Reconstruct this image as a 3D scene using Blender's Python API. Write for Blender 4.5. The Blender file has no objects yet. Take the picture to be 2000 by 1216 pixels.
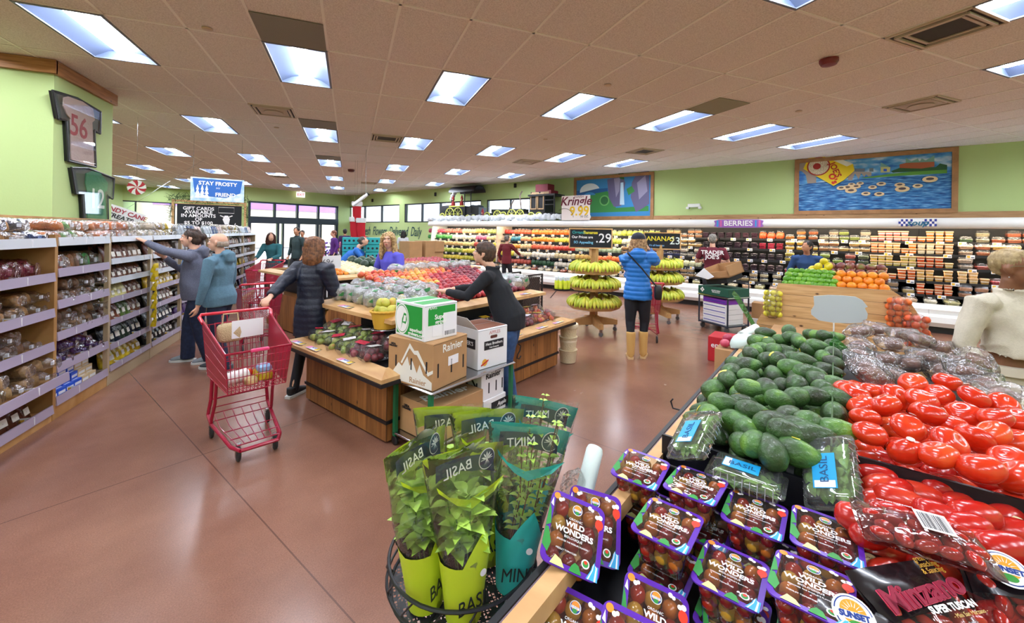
import bpy, bmesh, math, random
from math import sin, cos, pi, radians as R
from mathutils import Vector, Matrix, noise
C = bpy.context.scene.collection
D = bpy.data
rnd = random.Random(7)
# ---------- camera ----------
def look(yaw, roll):
    fwd = Vector((sin(yaw), cos(yaw), 0)); rt = Vector((cos(yaw), -sin(yaw), 0)); up = Vector((0, 0, 1))
    return rt*cos(roll)+up*sin(roll), up*cos(roll)-rt*sin(roll), fwd
CR, CU, CF = look(0.3772, 0.0157)
cam_d = D.cameras.new('camera'); cam = D.objects.new('camera', cam_d); C.objects.link(cam)
m = Matrix.Identity(4)
for i in range(3):
    m[i][0], m[i][1], m[i][2] = CR[i], CU[i], -CF[i]
m[0][3], m[1][3], m[2][3] = 0, 0, 1.70
cam.matrix_world = m
cam_d.sensor_width = 36; cam_d.sensor_fit = 'HORIZONTAL'
cam_d.lens = 798.2/2000*36; cam_d.shift_y = -(608-453.9)/2000
cam_d.clip_start = 0.05; cam_d.clip_end = 200
bpy.context.scene.camera = cam
sc = bpy.context.scene
sc.view_settings.view_transform = 'Standard'; sc.view_settings.look = 'None'
sc.view_settings.gamma = 1; sc.view_settings.use_curve_mapping = False
sc.view_settings.exposure = 1.45
sc.cycles.max_bounces = 7; sc.cycles.diffuse_bounces = 3; sc.cycles.glossy_bounces = 3
sc.cycles.transmission_bounces = 4; sc.cycles.transparent_max_bounces = 24
sc.cycles.caustics_reflective = False; sc.cycles.caustics_refractive = False
sc.cycles.use_denoising = True; sc.cycles.sample_clamp_indirect = 6
# ---------- colour + materials ----------
def lin(h):
    if isinstance(h, str):
        h = h.lstrip('#'); c = [int(h[i:i+2], 16)/255 for i in (0, 2, 4)]
    else: c = h
    return tuple(x/12.92 if x <= .04045 else ((x+.055)/1.055)**2.4 for x in c)+(1,)
MC = {}
def mat(col, rough=.5, metal=0, emit=0, key=None, spec=.5, coat=0, bump=0, bs=60, var=0, vs=8, alpha=1, trans=0, sss=0, col2=None):
    k = key or (col, rough, metal, emit, spec, coat, bump, bs, var, vs, alpha, trans, sss, col2)
    if k in MC: return MC[k]
    M = D.materials.new(str(col) if key is None else key); M.use_nodes = True
    nt = M.node_tree; b = nt.nodes['Principled BSDF']
    b.inputs['Base Color'].default_value = lin(col); b.inputs['Roughness'].default_value = rough
    b.inputs['Metallic'].default_value = metal; b.inputs['Specular IOR Level'].default_value = spec
    b.inputs['Coat Weight'].default_value = coat; b.inputs['Coat Roughness'].default_value = .08
    b.inputs['Alpha'].default_value = alpha; b.inputs['Transmission Weight'].default_value = trans
    if sss: b.inputs['Subsurface Weight'].default_value = sss; b.inputs['Subsurface Radius'].default_value = (.02, .008, .004)
    if emit:
        b.inputs['Emission Color'].default_value = lin(col); b.inputs['Emission Strength'].default_value = emit
    if bump or var or col2:
        tc = nt.nodes.new('ShaderNodeTexCoord'); n = nt.nodes.new('ShaderNodeTexNoise')
        n.inputs['Scale'].default_value = vs; n.inputs['Detail'].default_value = 4
        nt.links.new(tc.outputs['Object'], n.inputs['Vector'])
        if col2 or var:
            r = nt.nodes.new('ShaderNodeValToRGB')
            c1 = lin(col); c2 = lin(col2) if col2 else tuple(x*(1-var) for x in c1[:3])+(1,)
            r.color_ramp.elements[0].position = .38; r.color_ramp.elements[0].color = c2
            r.color_ramp.elements[1].position = .62; r.color_ramp.elements[1].color = c1
            nt.links.new(n.outputs['Fac'], r.inputs['Fac']); nt.links.new(r.outputs['Color'], b.inputs['Base Color'])
        if bump:
            n2 = nt.nodes.new('ShaderNodeTexNoise'); n2.inputs['Scale'].default_value = bs
            nt.links.new(tc.outputs['Object'], n2.inputs['Vector'])
            bp = nt.nodes.new('ShaderNodeBump'); bp.inputs['Strength'].default_value = bump; bp.inputs['Distance'].default_value = .01
            nt.links.new(n2.outputs['Fac'], bp.inputs['Height']); nt.links.new(bp.outputs['Normal'], b.inputs['Normal'])
    MC[k] = M
    return M
def film(key='clear_film', tint='#ffffff', gloss=.07, haze=.03, hazec='#e8eef0', bump=.6, bs=25, rough=.12, fres=.8):
    """crinkled thin plastic: transparent + a little white haze + glossy glints"""
    if key in MC: return MC[key]
    M = D.materials.new(key); M.use_nodes = True; nt = M.node_tree; nt.nodes.clear(); N = nt.nodes.new; L = nt.links.new
    out = N('ShaderNodeOutputMaterial'); tr = N('ShaderNodeBsdfTransparent'); tr.inputs[0].default_value = lin(tint)
    gl = N('ShaderNodeBsdfGlossy'); gl.inputs['Roughness'].default_value = rough
    df = N('ShaderNodeBsdfDiffuse'); df.inputs[0].default_value = lin(hazec)
    m1 = N('ShaderNodeMixShader'); m2 = N('ShaderNodeMixShader'); m1.inputs[0].default_value = haze
    fr = N('ShaderNodeFresnel'); fr.inputs['IOR'].default_value = 1.35
    mul = N('ShaderNodeMath'); mul.operation = 'MULTIPLY_ADD'; mul.inputs[1].default_value = fres; mul.inputs[2].default_value = gloss; mul.use_clamp = True
    tc = N('ShaderNodeTexCoord'); n = N('ShaderNodeTexNoise'); n.inputs['Scale'].default_value = bs; n.inputs['Detail'].default_value = 3
    bp = N('ShaderNodeBump'); bp.inputs['Strength'].default_value = bump; bp.inputs['Distance'].default_value = .02
    L(tc.outputs['Object'], n.inputs['Vector']); L(n.outputs['Fac'], bp.inputs['Height'])
    L(bp.outputs['Normal'], gl.inputs['Normal']); L(bp.outputs['Normal'], fr.inputs['Normal'])
    L(tr.outputs[0], m1.inputs[1]); L(df.outputs[0], m1.inputs[2]); L(fr.outputs[0], mul.inputs[0]); L(mul.outputs[0], m2.inputs[0])
    L(m1.outputs[0], m2.inputs[1]); L(gl.outputs[0], m2.inputs[2]); L(m2.outputs[0], out.inputs[0])
    MC[key] = M
    return M
def wood(key, c1, c2, knots=True, board=.14, axis='x', grain=18, rough=.5, gap=True):
    """planks: boards counted along `axis` (object space), grain runs along the other long direction"""
    if key in MC: return MC[key]
    M = D.materials.new(key); M.use_nodes = True; nt = M.node_tree; b = nt.nodes['Principled BSDF']; N = nt.nodes.new; L = nt.links.new
    b.inputs['Roughness'].default_value = rough
    tc = N('ShaderNodeTexCoord'); sp = N('ShaderNodeSeparateXYZ'); L(tc.outputs['Object'], sp.inputs[0])
    ax = {'x': 0, 'y': 1, 'z': 2}[axis]
    dv = N('ShaderNodeMath'); dv.operation = 'DIVIDE'; dv.inputs[1].default_value = board; L(sp.outputs[ax], dv.inputs[0])
    fl = N('ShaderNodeMath'); fl.operation = 'FLOOR'; L(dv.outputs[0], fl.inputs[0])
    wn = N('ShaderNodeTexWhiteNoise'); wn.noise_dimensions = '1D'; L(fl.outputs[0], wn.inputs['W'])
    mp = N('ShaderNodeMapping'); s = [1.2, 1.2, 1.2]; s[ax] = grain
    if axis != 'z' and key.endswith('v'): s = [grain, grain, 1.2]
    mp.inputs['Scale'].default_value = s
    L(tc.outputs['Object'], mp.inputs[0])
    ad = N('ShaderNodeVectorMath'); ad.operation = 'ADD'; L(mp.outputs[0], ad.inputs[0]); L(wn.outputs['Color'], ad.inputs[1])
    n = N('ShaderNodeTexNoise'); n.inputs['Scale'].default_value = 2.2; n.inputs['Detail'].default_value = 6; n.inputs['Distortion'].default_value = .6
    L(ad.outputs[0], n.inputs['Vector'])
    r = N('ShaderNodeValToRGB'); e = r.color_ramp.elements
    e[0].position = .3; e[0].color = lin(c2); e[1].position = .66; e[1].color = lin(c1); L(n.outputs['Fac'], r.inputs['Fac'])
    hs = N('ShaderNodeHueSaturation'); L(r.outputs[0], hs.inputs['Color'])
    mr = N('ShaderNodeMapRange'); mr.inputs[3].default_value = .82; mr.inputs[4].default_value = 1.12; L(wn.outputs['Value'], mr.inputs[0]); L(mr.outputs[0], hs.inputs['Value'])
    last = hs.outputs[0]
    if knots:
        v = N('ShaderNodeTexVoronoi'); v.inputs['Scale'].default_value = 3.2; mp2 = N('ShaderNodeMapping'); s2 = [1.5, 1.5, 1.5]; s2[ax] = 2.6; mp2.inputs['Scale'].default_value = s2
        L(tc.outputs['Object'], mp2.inputs[0]); L(mp2.outputs[0], v.inputs['Vector'])
        kr = N('ShaderNodeValToRGB'); k = kr.color_ramp.elements; k[0].position = .05; k[0].color = (1, 1, 1, 1); k[1].position = .12; k[1].color = (0, 0, 0, 1)
        L(v.outputs['Distance'], kr.inputs['Fac'])
        mx = N('ShaderNodeMix'); mx.data_type = 'RGBA'; L(kr.outputs[0], mx.inputs[0]); L(last, mx.inputs[6]); mx.inputs[7].default_value = lin('#4a2a16'); last = mx.outputs[2]
    if gap:
        fr = N('ShaderNodeMath'); fr.operation = 'FRACT'; L(dv.outputs[0], fr.inputs[0])
        lt = N('ShaderNodeMath'); lt.operation = 'LESS_THAN'; lt.inputs[1].default_value = .025; L(fr.outputs[0], lt.inputs[0])
        mx = N('ShaderNodeMix'); mx.data_type = 'RGBA'; L(lt.outputs[0], mx.inputs[0]); L(last, mx.inputs[6]); mx.inputs[7].default_value = lin('#3a2416'); last = mx.outputs[2]
    L(last, b.inputs['Base Color'])
    MC[key] = M
    return M
# ---------- mesh builder ----------
class MB:
    def __init__(s): s.v = []; s.f = []; s.m = []; s.T = None
    def add(s, vs, fs, mi=0):
        o = len(s.v); s.v += [tuple(s.T @ Vector(p)) for p in vs] if s.T else [tuple(p) for p in vs]
        s.f += [tuple(i+o for i in f) for f in fs]; s.m += [mi]*len(fs)
        return s
    def box(s, x0, x1, y0, y1, z0, z1, mi=0, bv=0):
        if bv:
            b = min(bv, (x1-x0)*.49, (y1-y0)*.49, (z1-z0)*.49); p = []; 
            for z, i in ((z0, b), (z0+b, 0), (z1-b, 0), (z1, b)):
                xa, xb, ya, yb = x0+i, x1-i, y0+i, y1-i; c = b*.9 if i == 0 else b*.3
                p += [(xa+c, ya, z), (xb-c, ya, z), (xb, ya+c, z), (xb, yb-c, z), (xb-c, yb, z), (xa+c, yb, z), (xa, yb-c, z), (xa, ya+c, z)]
            fs = [tuple(range(7, -1, -1)), tuple(range(24, 32))]
            for k in range(3):
                for i in range(8): j = (i+1) % 8; fs.append((k*8+i, k*8+j, k*8+8+j, k*8+8+i))
            return s.add(p, fs, mi)
        p = [(x, y, z) for z in (z0, z1) for x, y in ((x0, y0), (x1, y0), (x1, y1), (x0, y1))]
        return s.add(p, [(3, 2, 1, 0), (4, 5, 6, 7), (0, 1, 5, 4), (1, 2, 6, 5), (2, 3, 7, 6), (3, 0, 4, 7)], mi)
    def cbox(s, c, d, mi=0, bv=0):
        return s.box(c[0]-d[0]/2, c[0]+d[0]/2, c[1]-d[1]/2, c[1]+d[1]/2, c[2]-d[2]/2, c[2]+d[2]/2, mi, bv)
    def loft(s, rings, mi=0, caps=True, close=True):
        n = len(rings[0]); o = [p for r in rings for p in r]; fs = []
        for k in range(len(rings)-1):
            for i in range(n if close else n-1):
                j = (i+1) % n; fs.append((k*n+i, k*n+j, (k+1)*n+j, (k+1)*n+i))
        if caps and close: fs += [tuple(range(n-1, -1, -1)), tuple(range((len(rings)-1)*n, len(rings)*n))]
        return s.add(o, fs, mi)
    def tube(s, pts, r, n=8, mi=0, closed=False):
        pts = [Vector(p) for p in pts]; K = len(pts); rs = r if hasattr(r, '__len__') else [r]*K; rings = []; up = None
        for k in range(K):
            a = pts[(k-1) % K] if (k or closed) else pts[k]; b = pts[(k+1) % K] if (k < K-1 or closed) else pts[k]
            t = (b-a).normalized()
            if up is None: up = Vector((0, 0, 1)) if abs(t.z) < .9 else Vector((1, 0, 0))
            x = t.cross(up).normalized(); y = x.cross(t).normalized(); up = y
            rings.append([pts[k]+(x*cos(2*pi*i/n)+y*sin(2*pi*i/n))*rs[k] for i in range(n)])
        if closed: rings.append(rings[0])
        return s.loft(rings, mi, caps=not closed)
    def etube(s, pts, rad, side=(1, 0, 0), n=14, mi=0):
        """elliptical loft: rad = list of (r along side, r across)"""
        pts = [Vector(p) for p in pts]; K = len(pts); rings = []; sd = Vector(side)
        for k in range(K):
            t = (pts[min(k+1, K-1)]-pts[max(k-1, 0)]).normalized(); x = (sd-t*sd.dot(t)).normalized(); y = t.cross(x)
            rings.append([pts[k]+x*cos(2*pi*i/n)*rad[k][0]+y*sin(2*pi*i/n)*rad[k][1] for i in range(n)])
        return s.loft(rings, mi)
    def lathe(s, prof, n=24, mi=0, c=(0, 0, 0), sx=1, sy=1):
        rings = [[(c[0]+r*cos(2*pi*i/n)*sx, c[1]+r*sin(2*pi*i/n)*sy, c[2]+z) for i in range(n)] for r, z in prof]
        return s.loft(rings, mi, caps=True)
    def ball(s, c, r, n=10, mi=0, rot=None):
        r = r if hasattr(r, '__len__') else (r, r, r); h = max(5, n//2+1); P = []
        for k in range(h+1):
            a = -pi/2+pi*(k if 0 < k < h else (k+(.02 if k == 0 else -.02)))/h
            P.append([(cos(a)*cos(2*pi*i/n)*r[0], cos(a)*sin(2*pi*i/n)*r[1], sin(a)*r[2]) for i in range(n)])
        if rot: P = [[rot @ Vector(p) for p in q] for q in P]
        return s.loft([[(p[0]+c[0], p[1]+c[1], p[2]+c[2]) for p in q] for q in P], mi)
    def prism(s, poly, h0, h1, mi=0, plane='xy'):
        f = {'xy': lambda p, h: (p[0], p[1], h), 'xz': lambda p, h: (p[0], h, p[1]), 'yz': lambda p, h: (h, p[0], p[1])}[plane]
        n = len(poly); v = [f(p, h0) for p in poly]+[f(p, h1) for p in poly]
        return s.add(v, [tuple(range(n-1, -1, -1)), tuple(range(n, 2*n))]+[(i, (i+1) % n, n+(i+1) % n, n+i) for i in range(n)], mi)
    def quad(s, a, b, c, d, mi=0): return s.add([a, b, c, d], [(0, 1, 2, 3)], mi)
def obj(name, mb, mats, parent=None, loc=(0, 0, 0), rz=0, smooth=True, ang=40, kind=None):
    me = D.meshes.new(name); me.from_pydata(mb.v, [], mb.f)
    for mm in (mats if isinstance(mats, (list, tuple)) else [mats]): me.materials.append(mm)
    me.polygons.foreach_set('material_index', mb.m)
    bm = bmesh.new(); bm.from_mesh(me); bmesh.ops.recalc_face_normals(bm, faces=bm.faces)
    if smooth:
        for f in bm.faces: f.smooth = True
        a = R(ang)
        for e in bm.edges:
            if len(e.link_faces) == 2 and e.calc_face_angle(0) > a: e.smooth = False
    bm.to_mesh(me); bm.free()
    o = D.objects.new(name, me); C.objects.link(o); o.location = loc; o.rotation_euler = (0, 0, rz)
    if parent: o.parent = parent
    if kind: o['kind'] = kind
    return o
def tag(o, label=None, cat=None, group=None, kind=None):
    for k, v in (('label', label), ('category', cat), ('group', group), ('kind', kind)):
        if v: o[k] = v
    return o
def thing(name, label, cat, loc=(0, 0, 0), rz=0, group=None, rot=None):
    o = D.objects.new(name, None); C.objects.link(o); o.location = loc; o.rotation_euler = rot or (0, 0, rz); o.empty_display_size = .1
    return tag(o, label, cat, group)
def one(name, label, cat, mb, mats, loc=(0, 0, 0), rz=0, group=None, rot=None, **k):
    o = obj(name, mb, mats, None, loc, rz, **k)
    if rot: o.rotation_euler = rot
    return tag(o, label, cat, group)
KIDS = {}
def kids(o):
    if o.name not in KIDS: KIDS[o.name] = list(o.children)
    return KIDS[o.name]
def dup(o, label=None, loc=None, rot=None, scale=None, group=None, parent=None, mats=None):
    c = o.copy(); C.objects.link(c); c.parent = parent
    if label: c['label'] = label
    if group: c['group'] = group
    if loc is not None: c.location = loc
    if rot is not None: c.rotation_euler = rot if hasattr(rot, '__len__') else (0, 0, rot)
    if scale is not None: c.scale = scale if hasattr(scale, '__len__') else (scale,)*3
    if mats and c.data:
        for i, mm in enumerate(mats): c.material_slots[i].link = 'OBJECT'; c.material_slots[i].material = mm
    for ch in kids(o): dup(ch, parent=c, mats=None)
    return c
def struct(name, mb, mats, **k): return obj(name, mb, mats, kind='structure', **k)
# text: font outlines turned into a mesh once; placed in the parent's frame. up axis z, reading along +x, facing -y
def text(s, size, m, parent, loc=(0, 0, 0), rot=(pi/2, 0, 0), name='lettering', ext=.001, ax='CENTER', sx=1, bold=0, sh=0, mirror=False):
    cu = D.curves.new(name, 'FONT'); cu.body = s; cu.size = size; cu.align_x = ax; cu.align_y = 'CENTER'; cu.extrude = ext; cu.offset = bold; cu.shear = sh; cu.space_line = .8; cu.resolution_u = 3
    t = D.objects.new(name, cu); me = D.meshes.new_from_object(t); D.objects.remove(t)
    o = D.objects.new(name, me); C.objects.link(o); me.materials.clear(); me.materials.append(m)
    o.parent = parent; o.location = loc; o.rotation_euler = rot; o.scale = (sx*(-1 if mirror else 1), 1, 1)
    return o
A30 = R(30)
def P(v, u, z=0): return Vector((.8660254*v-.5*u, .5*v+.8660254*u, z))     # store frame: v towards the cold case, u along it
def W(px, py, z=None, v=None, u=None, x=None):
    """photo sight line met with a known height / plane, used to read real positions"""
    d = CF+CR*((px-1000)/798.2)-CU*((py-453.9)/798.2); o = Vector((0, 0, 1.7))
    if z is not None: s = (z-1.7)/d.z
    elif v is not None: s = v/(.8660254*d.x+.5*d.y)
    elif u is not None: s = u/(-.5*d.x+.8660254*d.y)
    else: s = x/d.x
    return o+d*s
ORD = ['first', 'second', 'third', 'fourth', 'fifth', 'sixth', 'seventh', 'eighth', 'ninth', 'tenth', '11th', '12th', '13th', '14th', '15th', '16th', '17th', '18th', '19th', '20th', '21st', '22nd', '23rd', '24th', '25th', '26th', '27th', '28th', '29th', '30th', '31st', '32nd', '33rd', '34th', '35th', '36th', '37th', '38th', '39th', '40th', '41st', '42nd', '43rd', '44th', '45th', '46th', '47th', '48th', '49th', '50th', '51st', '52nd', '53rd', '54th', '55th', '56th', '57th', '58th', '59th', '60th', '61st', '62nd', '63rd', '64th', '65th', '66th', '67th', '68th', '69th', '70th']
# ---------- world: pale winter daylight outside the windows ----------
w = D.worlds.new('World'); sc.world = w; w.use_nodes = True
bg = w.node_tree.nodes['Background']; bg.inputs[0].default_value = (.72, .85, 1, 1); bg.inputs[1].default_value = 3
# ---------- room shell ----------
CZ = 3.58; GX, GY, GS = -.857, 4.737, .6096
def ceil_mat():
    M = D.materials.new('ceiling_tile'); M.use_nodes = True; nt = M.node_tree; b = nt.nodes['Principled BSDF']; N = nt.nodes.new; L = nt.links.new
    b.inputs['Roughness'].default_value = .95
    tc = N('ShaderNodeTexCoord'); n = N('ShaderNodeTexNoise'); n.inputs['Scale'].default_value = 90; n.inputs['Detail'].default_value = 3
    L(tc.outputs['Object'], n.inputs['Vector']); r = N('ShaderNodeValToRGB'); e = r.color_ramp.elements
    e[0].position = .35; e[0].color = lin('#d3c8c4'); e[1].position = .6; e[1].color = lin('#ece3df'); L(n.outputs['Fac'], r.inputs[0]); L(r.outputs[0], b.inputs['Base Color'])
    return M
def uv_in(x, y):
    v = .8660254*x+.5*y; u = -.5*x+.8660254*y
    return v < 12.1 and ((u < 21.05) or (v < 7.1 and u < 25.65)) and x > -9.6 and y > -3.4
lights = []
for i in range(-12, 22, 3):
    for j in range(-6, 20, 3):
        x, y = GX+(i+.5)*GS, GY+(j+.5)*2*GS
        if uv_in(x+.4, y) and uv_in(x, y+.9) and uv_in(x-.3, y-.6) and uv_in(x+.5, y+.7): lights.append((i, j))
for q in ((-14, 6), (-15, 9)): pass
holes = set(lights)
mb = MB(); tb = MB()
for i in range(-16, 26):
    for j in range(-8, 19):
        if (i, j) in holes: continue
        x0, y0 = GX+i*GS, GY+j*2*GS
        if not any(uv_in(x0+a*GS, y0+b*GS) for a in (-.2, 1.2) for b in (-.2, 1, 2.2)): continue
        g = .012; mb.quad((x0+g, y0+g, CZ+.006), (x0+g, y0+2*GS-g, CZ+.006), (x0+GS-g, y0+2*GS-g, CZ+.006), (x0+GS-g, y0+g, CZ+.006))
for i in range(-16, 27): tb.box(GX+i*GS-.012, GX+i*GS+.012, -3.5, 28, CZ, CZ+.03)
for j in range(-8, 20): tb.box(-10, 14, GY+j*2*GS-.012, GY+j*2*GS+.012, CZ, CZ+.03)
struct('ceiling', mb, ceil_mat(), smooth=False)
struct('ceiling_grid', tb, mat('#f2ece6', .5), smooth=False)
def floor_mat():
    M = D.materials.new('stained_concrete'); M.use_nodes = True; nt = M.node_tree; b = nt.nodes['Principled BSDF']; N = nt.nodes.new; L = nt.links.new
    tc = N('ShaderNodeTexCoord'); n = N('ShaderNodeTexNoise'); n.inputs['Scale'].default_value = .9; n.inputs['Detail'].default_value = 8; n.inputs['Roughness'].default_value = .6
    L(tc.outputs['Object'], n.inputs['Vector']); r = N('ShaderNodeValToRGB'); e = r.color_ramp.elements
    e[0].position = .3; e[0].color = lin('#775040'); e[1].position = .7; e[1].color = lin('#956b57'); L(n.outputs['Fac'], r.inputs[0])
    n2 = N('ShaderNodeTexNoise'); n2.inputs['Scale'].default_value = 160; n2.inputs['Detail'].default_value = 2; L(tc.outputs['Object'], n2.inputs['Vector'])
    mr = N('ShaderNodeMapRange'); mr.inputs[3].default_value = .6; mr.inputs[4].default_value = 1.4; L(n2.outputs['Fac'], mr.inputs[0])
    hs = N('ShaderNodeHueSaturation'); L(r.outputs[0], hs.inputs['Color']); L(mr.outputs[0], hs.inputs['Value']); last = hs.outputs[0]
    sp = N('ShaderNodeSeparateXYZ'); L(tc.outputs['Object'], sp.inputs[0]); tot = None
    for ax, ps in ((0, (-5.2, -1.1, .98, 3.05, 7.2)), (1, (-2.4, 3.7, 9.8, 15.9))):
        for p in ps:
            s1 = N('ShaderNodeMath'); s1.operation = 'COMPARE'; s1.inputs[1].default_value = p; s1.inputs[2].default_value = .004; L(sp.outputs[ax], s1.inputs[0])
            if tot is None: tot = s1.outputs[0]
            else:
                a = N('ShaderNodeMath'); a.operation = 'MAXIMUM'; L(tot, a.inputs[0]); L(s1.outputs[0], a.inputs[1]); tot = a.outputs[0]
    mx = N('ShaderNodeMix'); mx.data_type = 'RGBA'; mf = N('ShaderNodeMath'); mf.operation = 'MULTIPLY'; mf.inputs[1].default_value = .6; L(tot, mf.inputs[0]); L(mf.outputs[0], mx.inputs[0]); L(last, mx.inputs[6]); mx.inputs[7].default_value = lin('#3c2922')
    L(mx.outputs[2], b.inputs['Base Color'])
    n3 = N('ShaderNodeTexNoise'); n3.inputs['Scale'].default_value = 3; n3.inputs['Detail'].default_value = 5; L(tc.outputs['Object'], n3.inputs['Vector'])
    m3 = N('ShaderNodeMapRange'); m3.inputs[3].default_value = .2; m3.inputs[4].default_value = .3; L(n3.outputs['Fac'], m3.inputs[0]); L(m3.outputs[0], b.inputs['Roughness'])
    b.inputs['Specular IOR Level'].default_value = .55
    bp = N('ShaderNodeBump'); bp.inputs['Strength'].default_value = .04; bp.inputs['Distance'].default_value = .004; L(n2.outputs['Fac'], bp.inputs['Height']); L(bp.outputs['Normal'], b.inputs['Normal'])
    return M
struct('floor', MB().box(-14, 12.2, -10, 26, -.1, 0), floor_mat(), rz=A30, smooth=False)
GREEN = mat('#bdd290', .85, bump=.12, bs=45, key='green_wall_paint')
FRAME = mat('#20252b', .4, key='dark_frame'); GLASS = film('window_glass', gloss=.04, haze=.0, bump=0)
def wallwin(name, u0, u1, v, ops, th=.2, z1=CZ+.05, axis='u'):
    """wall along u at v (room side faces -v) with rectangular openings (a0,a1,z0,z1)"""
    mb = MB(); xs = sorted({u0, u1}|{a for o in ops for a in o[:2]})
    for a, b in zip(xs, xs[1:]):
        o = [q for q in ops if q[0] <= a+1e-6 and q[1] >= b-1e-6]
        sp = [(0, z1)] if not o else [(0, o[0][2]), (o[0][3], z1)]
        for c, d in sp:
            if d-c > .01: (mb.box(v, v+th, a, b, c, d) if axis == 'u' else mb.box(a, b, v, v+th, c, d))
    return struct(name, mb, GREEN, rz=A30, smooth=False)
RW = [(15.2, 19.15), (12.4, 16.9)]
WIN = [(21.9-(-0) , 0)]
# windows on the right wall, measured along u (u = 21.2 at the corner)
def su(s): return 8.4*-.5+9.6*.866-s       # wall parameter -> u
WINS = [(su(-12.39), su(-17.0), 2.1, 2.98, 3), (su(-7.05), su(-12.0), 2.1, 2.98, 4), (su(-4.4), su(-6.75), 2.1, 2.98, 2)]
WINS = [(min(a, b), max(a, b), c, d, n) for a, b, c, d, n in WINS]
wallwin('wall_right', -12, 21.2, 12.07, [w_[:4] for w_ in WINS])
def window(name, a0, a1, z0, z1, n, v, axis='u', fr=.05, mull=None):
    mb = MB(); B = (lambda a, b, c, d, p=.09: mb.box(v-.01, v+p, a, b, c, d)) if axis == 'u' else (lambda a, b, c, d, p=.09: mb.box(a, b, v-.01, v+p, c, d))
    B(a0, a1, z0, z0+fr); B(a0, a1, z1-fr, z1); B(a0, a0+fr, z0, z1); B(a1-fr, a1, z0, z1)
    for k in range(1, n): x = a0+(a1-a0)*k/n; B(x-fr/2, x+fr/2, z0, z1)
    o = struct(name, mb, FRAME, rz=A30, smooth=False)
    g = MB(); (g.box(v+.04, v+.046, a0+fr, a1-fr, z0+fr, z1-fr) if axis == 'u' else g.box(a0+fr, a1-fr, v+.04, v+.046, z0+fr, z1-fr))
    obj('pane', g, GLASS, o, smooth=False)
    return o
for k, w_ in enumerate(WINS): window('window_%d' % (k+1), w_[0], w_[1], w_[2], w_[3], w_[4], 12.1)
# entrance wall at u = 21: transom lights above doors
struct('wall_entrance', MB().box(7.1, 12.1, 21, 21.2, 2.96, CZ+.05).box(11.4, 12.1, 21, 21.2, 0, 2.96).box(7.0, 7.12, 21, 25.8, 0, CZ+.05), GREEN, rz=A30, smooth=False)
wallwin('wall_back', -14, 7.1, 25.6, [(2.6, 6.9, 1.6, 2.9)], axis='v')
window('window_4', 2.6, 6.9, 1.6, 2.9, 3, 25.62, 'v')
mb = MB()
mb.box(7.12, 11.4, 20.95, 21.1, 2.88, 2.96).box(7.12, 11.4, 20.93, 21.1, 1.95, 2.26)
for a in (7.12, 8.2, 9.25, 10.3, 11.3): mb.box(a, a+.09, 20.95, 21.1, 1.95, 2.96)
for a, b in ((7.12, .12), (8.35, .1), (8.6, .07), (9.3, .12), (10.25, .12), (10.45, .07), (11.26, .14)): mb.box(a, a+b, 20.95, 21.1, 0, 1.95)
mb.box(8.5, 9.3, 20.97, 21.08, 0, .25).box(10.4, 11.4, 20.97, 21.08, .75, .82).box(10.4, 11.4, 20.97, 21.08, 0, .2)
o = struct('door_1', mb, mat('#1d2a38', .35, key='door_frame'), rz=A30, smooth=False)
obj('pane', MB().box(7.2, 11.3, 21.04, 21.046, 0, 2.9), GLASS, o, smooth=False)
# column with jerseys, and unseen shell behind the viewer
TRIMW = wood('cedar_trimz', '#b98352', '#8d5c34', board=.5, axis='z', gap=False)
struct('wall_column', MB().prism([(-3.18, 6.30), (-3.18, 7.55), (-3.7, 7.55), (-7.2, 6.9), (-7.2, 6.28), (-4.0, 6.28)], 0, CZ), GREEN, smooth=False)
struct('trim_1', MB().box(-3.18, -3.14, 6.26, 7.58, 3.43, CZ).box(-7.2, -3.14, 6.24, 6.28, 3.43, CZ), TRIMW, smooth=False)
struct('wall_left', MB().box(-9.8, -9.7, -3.6, 27, 0, CZ), GREEN, smooth=False)
struct('wall_front', MB().box(-9.8, 15, -3.6, -3.5, 0, CZ), GREEN, smooth=False)
struct('trim_2', MB().box(12.02, 12.08, -12, 6.6, 2.1, 2.26), wood('pine_trimz', '#d0a273', '#ab7a4c', board=.5, axis='z', gap=False), rz=A30, smooth=False)
# ---------- recessed ceiling lights ----------
LENS = mat('#eef4ff', .3, emit=26, key='lit_lens'); PAN = mat('#56637e', .5, key='light_pan')
def ceiling_light():
    t = thing('ceiling_light', 'x', 'light fixture', (0, 0, CZ), group='recessed ceiling lights')
    pan = MB(); L_ = 2*GS-.03; W_ = GS-.03
    prof = [(-W_/2, 0), (-W_/2+.02, .02), (-.16, .085), (-.09, .1), (.09, .1), (.16, .085), (W_/2-.02, .02), (W_/2, 0)]
    pan.loft([[(x, y, z) for x, z in prof] for y in (-L_/2, L_/2)], caps=False, close=False)
    for y in (-L_/2, L_/2): pan.add([(x, y, z) for x, z in prof], [tuple(range(8))])
    obj('reflector', pan, PAN, t, ang=60)
    fr = MB()
    for x in (-W_/2, W_/2): fr.box(x-.012, x+.012, -L_/2-.012, L_/2+.012, -.006, .004)
    for y in (-L_/2, L_/2): fr.box(-W_/2-.012, W_/2+.012, y-.012, y+.012, -.006, .004)
    obj('frame', fr, mat('#6d7484', .5), t, smooth=False)
    ln = MB(); n = 10
    ln.loft([[(cos(pi*k/n)*.085*s, y, .098-sin(pi*k/n)*.055*s) for k in range(n+1)] for y, s in ((-L_/2+.035, .6), (-L_/2+.05, .95), (-L_/2+.08, 1), (L_/2-.08, 1), (L_/2-.05, .95), (L_/2-.035, .6))])
    obj('lens', ln, LENS, t)
    return t
fx = None
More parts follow.
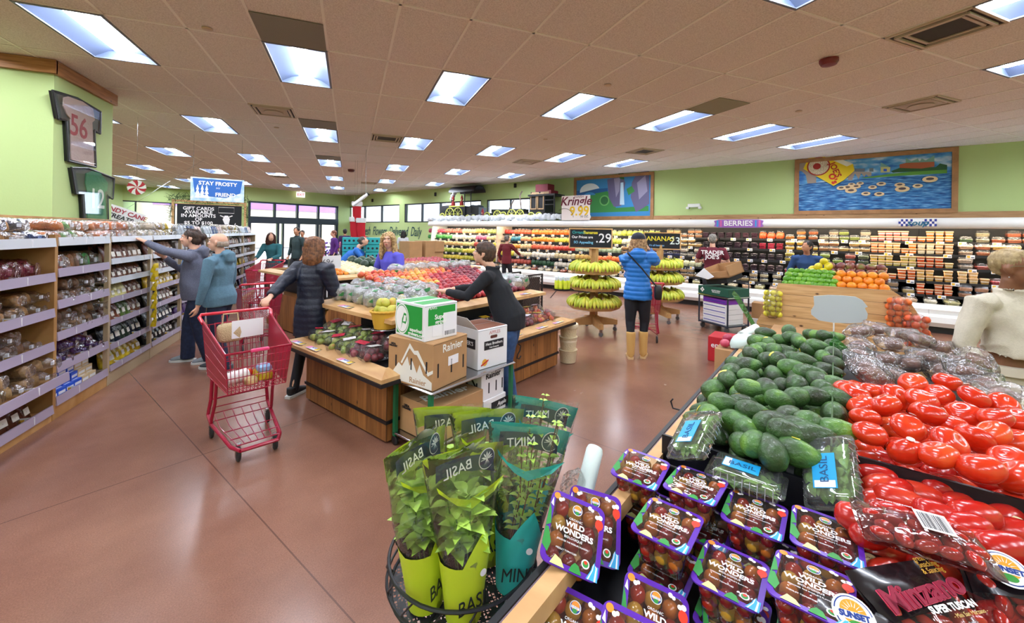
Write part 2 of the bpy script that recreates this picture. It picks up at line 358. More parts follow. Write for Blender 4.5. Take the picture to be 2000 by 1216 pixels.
for i, j in lights:
    lab = 'recessed ceiling light, %s lengthwise row from the left, %s from that row\'s far end' % (ORD[(i+12)//3], ORD[sum(1 for a, b in lights if a == i and b > j)])
    loc = (GX+(i+.5)*GS, GY+(j+.5)*2*GS, CZ)
    if fx is None: fx = ceiling_light(); fx.location = loc; fx['label'] = lab
    else: dup(fx, lab, loc)
def grid(i, j): return GX+i*GS, GY+j*2*GS
x, y = grid(0, -.5); 
for n_, (x, y) in enumerate((grid(0, -.5), grid(0, 2.5), grid(9.5-.5, -.5+0), grid(0, 5.5))):
    one('speaker_panel', ['large square grey ceiling panel at the near end of a big light', 'square grey speaker panel before the second light of the middle row', 'square grey ceiling panel touching the light above the blue mural', 'small far grey panel before the third light of the middle row'][n_], 'speaker', MB().box(x+.01, x+GS-.01, y+.01, y+GS-.01, CZ-.006, CZ), mat('#8b857b' if n_ != 2 else '#97927c', .8, bump=.5, bs=200), smooth=False)
def vent(x, y, label, w=.58, style=0):
    t = thing('air_vent', label, 'vent', (x, y, CZ), group='ceiling air vents')
    mb = MB()
    for k, a in enumerate((w/2, w/2-.05, w/2-.1)):
        z = -.004-.012*(k % 2)
        for s in (-1, 1): mb.box(-a, a, s*a-.012, s*a+.012, z-.01, z+.01); mb.box(s*a-.012, s*a+.012, -a, a, z-.01, z+.01)
    obj('frame', mb, mat('#c9b8a4', .5), t, smooth=False)
    obj('backing', MB().box(-w/2, w/2, -w/2, w/2, -.002, -.0005), mat('#3a342f', .8), t, smooth=False)
    if style: obj('diffuser', MB().lathe([(.13, -.02), (.14, -.03), (.135, -.035)], 24).box(-.19, .19, -.19, .19, -.02, -.012), mat('#bba994', .6), t)
    return t
for px, py, lb, st in ((510, 209, 'square vent with round diffuser in the ceiling left of the middle lights', 1), (753, 264, 'small louvred vent above the fridge-side aisle, beside a middle light', 0), (1895, 50, 'large dark square vent beside the biggest light at the ceiling edge', 0), (1735, 209, 'square vent with round diffuser above the big harbour mural', 1), (1262, 297, 'small vent above the waterfall mural', 0), (1022, 315, 'pale vent with lit rim beyond the middle of the ceiling', 1), (565, 346, 'far small louvred vent toward the entrance', 0), (730, 358, 'far pale vent above the hanging stockings', 1), (605, 384, 'farthest vent, close to the entrance exit sign', 0)):
    q = W(px, py, z=CZ); gi = round((q.x-GX)/GS-.5); gj = round(((q.y-GY)/GS)-.5)
    vent(GX+(gi+.5)*GS, GY+(gj+.5)*GS, lb, style=st)
def disc(px, py, name, lb, cat, r, col, h=.03):
    q = W(px, py, z=CZ); one(name, lb, cat, MB().lathe([(r, 0), (r, -h*.5), (r*.8, -h), (r*.3, -h*1.15)], 20), mat(col, .4), loc=(q.x, q.y, CZ))
disc(1619, 116, 'smoke_alarm', 'round dark red ceiling alarm above the avocados', 'alarm', .085, '#7c1a22', .06)
disc(686, 331, 'smoke_alarm', 'small dark red round ceiling alarm far down the middle aisle', 'alarm', .1, '#5a1c1c', .07)
for k, (px, py, l) in enumerate(((405, 56, 'near the big tilted light at the ceiling edge'), (1187, 166, 'just before the light above the mural row'), (540, 249, 'beyond the round diffuser vent'), (1560, 217, 'beside the lights before the harbour mural'), (1065, 272, 'between two lights before the waterfall mural'))):
    disc(px, py, 'sprinkler_cap', 'small round flush sprinkler cap '+l, 'sprinkler', .045, '#cbb49d', .012)
# ---------- shared fixture materials ----------
HONEY = wood('honey_shelf_wood', '#c79a63', '#a5753f', knots=False, gap=False, board=2, axis='y', grain=2)
CEDARV = None
def wood_h(key, c1, c2, board=.14):
    M = wood(key, c1, c2, board=board, axis='x'); nt = M.node_tree
    dv = [n for n in nt.nodes if n.type == 'MATH' and n.operation == 'DIVIDE'][0]; sp = [n for n in nt.nodes if n.type == 'SEPXYZ'][0]
    a = nt.nodes.new('ShaderNodeMath'); a.operation = 'ADD'; nt.links.new(sp.outputs[0], a.inputs[0]); nt.links.new(sp.outputs[1], a.inputs[1]); nt.links.new(a.outputs[0], dv.inputs[0])
    mp = [n for n in nt.nodes if n.type == 'MAPPING'][0]; mp.inputs['Scale'].default_value = (9, 9, .9)
    m2 = [n for n in nt.nodes if n.type == 'MAPPING'][1]; m2.inputs['Scale'].default_value = (3, 3, 1.6)
    return M
CEDARV = wood_h('cedar_boards_v', '#a8713c', '#7a4a22')
CEDARH = wood('cedar_boards_z', '#deb681', '#bf8f58', board=.12, axis='z', grain=14)
m2 = [n for n in CEDARH.node_tree.nodes if n.type == 'MAPPING'][1]; m2.inputs['Scale'].default_value = (1.6, 1.6, 2.6)
PLANK = wood('pale_plank_x', '#dcb27a', '#c1905a', knots=False, gap=False, board=3, grain=3)
BLK = mat('#15161a', .45, key='black_metal'); WHT = mat('#e9e9e6', .35, key='white_enamel'); STEEL = mat('#b9bcc0', .25, 1, key='brushed_steel')
PRAIL = mat('#a79bb0', .35, key='price_rail', spec=.6); PRAILB = mat('#c8ccd4', .3, key='price_rail_pale'); TAGW = mat('#eeeef2', .5, key='price_tag')
CARD = mat('#b68c5f', .8, var=.1, vs=5, key='cardboard'); CARDW = mat('#e8e8ea', .6, key='white_carton')
INK = mat('#1a1a20', .6, key='black_ink'); INKW = mat('#f4f4f2', .6, key='white_ink')
PT = None
def ptag(par, loc, rot, sc_):
    global PT
    if PT is None: PT = obj('price_tag', MB().box(-.003, .003, 0, .11, -.033, .033, 0).box(-.0045, .0045, .008, .05, -.02, .0, 1).box(-.0045, .0045, .06, .1, -.02, .022, 2), [TAGW, mat('#5a5f70', .6), mat('#e8b93c', .6)], par, smooth=False); o = PT
    else: o = PT.copy(); C.objects.link(o); o.parent = par
    o.location = loc; o.rotation_euler = rot; o.scale = sc_
# ---------- bread shelving on the left ----------
BAYS = [(3.05, 4.76, [1.59, 1.29, .98, .69, .42, .14], 'w'), (4.80, 5.62, [1.595, 1.32, 1.04, .76, .48, .19], 'w'),
        (5.66, 6.62, [1.59, 1.35, 1.14, .93, .69, .43, .2], 'm'), (6.66, 7.62, [1.59, 1.35, 1.14, .93, .69, .43, .2], 'm'), (7.66, 8.9, [1.59, 1.35, 1.1, .85, .6, .35, .14], 'm'),
        (8.94, 10.2, [1.59, 1.35, 1.1, .85, .6, .35, .14], 'm'), (10.24, 11.5, [1.59, 1.35, 1.1, .85, .6, .35, .14], 'm'), (11.54, 12.8, [1.59, 1.35, 1.1, .85, .6, .35, .14], 'm')]
BN = ['nearest bay', 'second bay', 'third bay', 'fourth bay', 'fifth bay', 'sixth bay', 'seventh bay', 'farthest bay']
XF = -2.38
for k, (y0, y1, lv, kd) in enumerate(BAYS):
    L_ = y1-y0; t = thing('shelving_unit', 'bread aisle shelving, %s from the camera, %s' % (BN[k], 'honey wood sides' if kd == 'w' else 'slotted pale posts'), 'shelf', (XF, y0, 0), group='aisle shelving')
    wm = HONEY if kd == 'w' else mat('#b9a585', .6, key='pale_post')
    for s, (a, b) in enumerate(((-.04, 0), (L_, L_+.0))):
        if s and k < len(BAYS)-1: continue
        if s: a, b = L_, L_+.04
        obj('side_panel', MB().box(-.55 if kd == 'w' or s else -.04, .0, a, b, 0, 1.62 if kd == 'w' else 1.56), wm, t, smooth=False)
    obj('back_panel', MB().box(-.58, -.55, 0, L_, 0, 1.62), mat('#4a3a30', .8) if kd != 'w' else HONEY, t, smooth=False)
    obj('base_board', MB().box(-.5, -.005, 0, L_, 0, lv[-1]-.07), wm, t, smooth=False)
    for q, z in enumerate(lv):
        ex = .1 if (k == 0 and q == 4) else 0; rail = .075 if kd == 'w' else .06
        s = obj('shelf', MB().box(-.54, .0+ex, 0, L_-.0, z-rail, z-rail+.02), HONEY if kd == 'w' else mat('#8f8272', .5), t, smooth=False)
        obj('price_rail', MB().add([(ex, 0, z-rail), (ex, L_, z-rail), (ex-.006, L_, z), (ex-.006, 0, z), (ex+.012, 0, z-rail), (ex+.012, L_, z-rail), (ex+.004, L_, z), (ex+.004, 0, z)], [(0, 1, 2, 3), (7, 6, 5, 4), (0, 4, 5, 1), (3, 2, 6, 7), (0, 3, 7, 4), (1, 5, 6, 2)]), PRAILB if q == 0 or k > 1 and q < 3 else PRAIL, s, smooth=False)
        n = max(1, int(L_/.45))
        for i in range(n):
            ptag(s, (ex+.012, L_*(i+.3+.3*rnd.random())/n, z-rail/2), (0, 0, -pi/2+pi), (1, 1, rail/.08))
# wooden top board against the column and a dark box behind it
one('top_board', 'long wooden board standing behind the bread on the top shelf', 'board', MB().box(-2.99, -2.965, 4.2, 7.0, 1.63, 1.79).box(-2.965, -2.955, 4.2, 4.25, 1.2, 1.79), HONEY, smooth=False)
# ---------- refrigerated case along the right wall ----------
LEDW = mat('#fff0d8', .4, emit=12, key='case_lamp'); BLKP = mat('#1b1a1c', .6, key='case_black')
CU_ = [-5.0, -1.35, 2.3, 5.9, 9.4, 12.95]; CZS = [1.64, 1.40, 1.145, .89, .64]; CVS = [11.32, 11.22, 11.12, 11.04, 10.98]
UN = ['nearest the camera on the far right', 'behind the limes and oranges', 'below the berries sign', 'behind the banana stands', 'at its far end below the train']
for k in range(5):
    a, b = CU_[k], CU_[k+1]; t = thing('refrigerated_case', 'open white refrigerated wall case, the unit %s' % UN[k], 'display case', P(0, a), A30, 'refrigerated cases'); L_ = b-a-.004
    bs = MB(); prof = [(10.55, .12), (10.5, .2), (10.52, .3), (10.62, .34), (10.6, .42), (10.72, .5), (10.78, .5), (10.8, .46), (11.9, .42), (11.9, .1)]
    bs.prism(prof, 0, L_, plane='xz'); obj('bumper', bs, WHT, t, ang=30)
    obj('kickplate', MB().box(10.62, 11.9, 0, L_, 0, .12), BLK, t, smooth=False)
    obj('back_panel', MB().box(11.9, 11.98, 0, L_, .1, 2.08), BLKP, t, smooth=False)
    cn = MB(); cp = [(10.9, 1.9), (10.86, 1.93), (10.85, 2.0), (10.89, 2.07), (10.96, 2.1), (12.0, 2.12), (12.0, 2.06), (11.0, 2.0), (11.0, 1.9)]
    cn.prism(cp, 0, L_, plane='xz'); obj('canopy', cn, WHT, t, ang=50)
    obj('lamp', MB().box(11.02, 11.07, .05, L_-.05, 1.955, 1.985), LEDW, t, smooth=False)
    for z, v in zip(CZS, CVS):
        s = obj('shelf', MB().box(v, 11.9, .01, L_-.01, z-.02, z), BLKP, t, smooth=False)
        obj('shelf_edge', MB().box(v-.012, v, .01, L_-.01, z-.035, z+.012), BLKP, s, smooth=False)
        if z > .9: obj('lamp', MB().box(v+.03, v+.05, .08, L_-.08, z-.032, z-.021), LEDW, s, smooth=False)
        a_ = .15
        while a_ < L_-.2: ptag(s, (v-.016, a_, z-.02), (0, 0, 0), (1, 1, 1)); a_ += .28+.22*rnd.random()
    if k in (0, 4):
        e0 = 0 if k == 0 else L_; obj('end_panel', MB().prism([(10.6, .12), (10.6, .5), (10.95, .75), (11.1, 1.9), (10.86, 1.95), (10.9, 2.1), (12, 2.1), (12, .12)], e0-.02, e0+.02, plane='xz'), WHT, t, smooth=False)
    if k == 4: obj('divider', MB().box(11.0, 11.88, .002, .03, .5, 1.95), mat('#d8c3ae', .5), t, smooth=False)
# ---------- low cedar island, two tiers ----------
def bay_wood(name, lab, v0, v1, u0, u1, h, tiers, hook=True):
    """cedar box v0..v1 x u0..u1; tiers: list of (inset outwards(-)/inwards(+), z outer edge, width, rise)"""
    t = thing(name, lab, 'display', P(v0, u0), A30, 'cedar produce islands'); a, b = v1-v0, u1-u0
    obj('base', MB().box(0, a, 0, b, 0.02, h), CEDARV, t, smooth=False)
    obj('kick_strip', MB().box(-.012, a+.012, -.012, b+.012, .16, .185), BLK, t, smooth=False)
    for ins, z, w_, rise in tiers:
        x0, x1, y0, y1 = ins, a-ins, ins, b-ins; mb = MB(); q = w_
        o = [(x0, y0), (x1, y0), (x1, y1), (x0, y1)]; i = [(x0+q, y0+q), (x1-q, y0+q), (x1-q, y1-q), (x0+q, y1-q)]
        vs = [(p[0], p[1], z) for p in o]+[(p[0], p[1], z+.03) for p in o]+[(p[0], p[1], z+.03+rise) for p in i]+[(p[0], p[1], z+rise) for p in i]
        fs = []
        for k in range(4):
            n = (k+1) % 4; fs += [(k, n, 4+n, 4+k), (4+k, 4+n, 8+n, 8+k), (8+k, 8+n, 12+n, 12+k), (12+k, 12+n, n, k)]
        mb.add(vs, fs); obj('plank_rim', mb, PLANK, t, smooth=False)
        obj('trim_edge', MB().box(x0-.008, x1+.008, y0-.008, y1+.008, z-.03, z-.002), BLK, t, smooth=False)
        obj('tray', MB().box(x0+q, x1-q, y0+q, y1-q, z-.0, z+rise-.01), BLK, t, smooth=False)
    return t
isl = bay_wood('produce_island', 'nearest low cedar produce island with two plank tiers of apples and bagged fruit', 1.94, 4.49, 2.78, 4.13, .55, [(-.16, .56, .13, .035)])
obj('riser', MB().box(.5, 2.35, .42, 1.2, .5, .93), BLK, isl, smooth=False)
mb = MB(); x0, x1, y0, y1, z, q = .15, 2.55, .16, 1.62, .91, .13
def rim(x0, x1, y0, y1, z, q, rise, par, tray=True):
    o = [(x0, y0), (x1, y0), (x1, y1), (x0, y1)]; i = [(x0+q, y0+q), (x1-q, y0+q), (x1-q, y1-q), (x0+q, y1-q)]
    vs = [(p[0], p[1], z) for p in o]+[(p[0], p[1], z+.035) for p in o]+[(p[0], p[1], z+.035+rise) for p in i]+[(p[0], p[1], z+rise) for p in i]; fs = []
    for k in range(4):
        n = (k+1) % 4; fs += [(k, n, 4+n, 4+k), (4+k, 4+n, 8+n, 8+k), (8+k, 8+n, 12+n, 12+k), (12+k, 12+n, n, k)]
    obj('plank_rim', MB().add(vs, fs), PLANK, par, smooth=False)
    obj('tray', MB().box(x0+q, x1-q, y0+q, y1-q, z-.01, z+rise-.01), BLK, par, smooth=False)
rim(.15, 2.5, .16, 1.55, .9, .14, .035, isl)
# island behind it with potatoes, squash, oranges
isb = thing('produce_island', 'second cedar island behind the blonde worker, with potatoes, squash and melons', 'display', P(3.0, 6.0), A30, 'cedar produce islands')
obj('base', MB().box(0, 3.3, 0, 1.9, .02, .6), CEDARV, isb, smooth=False)
rim(-.1, 3.4, -.1, 2.05, .93, .14, .03, isb)
obj('riser', MB().box(.2, 3.1, .2, 1.7, .5, .93), BLK, isb, smooth=False)
# ---------- foreground avocado / tomato table ----------
ft = thing('produce_table', 'long cedar produce table in the foreground holding avocados, tomatoes and herbs', 'display', P(.55, .56), A30)
FT0 = Vector((.55, .56))
obj('base', MB().box(.15, 2.75, -1.2, -.14, .02, .72), CEDARV, ft, smooth=False)
obj('tray', MB().box(.9, 2.8, -1.24, -.02, .72, .90).box(.0, .9, -1.24, -.02, .72, .76).box(.0, 2.8, -.045, -.03, .74, .93), BLK, ft, smooth=False)
mb = MB(); mb.add([(0, 0, .75), (2.85, 0, .75), (2.85, -.06, .91), (0, -.06, .91), (0, .012, .76), (2.85, .012, .76), (2.85, -.045, .925), (0, -.045, .925)], [(0, 1, 2, 3), (7, 6, 5, 4), (4, 5, 1, 0), (3, 2, 6, 7), (0, 3, 7, 4), (1, 5, 6, 2)])
obj('price_rail', mb, PRAIL, ft, smooth=False)
obj('plank_rim', MB().box(0, 2.85, -.095, -.055, .89, .935).box(-.03, .0, -1.24, -.055, .72, .9).box(2.81, 2.85, -1.24, -.055, .84, .935), PLANK, ft, smooth=False)
obj('hook', MB().tube([(1.5, .0, .86), (1.5, .05, .86), (1.5, .06, .89), (1.5, .05, .905)], .004, 6), BLK, ft)
obj('divider', MB().box(.95, 2.8, -.56, -.555, .9, 1.1), mat('#3a5a2c', .5), ft, smooth=False)
# ---------- citrus stand with a tall plank front ----------
cs = thing('citrus_stand', 'tall horizontal plank stand holding limes and oranges behind the avocados', 'display', P(5.3, 0), A30)
mb = MB(); W0, W1 = W(1520, 553, v=5.3), W(1740, 566, v=5.3)
def uvz(p): return (.8660254*p.x+.5*p.y, -.5*p.x+.8660254*p.y, p.z)
fr_ = [uvz(W(*q, v=5.3)) for q in ((1520, 553), (1742, 567), (1778, 590), (1822, 657), (1478, 627), (1512, 575))]
z0 = .0; poly = [(a[1], a[2]) for a in fr_]
poly2 = poly[:4]+[(poly[3][0]-.0, 0), (poly[4][0], 0)]+poly[4:]
obj('front_panel', MB().prism(poly2, 0, .03, plane='yz'), CEDARH, cs, smooth=False)
obj('tray', MB().box(.03, 1.1, poly[1][0]-.0, poly[0][0], poly[0][1]-.12, poly[0][1]-.05), PLANK, cs, smooth=False)
obj('side_panel', MB().box(.03, 1.1, poly[3][0], poly[3][0]+.03, 0, poly[3][1]).box(.03, 1.1, poly[4][0]-.03, poly[4][0], 0, poly[4][1]), CEDARH, cs, smooth=False)
# dark mesh crate stand right of the island
mc = thing('mesh_cart', 'dark wire mesh bin between the island and the bananas', 'bin', P(6.5, 5.0), A30)
fr = MB(); 
for a in (0, .9):
    for b in (0, .6): fr.box(a, a+.03, b, b+.03, .02, .82)
fr.box(0, .93, 0, .03, .02, .05).box(0, .93, 0, .03, .79, .82).box(0, .03, 0, .63, .79, .82).box(0, .93, .6, .63, .79, .82)
obj('frame', fr, BLK, mc, smooth=False)
ms = MB()
for k in range(26):
    a = -.7+k*.07
    for s in (1, -1):
        pts = []
        for tt in (0, .74):
            x = a+(tt if s > 0 else .74-tt); pts.append((x, .015, .04+tt))
        (x0, _, z0_), (x1, _, z1_) = pts
        lo, hi = .02, .91
        def at(x): return z0_+(z1_-z0_)*(x-x0)/(x1-x0)
        xa, xb = min(x0, x1), max(x0, x1); xa2, xb2 = max(xa, lo), min(xb, hi)
        if xb2-xa2 > .03: ms.tube([(xa2, .015, at(xa2)), (xb2, .015, at(xb2))], .006, 4)
obj('wire_mesh', ms, mat('#4b3b31', .4, .6), mc); obj('liner', MB().box(.04, .88, .05, .58, .04, .74), mat('#2b2320', .8), mc, smooth=False)
# ---------- fruit and vegetables ----------
def fmat(key, cols, scale=30, rough=.35, bump=0, bs=80, coat=.2, sss=0):
    """cols: list of (pos, hex) along a noise field that shifts with every copy"""
    if key in MC: return MC[key]
    M = D.materials.new(key); M.use_nodes = True; nt = M.node_tree; b = nt.nodes['Principled BSDF']; N = nt.nodes.new; L = nt.links.new
    b.inputs['Roughness'].default_value = rough; b.inputs['Coat Weight'].default_value = coat; b.inputs['Coat Roughness'].default_value = .15
    tc = N('ShaderNodeTexCoord'); oi = N('ShaderNodeObjectInfo'); ad = N('ShaderNodeVectorMath'); ad.operation = 'ADD'
    ml = N('ShaderNodeMath'); ml.operation = 'MULTIPLY'; ml.inputs[1].default_value = 37; L(oi.outputs['Random'], ml.inputs[0])
    L(tc.outputs['Object'], ad.inputs[0]); L(ml.outputs[0], ad.inputs[1])
    n = N('ShaderNodeTexNoise'); n.inputs['Scale'].default_value = scale; n.inputs['Detail'].default_value = 3; L(ad.outputs[0], n.inputs['Vector'])
    rs = N('ShaderNodeMath'); rs.operation = 'MULTIPLY_ADD'; rs.inputs[1].default_value = .22; rs.inputs[2].default_value = -.11; L(oi.outputs['Random'], rs.inputs[0])
    a2 = N('ShaderNodeMath'); a2.operation = 'ADD'; L(n.outputs['Fac'], a2.inputs[0]); L(rs.outputs[0], a2.inputs[1])
    r = N('ShaderNodeValToRGB'); e = r.color_ramp.elements
    for k, (p, c) in enumerate(cols):
        q = e[k] if k < 2 else e.new(p); q.position = p; q.color = lin(c)
    L(a2.outputs[0], r.inputs[0]); L(r.outputs[0], b.inputs['Base Color'])
    if bump:
        n2 = N('ShaderNodeTexNoise'); n2.inputs['Scale'].default_value = bs; L(ad.outputs[0], n2.inputs['Vector'])
        bp = N('ShaderNodeBump'); bp.inputs['Strength'].default_value = bump; bp.inputs['Distance'].default_value = .003; L(n2.outputs['Fac'], bp.inputs['Height']); L(bp.outputs['Normal'], b.inputs['Normal'])
    MC[key] = M
    return M
STK = mat('#f2f2e8', .4, key='fruit_sticker'); STKY = mat('#e8dc50', .4)
def hide(*os):
    for o in os:
        o.location = (0, 0, 0)
protos = []
class Kind:
    """first placement moves the built thing itself, later ones copy it with its parts"""
    def __init__(s, build): s.b = build; s.o = None
    def put(s, label, loc, rot=(0, 0, 0), scale=1, group=None, mats=None, cat=None):
        sc_ = scale if hasattr(scale, '__len__') else (scale,)*3
        if s.o is None:
            s.o = s.b(); s.o['label'] = label
            s.ch = list(s.o.children)
            KIDS[s.o.name] = s.ch
            for c in s.ch: KIDS[c.name] = list(c.children)
            o = s.o
            o.location = loc; o.rotation_euler = rot; o.scale = sc_
            if group: o['group'] = group
            if cat: o['category'] = cat
            s.base = {k: o[k] for k in ('category', 'group') if k in o}
        else:
            o = dup(s.o, label, loc, rot, sc_)
            if group: o['group'] = group
            elif 'group' in s.base: o['group'] = s.base['group']
            if cat: o['category'] = cat
        if mats:
            for q in [o]+list(o.children):
                nm = q.name.split('.')[0]
                if nm in mats and q.data:
                    q.material_slots[0].link = 'OBJECT'; q.material_slots[0].material = mats[nm]
        return o
AVM = fmat('avocado_skin', [(.25, '#252d18'), (.48, '#365628'), (.62, '#4a7632'), (.8, '#7ca63c')], 14, .42, .9, 130, .15)
def avocado(sticker):
    def f():
        mb = MB(); prof = [(0.001, -.058), (.016, -.056), (.029, -.046), (.0365, -.026), (.037, -.006), (.033, .014), (.025, .034), (.017, .05), (.008, .058), (.001, .06)]
        mb.lathe(prof, 18); o = one('avocado', 'x', 'avocado', mb, AVM, group='avocados in the foreground bin')
        obj('stem_button', MB().lathe([(.005, .056), (.0055, .061), (.001, .063)], 8), mat('#6b5a34', .7), o)
        if sticker:
            s = MB(); pts = [(-.012+.024*i/4, -.009+.018*j/4) for j in range(5) for i in range(5)]
            s.add([(.0378*cos(a/.037), .0378*sin(a/.037), b-.012) for a, b in [(p[0]*1.2, p[1]*1.1) for p in pts]], [(j*5+i, j*5+i+1, j*5+i+6, j*5+i+5) for j in range(4) for i in range(4)])
            obj('sticker', s, STKY, o)
        return o
    return Kind(f)
AV, AVS = avocado(False), avocado(True)
AVP = [(555, 85), (690, 70), (705, 110), (820, 95), (520, 130), (575, 140), (650, 130), (660, 185), (790, 175), (470, 200), (545, 175), (580, 235), (925, 150), (770, 240), (370, 300), (460, 265), (345, 340), (460, 330), (600, 315), (710, 280), (800, 310), (770, 345), (275, 395), (410, 425), (560, 390), (540, 440), (730, 370), (900, 300), (930, 200), (930, 250), (330, 480), (485, 520), (740, 440), (840, 440), (640, 460), (240, 545), (690, 550), (600, 590), (810, 590), (940, 530), (390, 580), (490, 640), (625, 680), (500, 695), (810, 660), (960, 630), (750, 760), (890, 770), (870, 400), (960, 380), (650, 380), (430, 480), (750, 620), (690, 650), (960, 450), (880, 220), (700, 220), (620, 230), (400, 262), (900, 108), (860, 110), (500, 180), (940, 110), (850, 350), (480, 400), (600, 180), (640, 600), (880, 690), (590, 740), (420, 700), (850, 160), (740, 130)]
AVP.sort(key=lambda p: -p[1])
rows = {}
for k, (a, b) in enumerate(AVP):
    px, py = 1300+a/2.857, 620+b/2.857; z = 1.045+(.012 if k % 3 else -.018)+.03*min(1, max(0, (px-1380)/150))*(1 if 700 < py < 860 else 0)
    q = W(px, py, z=z); K = AVS if k % 4 == 1 else AV
    rw = int((880-py)//22); rows.setdefault(max(rw, 0), []).append((px, k, q, K))
for rw, L_ in rows.items():
    L_.sort()
    for n, (px, k, q, K) in enumerate(L_):
        d = 'avocado%s, top layer, %s row from the front, %s from the left' % (' with yellow sticker' if K is AVS else '', ORD[rw if rw >= 0 else 0], ORD[n])
        K.put(d, q, (pi/2+rnd.uniform(-.35, .35), rnd.uniform(-1.4, 1.4), rnd.uniform(-1.3, 1.1)+pi/2), .98+.16*rnd.random())
n = 0
for i in range(18):
    for j in range(5 if i else 3):
        p = P(1.58+i*.102, .06+j*.092, .955); n += 1
        AV.put('buried avocado, %s row back from the herb packs, %s from the divider' % (ORD[i], ORD[j]), p, (pi/2+rnd.uniform(-.2, .2), rnd.uniform(-1, 1), rnd.uniform(-3, 3)), 1)
TOMM = fmat('tomato_skin', [(.2, '#c4240f'), (.5, '#da3a18'), (.8, '#e8642c')], 10, .22, 0, 0, .5); ROMM = fmat('roma_skin', [(.2, '#a81612'), (.5, '#c02018'), (.8, '#d4482a')], 10, .25, 0, 0, .4)
def tomato(sticker):
    def f():
        mb = MB(); rings = []; n = 30
        for k in range(15):
            a = -pi/2+pi*k/14; rr = max(cos(a), .001); zz = sin(a)*.034-(.010*math.exp(-(rr/.28)**2) if a > 0 else 0)
            rings.append([((.047*rr*(1+.035*cos(5*t)*rr*(.6+.4*sin(a))+.012*cos(3*t+1)))*cos(t), .047*rr*(1+.035*cos(5*t)*rr*(.6+.4*sin(a)))*sin(t), zz) for t in (2*pi*i/n for i in range(n))])
        mb.loft(rings); o = one('tomato', 'x', 'tomato', mb, TOMM, group='large round tomatoes')
        obj('stem_scar', MB().lathe([(.007, .0235), (.006, .0245), (.001, .0245)], 8), mat('#7d6a30', .8), o)
        if sticker: obj('sticker', MB().lathe([(.0095, .0), (.009, .0012), (.001, .0012)], 14), STK, o, loc=(.0385, .012, .0225)).rotation_euler = (0, R(52), R(17))
        return o
    return Kind(f)
TM, TMS = tomato(False), tomato(True)
TP = [(1783, 748), (1702, 763), (1832, 770), (1902, 774), (1748, 774), (1728, 791), (1681, 791), (1815, 808), (1881, 808), (1944, 816), (1690, 815), (1774, 834), (1699, 846), (1856, 865), (1905, 856), (1940, 846), (1770, 881), (1832, 888), (1984, 861), (1915, 914), (1972, 900), (1671, 770), (1800, 780), (1988, 931), (1850, 745), (1960, 790), (1990, 820), (1655, 760), (1860, 830)]
TP.sort(key=lambda p: (-(p[1]//22), p[0])); pr = None
for k, (px, py) in enumerate(TP):
    r_ = int(py//22); n = 0 if r_ != pr else n+1; pr = r_ if True else 0
    q = W(px, py, z=1.085+.02*(k % 2)); K = TMS if k in (2, 6, 11, 15, 23) else TM
    K.put('large tomato%s, %s row up from the romas, %s from the left' % (' with white sticker' if K is TMS else '', ORD[42-r_], ORD[n]), q, (rnd.uniform(-.5, .5)+.3, rnd.uniform(-.5, .5)-.2, rnd.uniform(-3, 3)), .94+.16*rnd.random())
for i in range(9):
    for j in range(7):
        TM.put('large tomato in the lower layer, %s row behind the black partition, %s from the avocados' % (ORD[i], ORD[j]), P(1.66+i*.105, -.09-j*.095, 1.0+.01*(i % 2)), (rnd.uniform(-.4, .4), rnd.uniform(-.4, .4), rnd.uniform(-3, 3)), 1.05)
def roma():
    prof = [(.001, -.046), (.012, -.045), (.022, -.038), (.0275, -.022), (.029, -.002), (.027, .018), (.021, .034), (.012, .042), (.003, .041), (.001, .040)]
    o = one('roma_tomato', 'x', 'tomato', MB().lathe(prof, 20), ROMM, group='roma tomatoes')
    obj('stem_scar', MB().lathe([(.0035, .041), (.003, .0425), (.001, .0425)], 8), mat('#caa54a', .8), o)
    return o
RO = Kind(roma)
RP = [(1722, 915), (1738, 903), (1835, 922), (1796, 941), (1719, 950), (1745, 938), (1799, 966), (1706, 976), (1871, 958), (1915, 941), (1970, 952), (1939, 985), (1758, 977), (1805, 998), (1873, 984), (1890, 1026), (1906, 1006), (1992, 988), (1984, 1037), (1926, 1062), (1684, 1018), (1834, 1006), (1752, 958), (1714, 930), (1840, 950), (1870, 930), (1960, 1010), (1735, 1005), (1770, 1025), (1850, 1045), (1960, 1070), (1990, 1090), (1820, 1060), (1690, 900), (1780, 905), (1700, 1045)]
RP.sort(key=lambda p: (-(p[1]//24), p[0])); pr = None
for k, (px, py) in enumerate(RP):
    r_ = int(py//24); n = 0 if r_ != pr else n+1; pr = r_
    q = W(px, py, z=1.0+.018*(k % 2)); dr = rnd.uniform(-.5, .5)
    RO.put('glossy roma tomato, %s row up from the black bags, %s from its left' % (ORD[46-r_], ORD[n]), q, (pi/2+rnd.uniform(-.2, .2), 0, R(60)+dr), 1.0+.2*rnd.random())
for i in range(9):
    for j in range(8):
        RO.put('roma tomato in the lower layer, %s row from the front, %s from the avocado divider' % (ORD[i], ORD[j]), P(1.02+i*.078, -.1-j*.085, .945), (pi/2, 0, R(60)+rnd.uniform(-.4, .4)), 1.05)
bd = thing('bin_partition', 'black bin partition between the round tomatoes and the roma tomatoes', 'partition', P(0, 0), A30)
obj('board', MB().box(1.60, 1.61, -.72, -.06, .905, 1.05), BLK, bd, smooth=False)
hb = thing('herb_bin', 'black tray wall holding back the avocados behind the basil boxes', 'bin', P(0, 0), A30)
obj('board', MB().box(1.46, 1.47, -.03, .47, .905, 1.0), mat('#10131c', .4), hb, smooth=False)
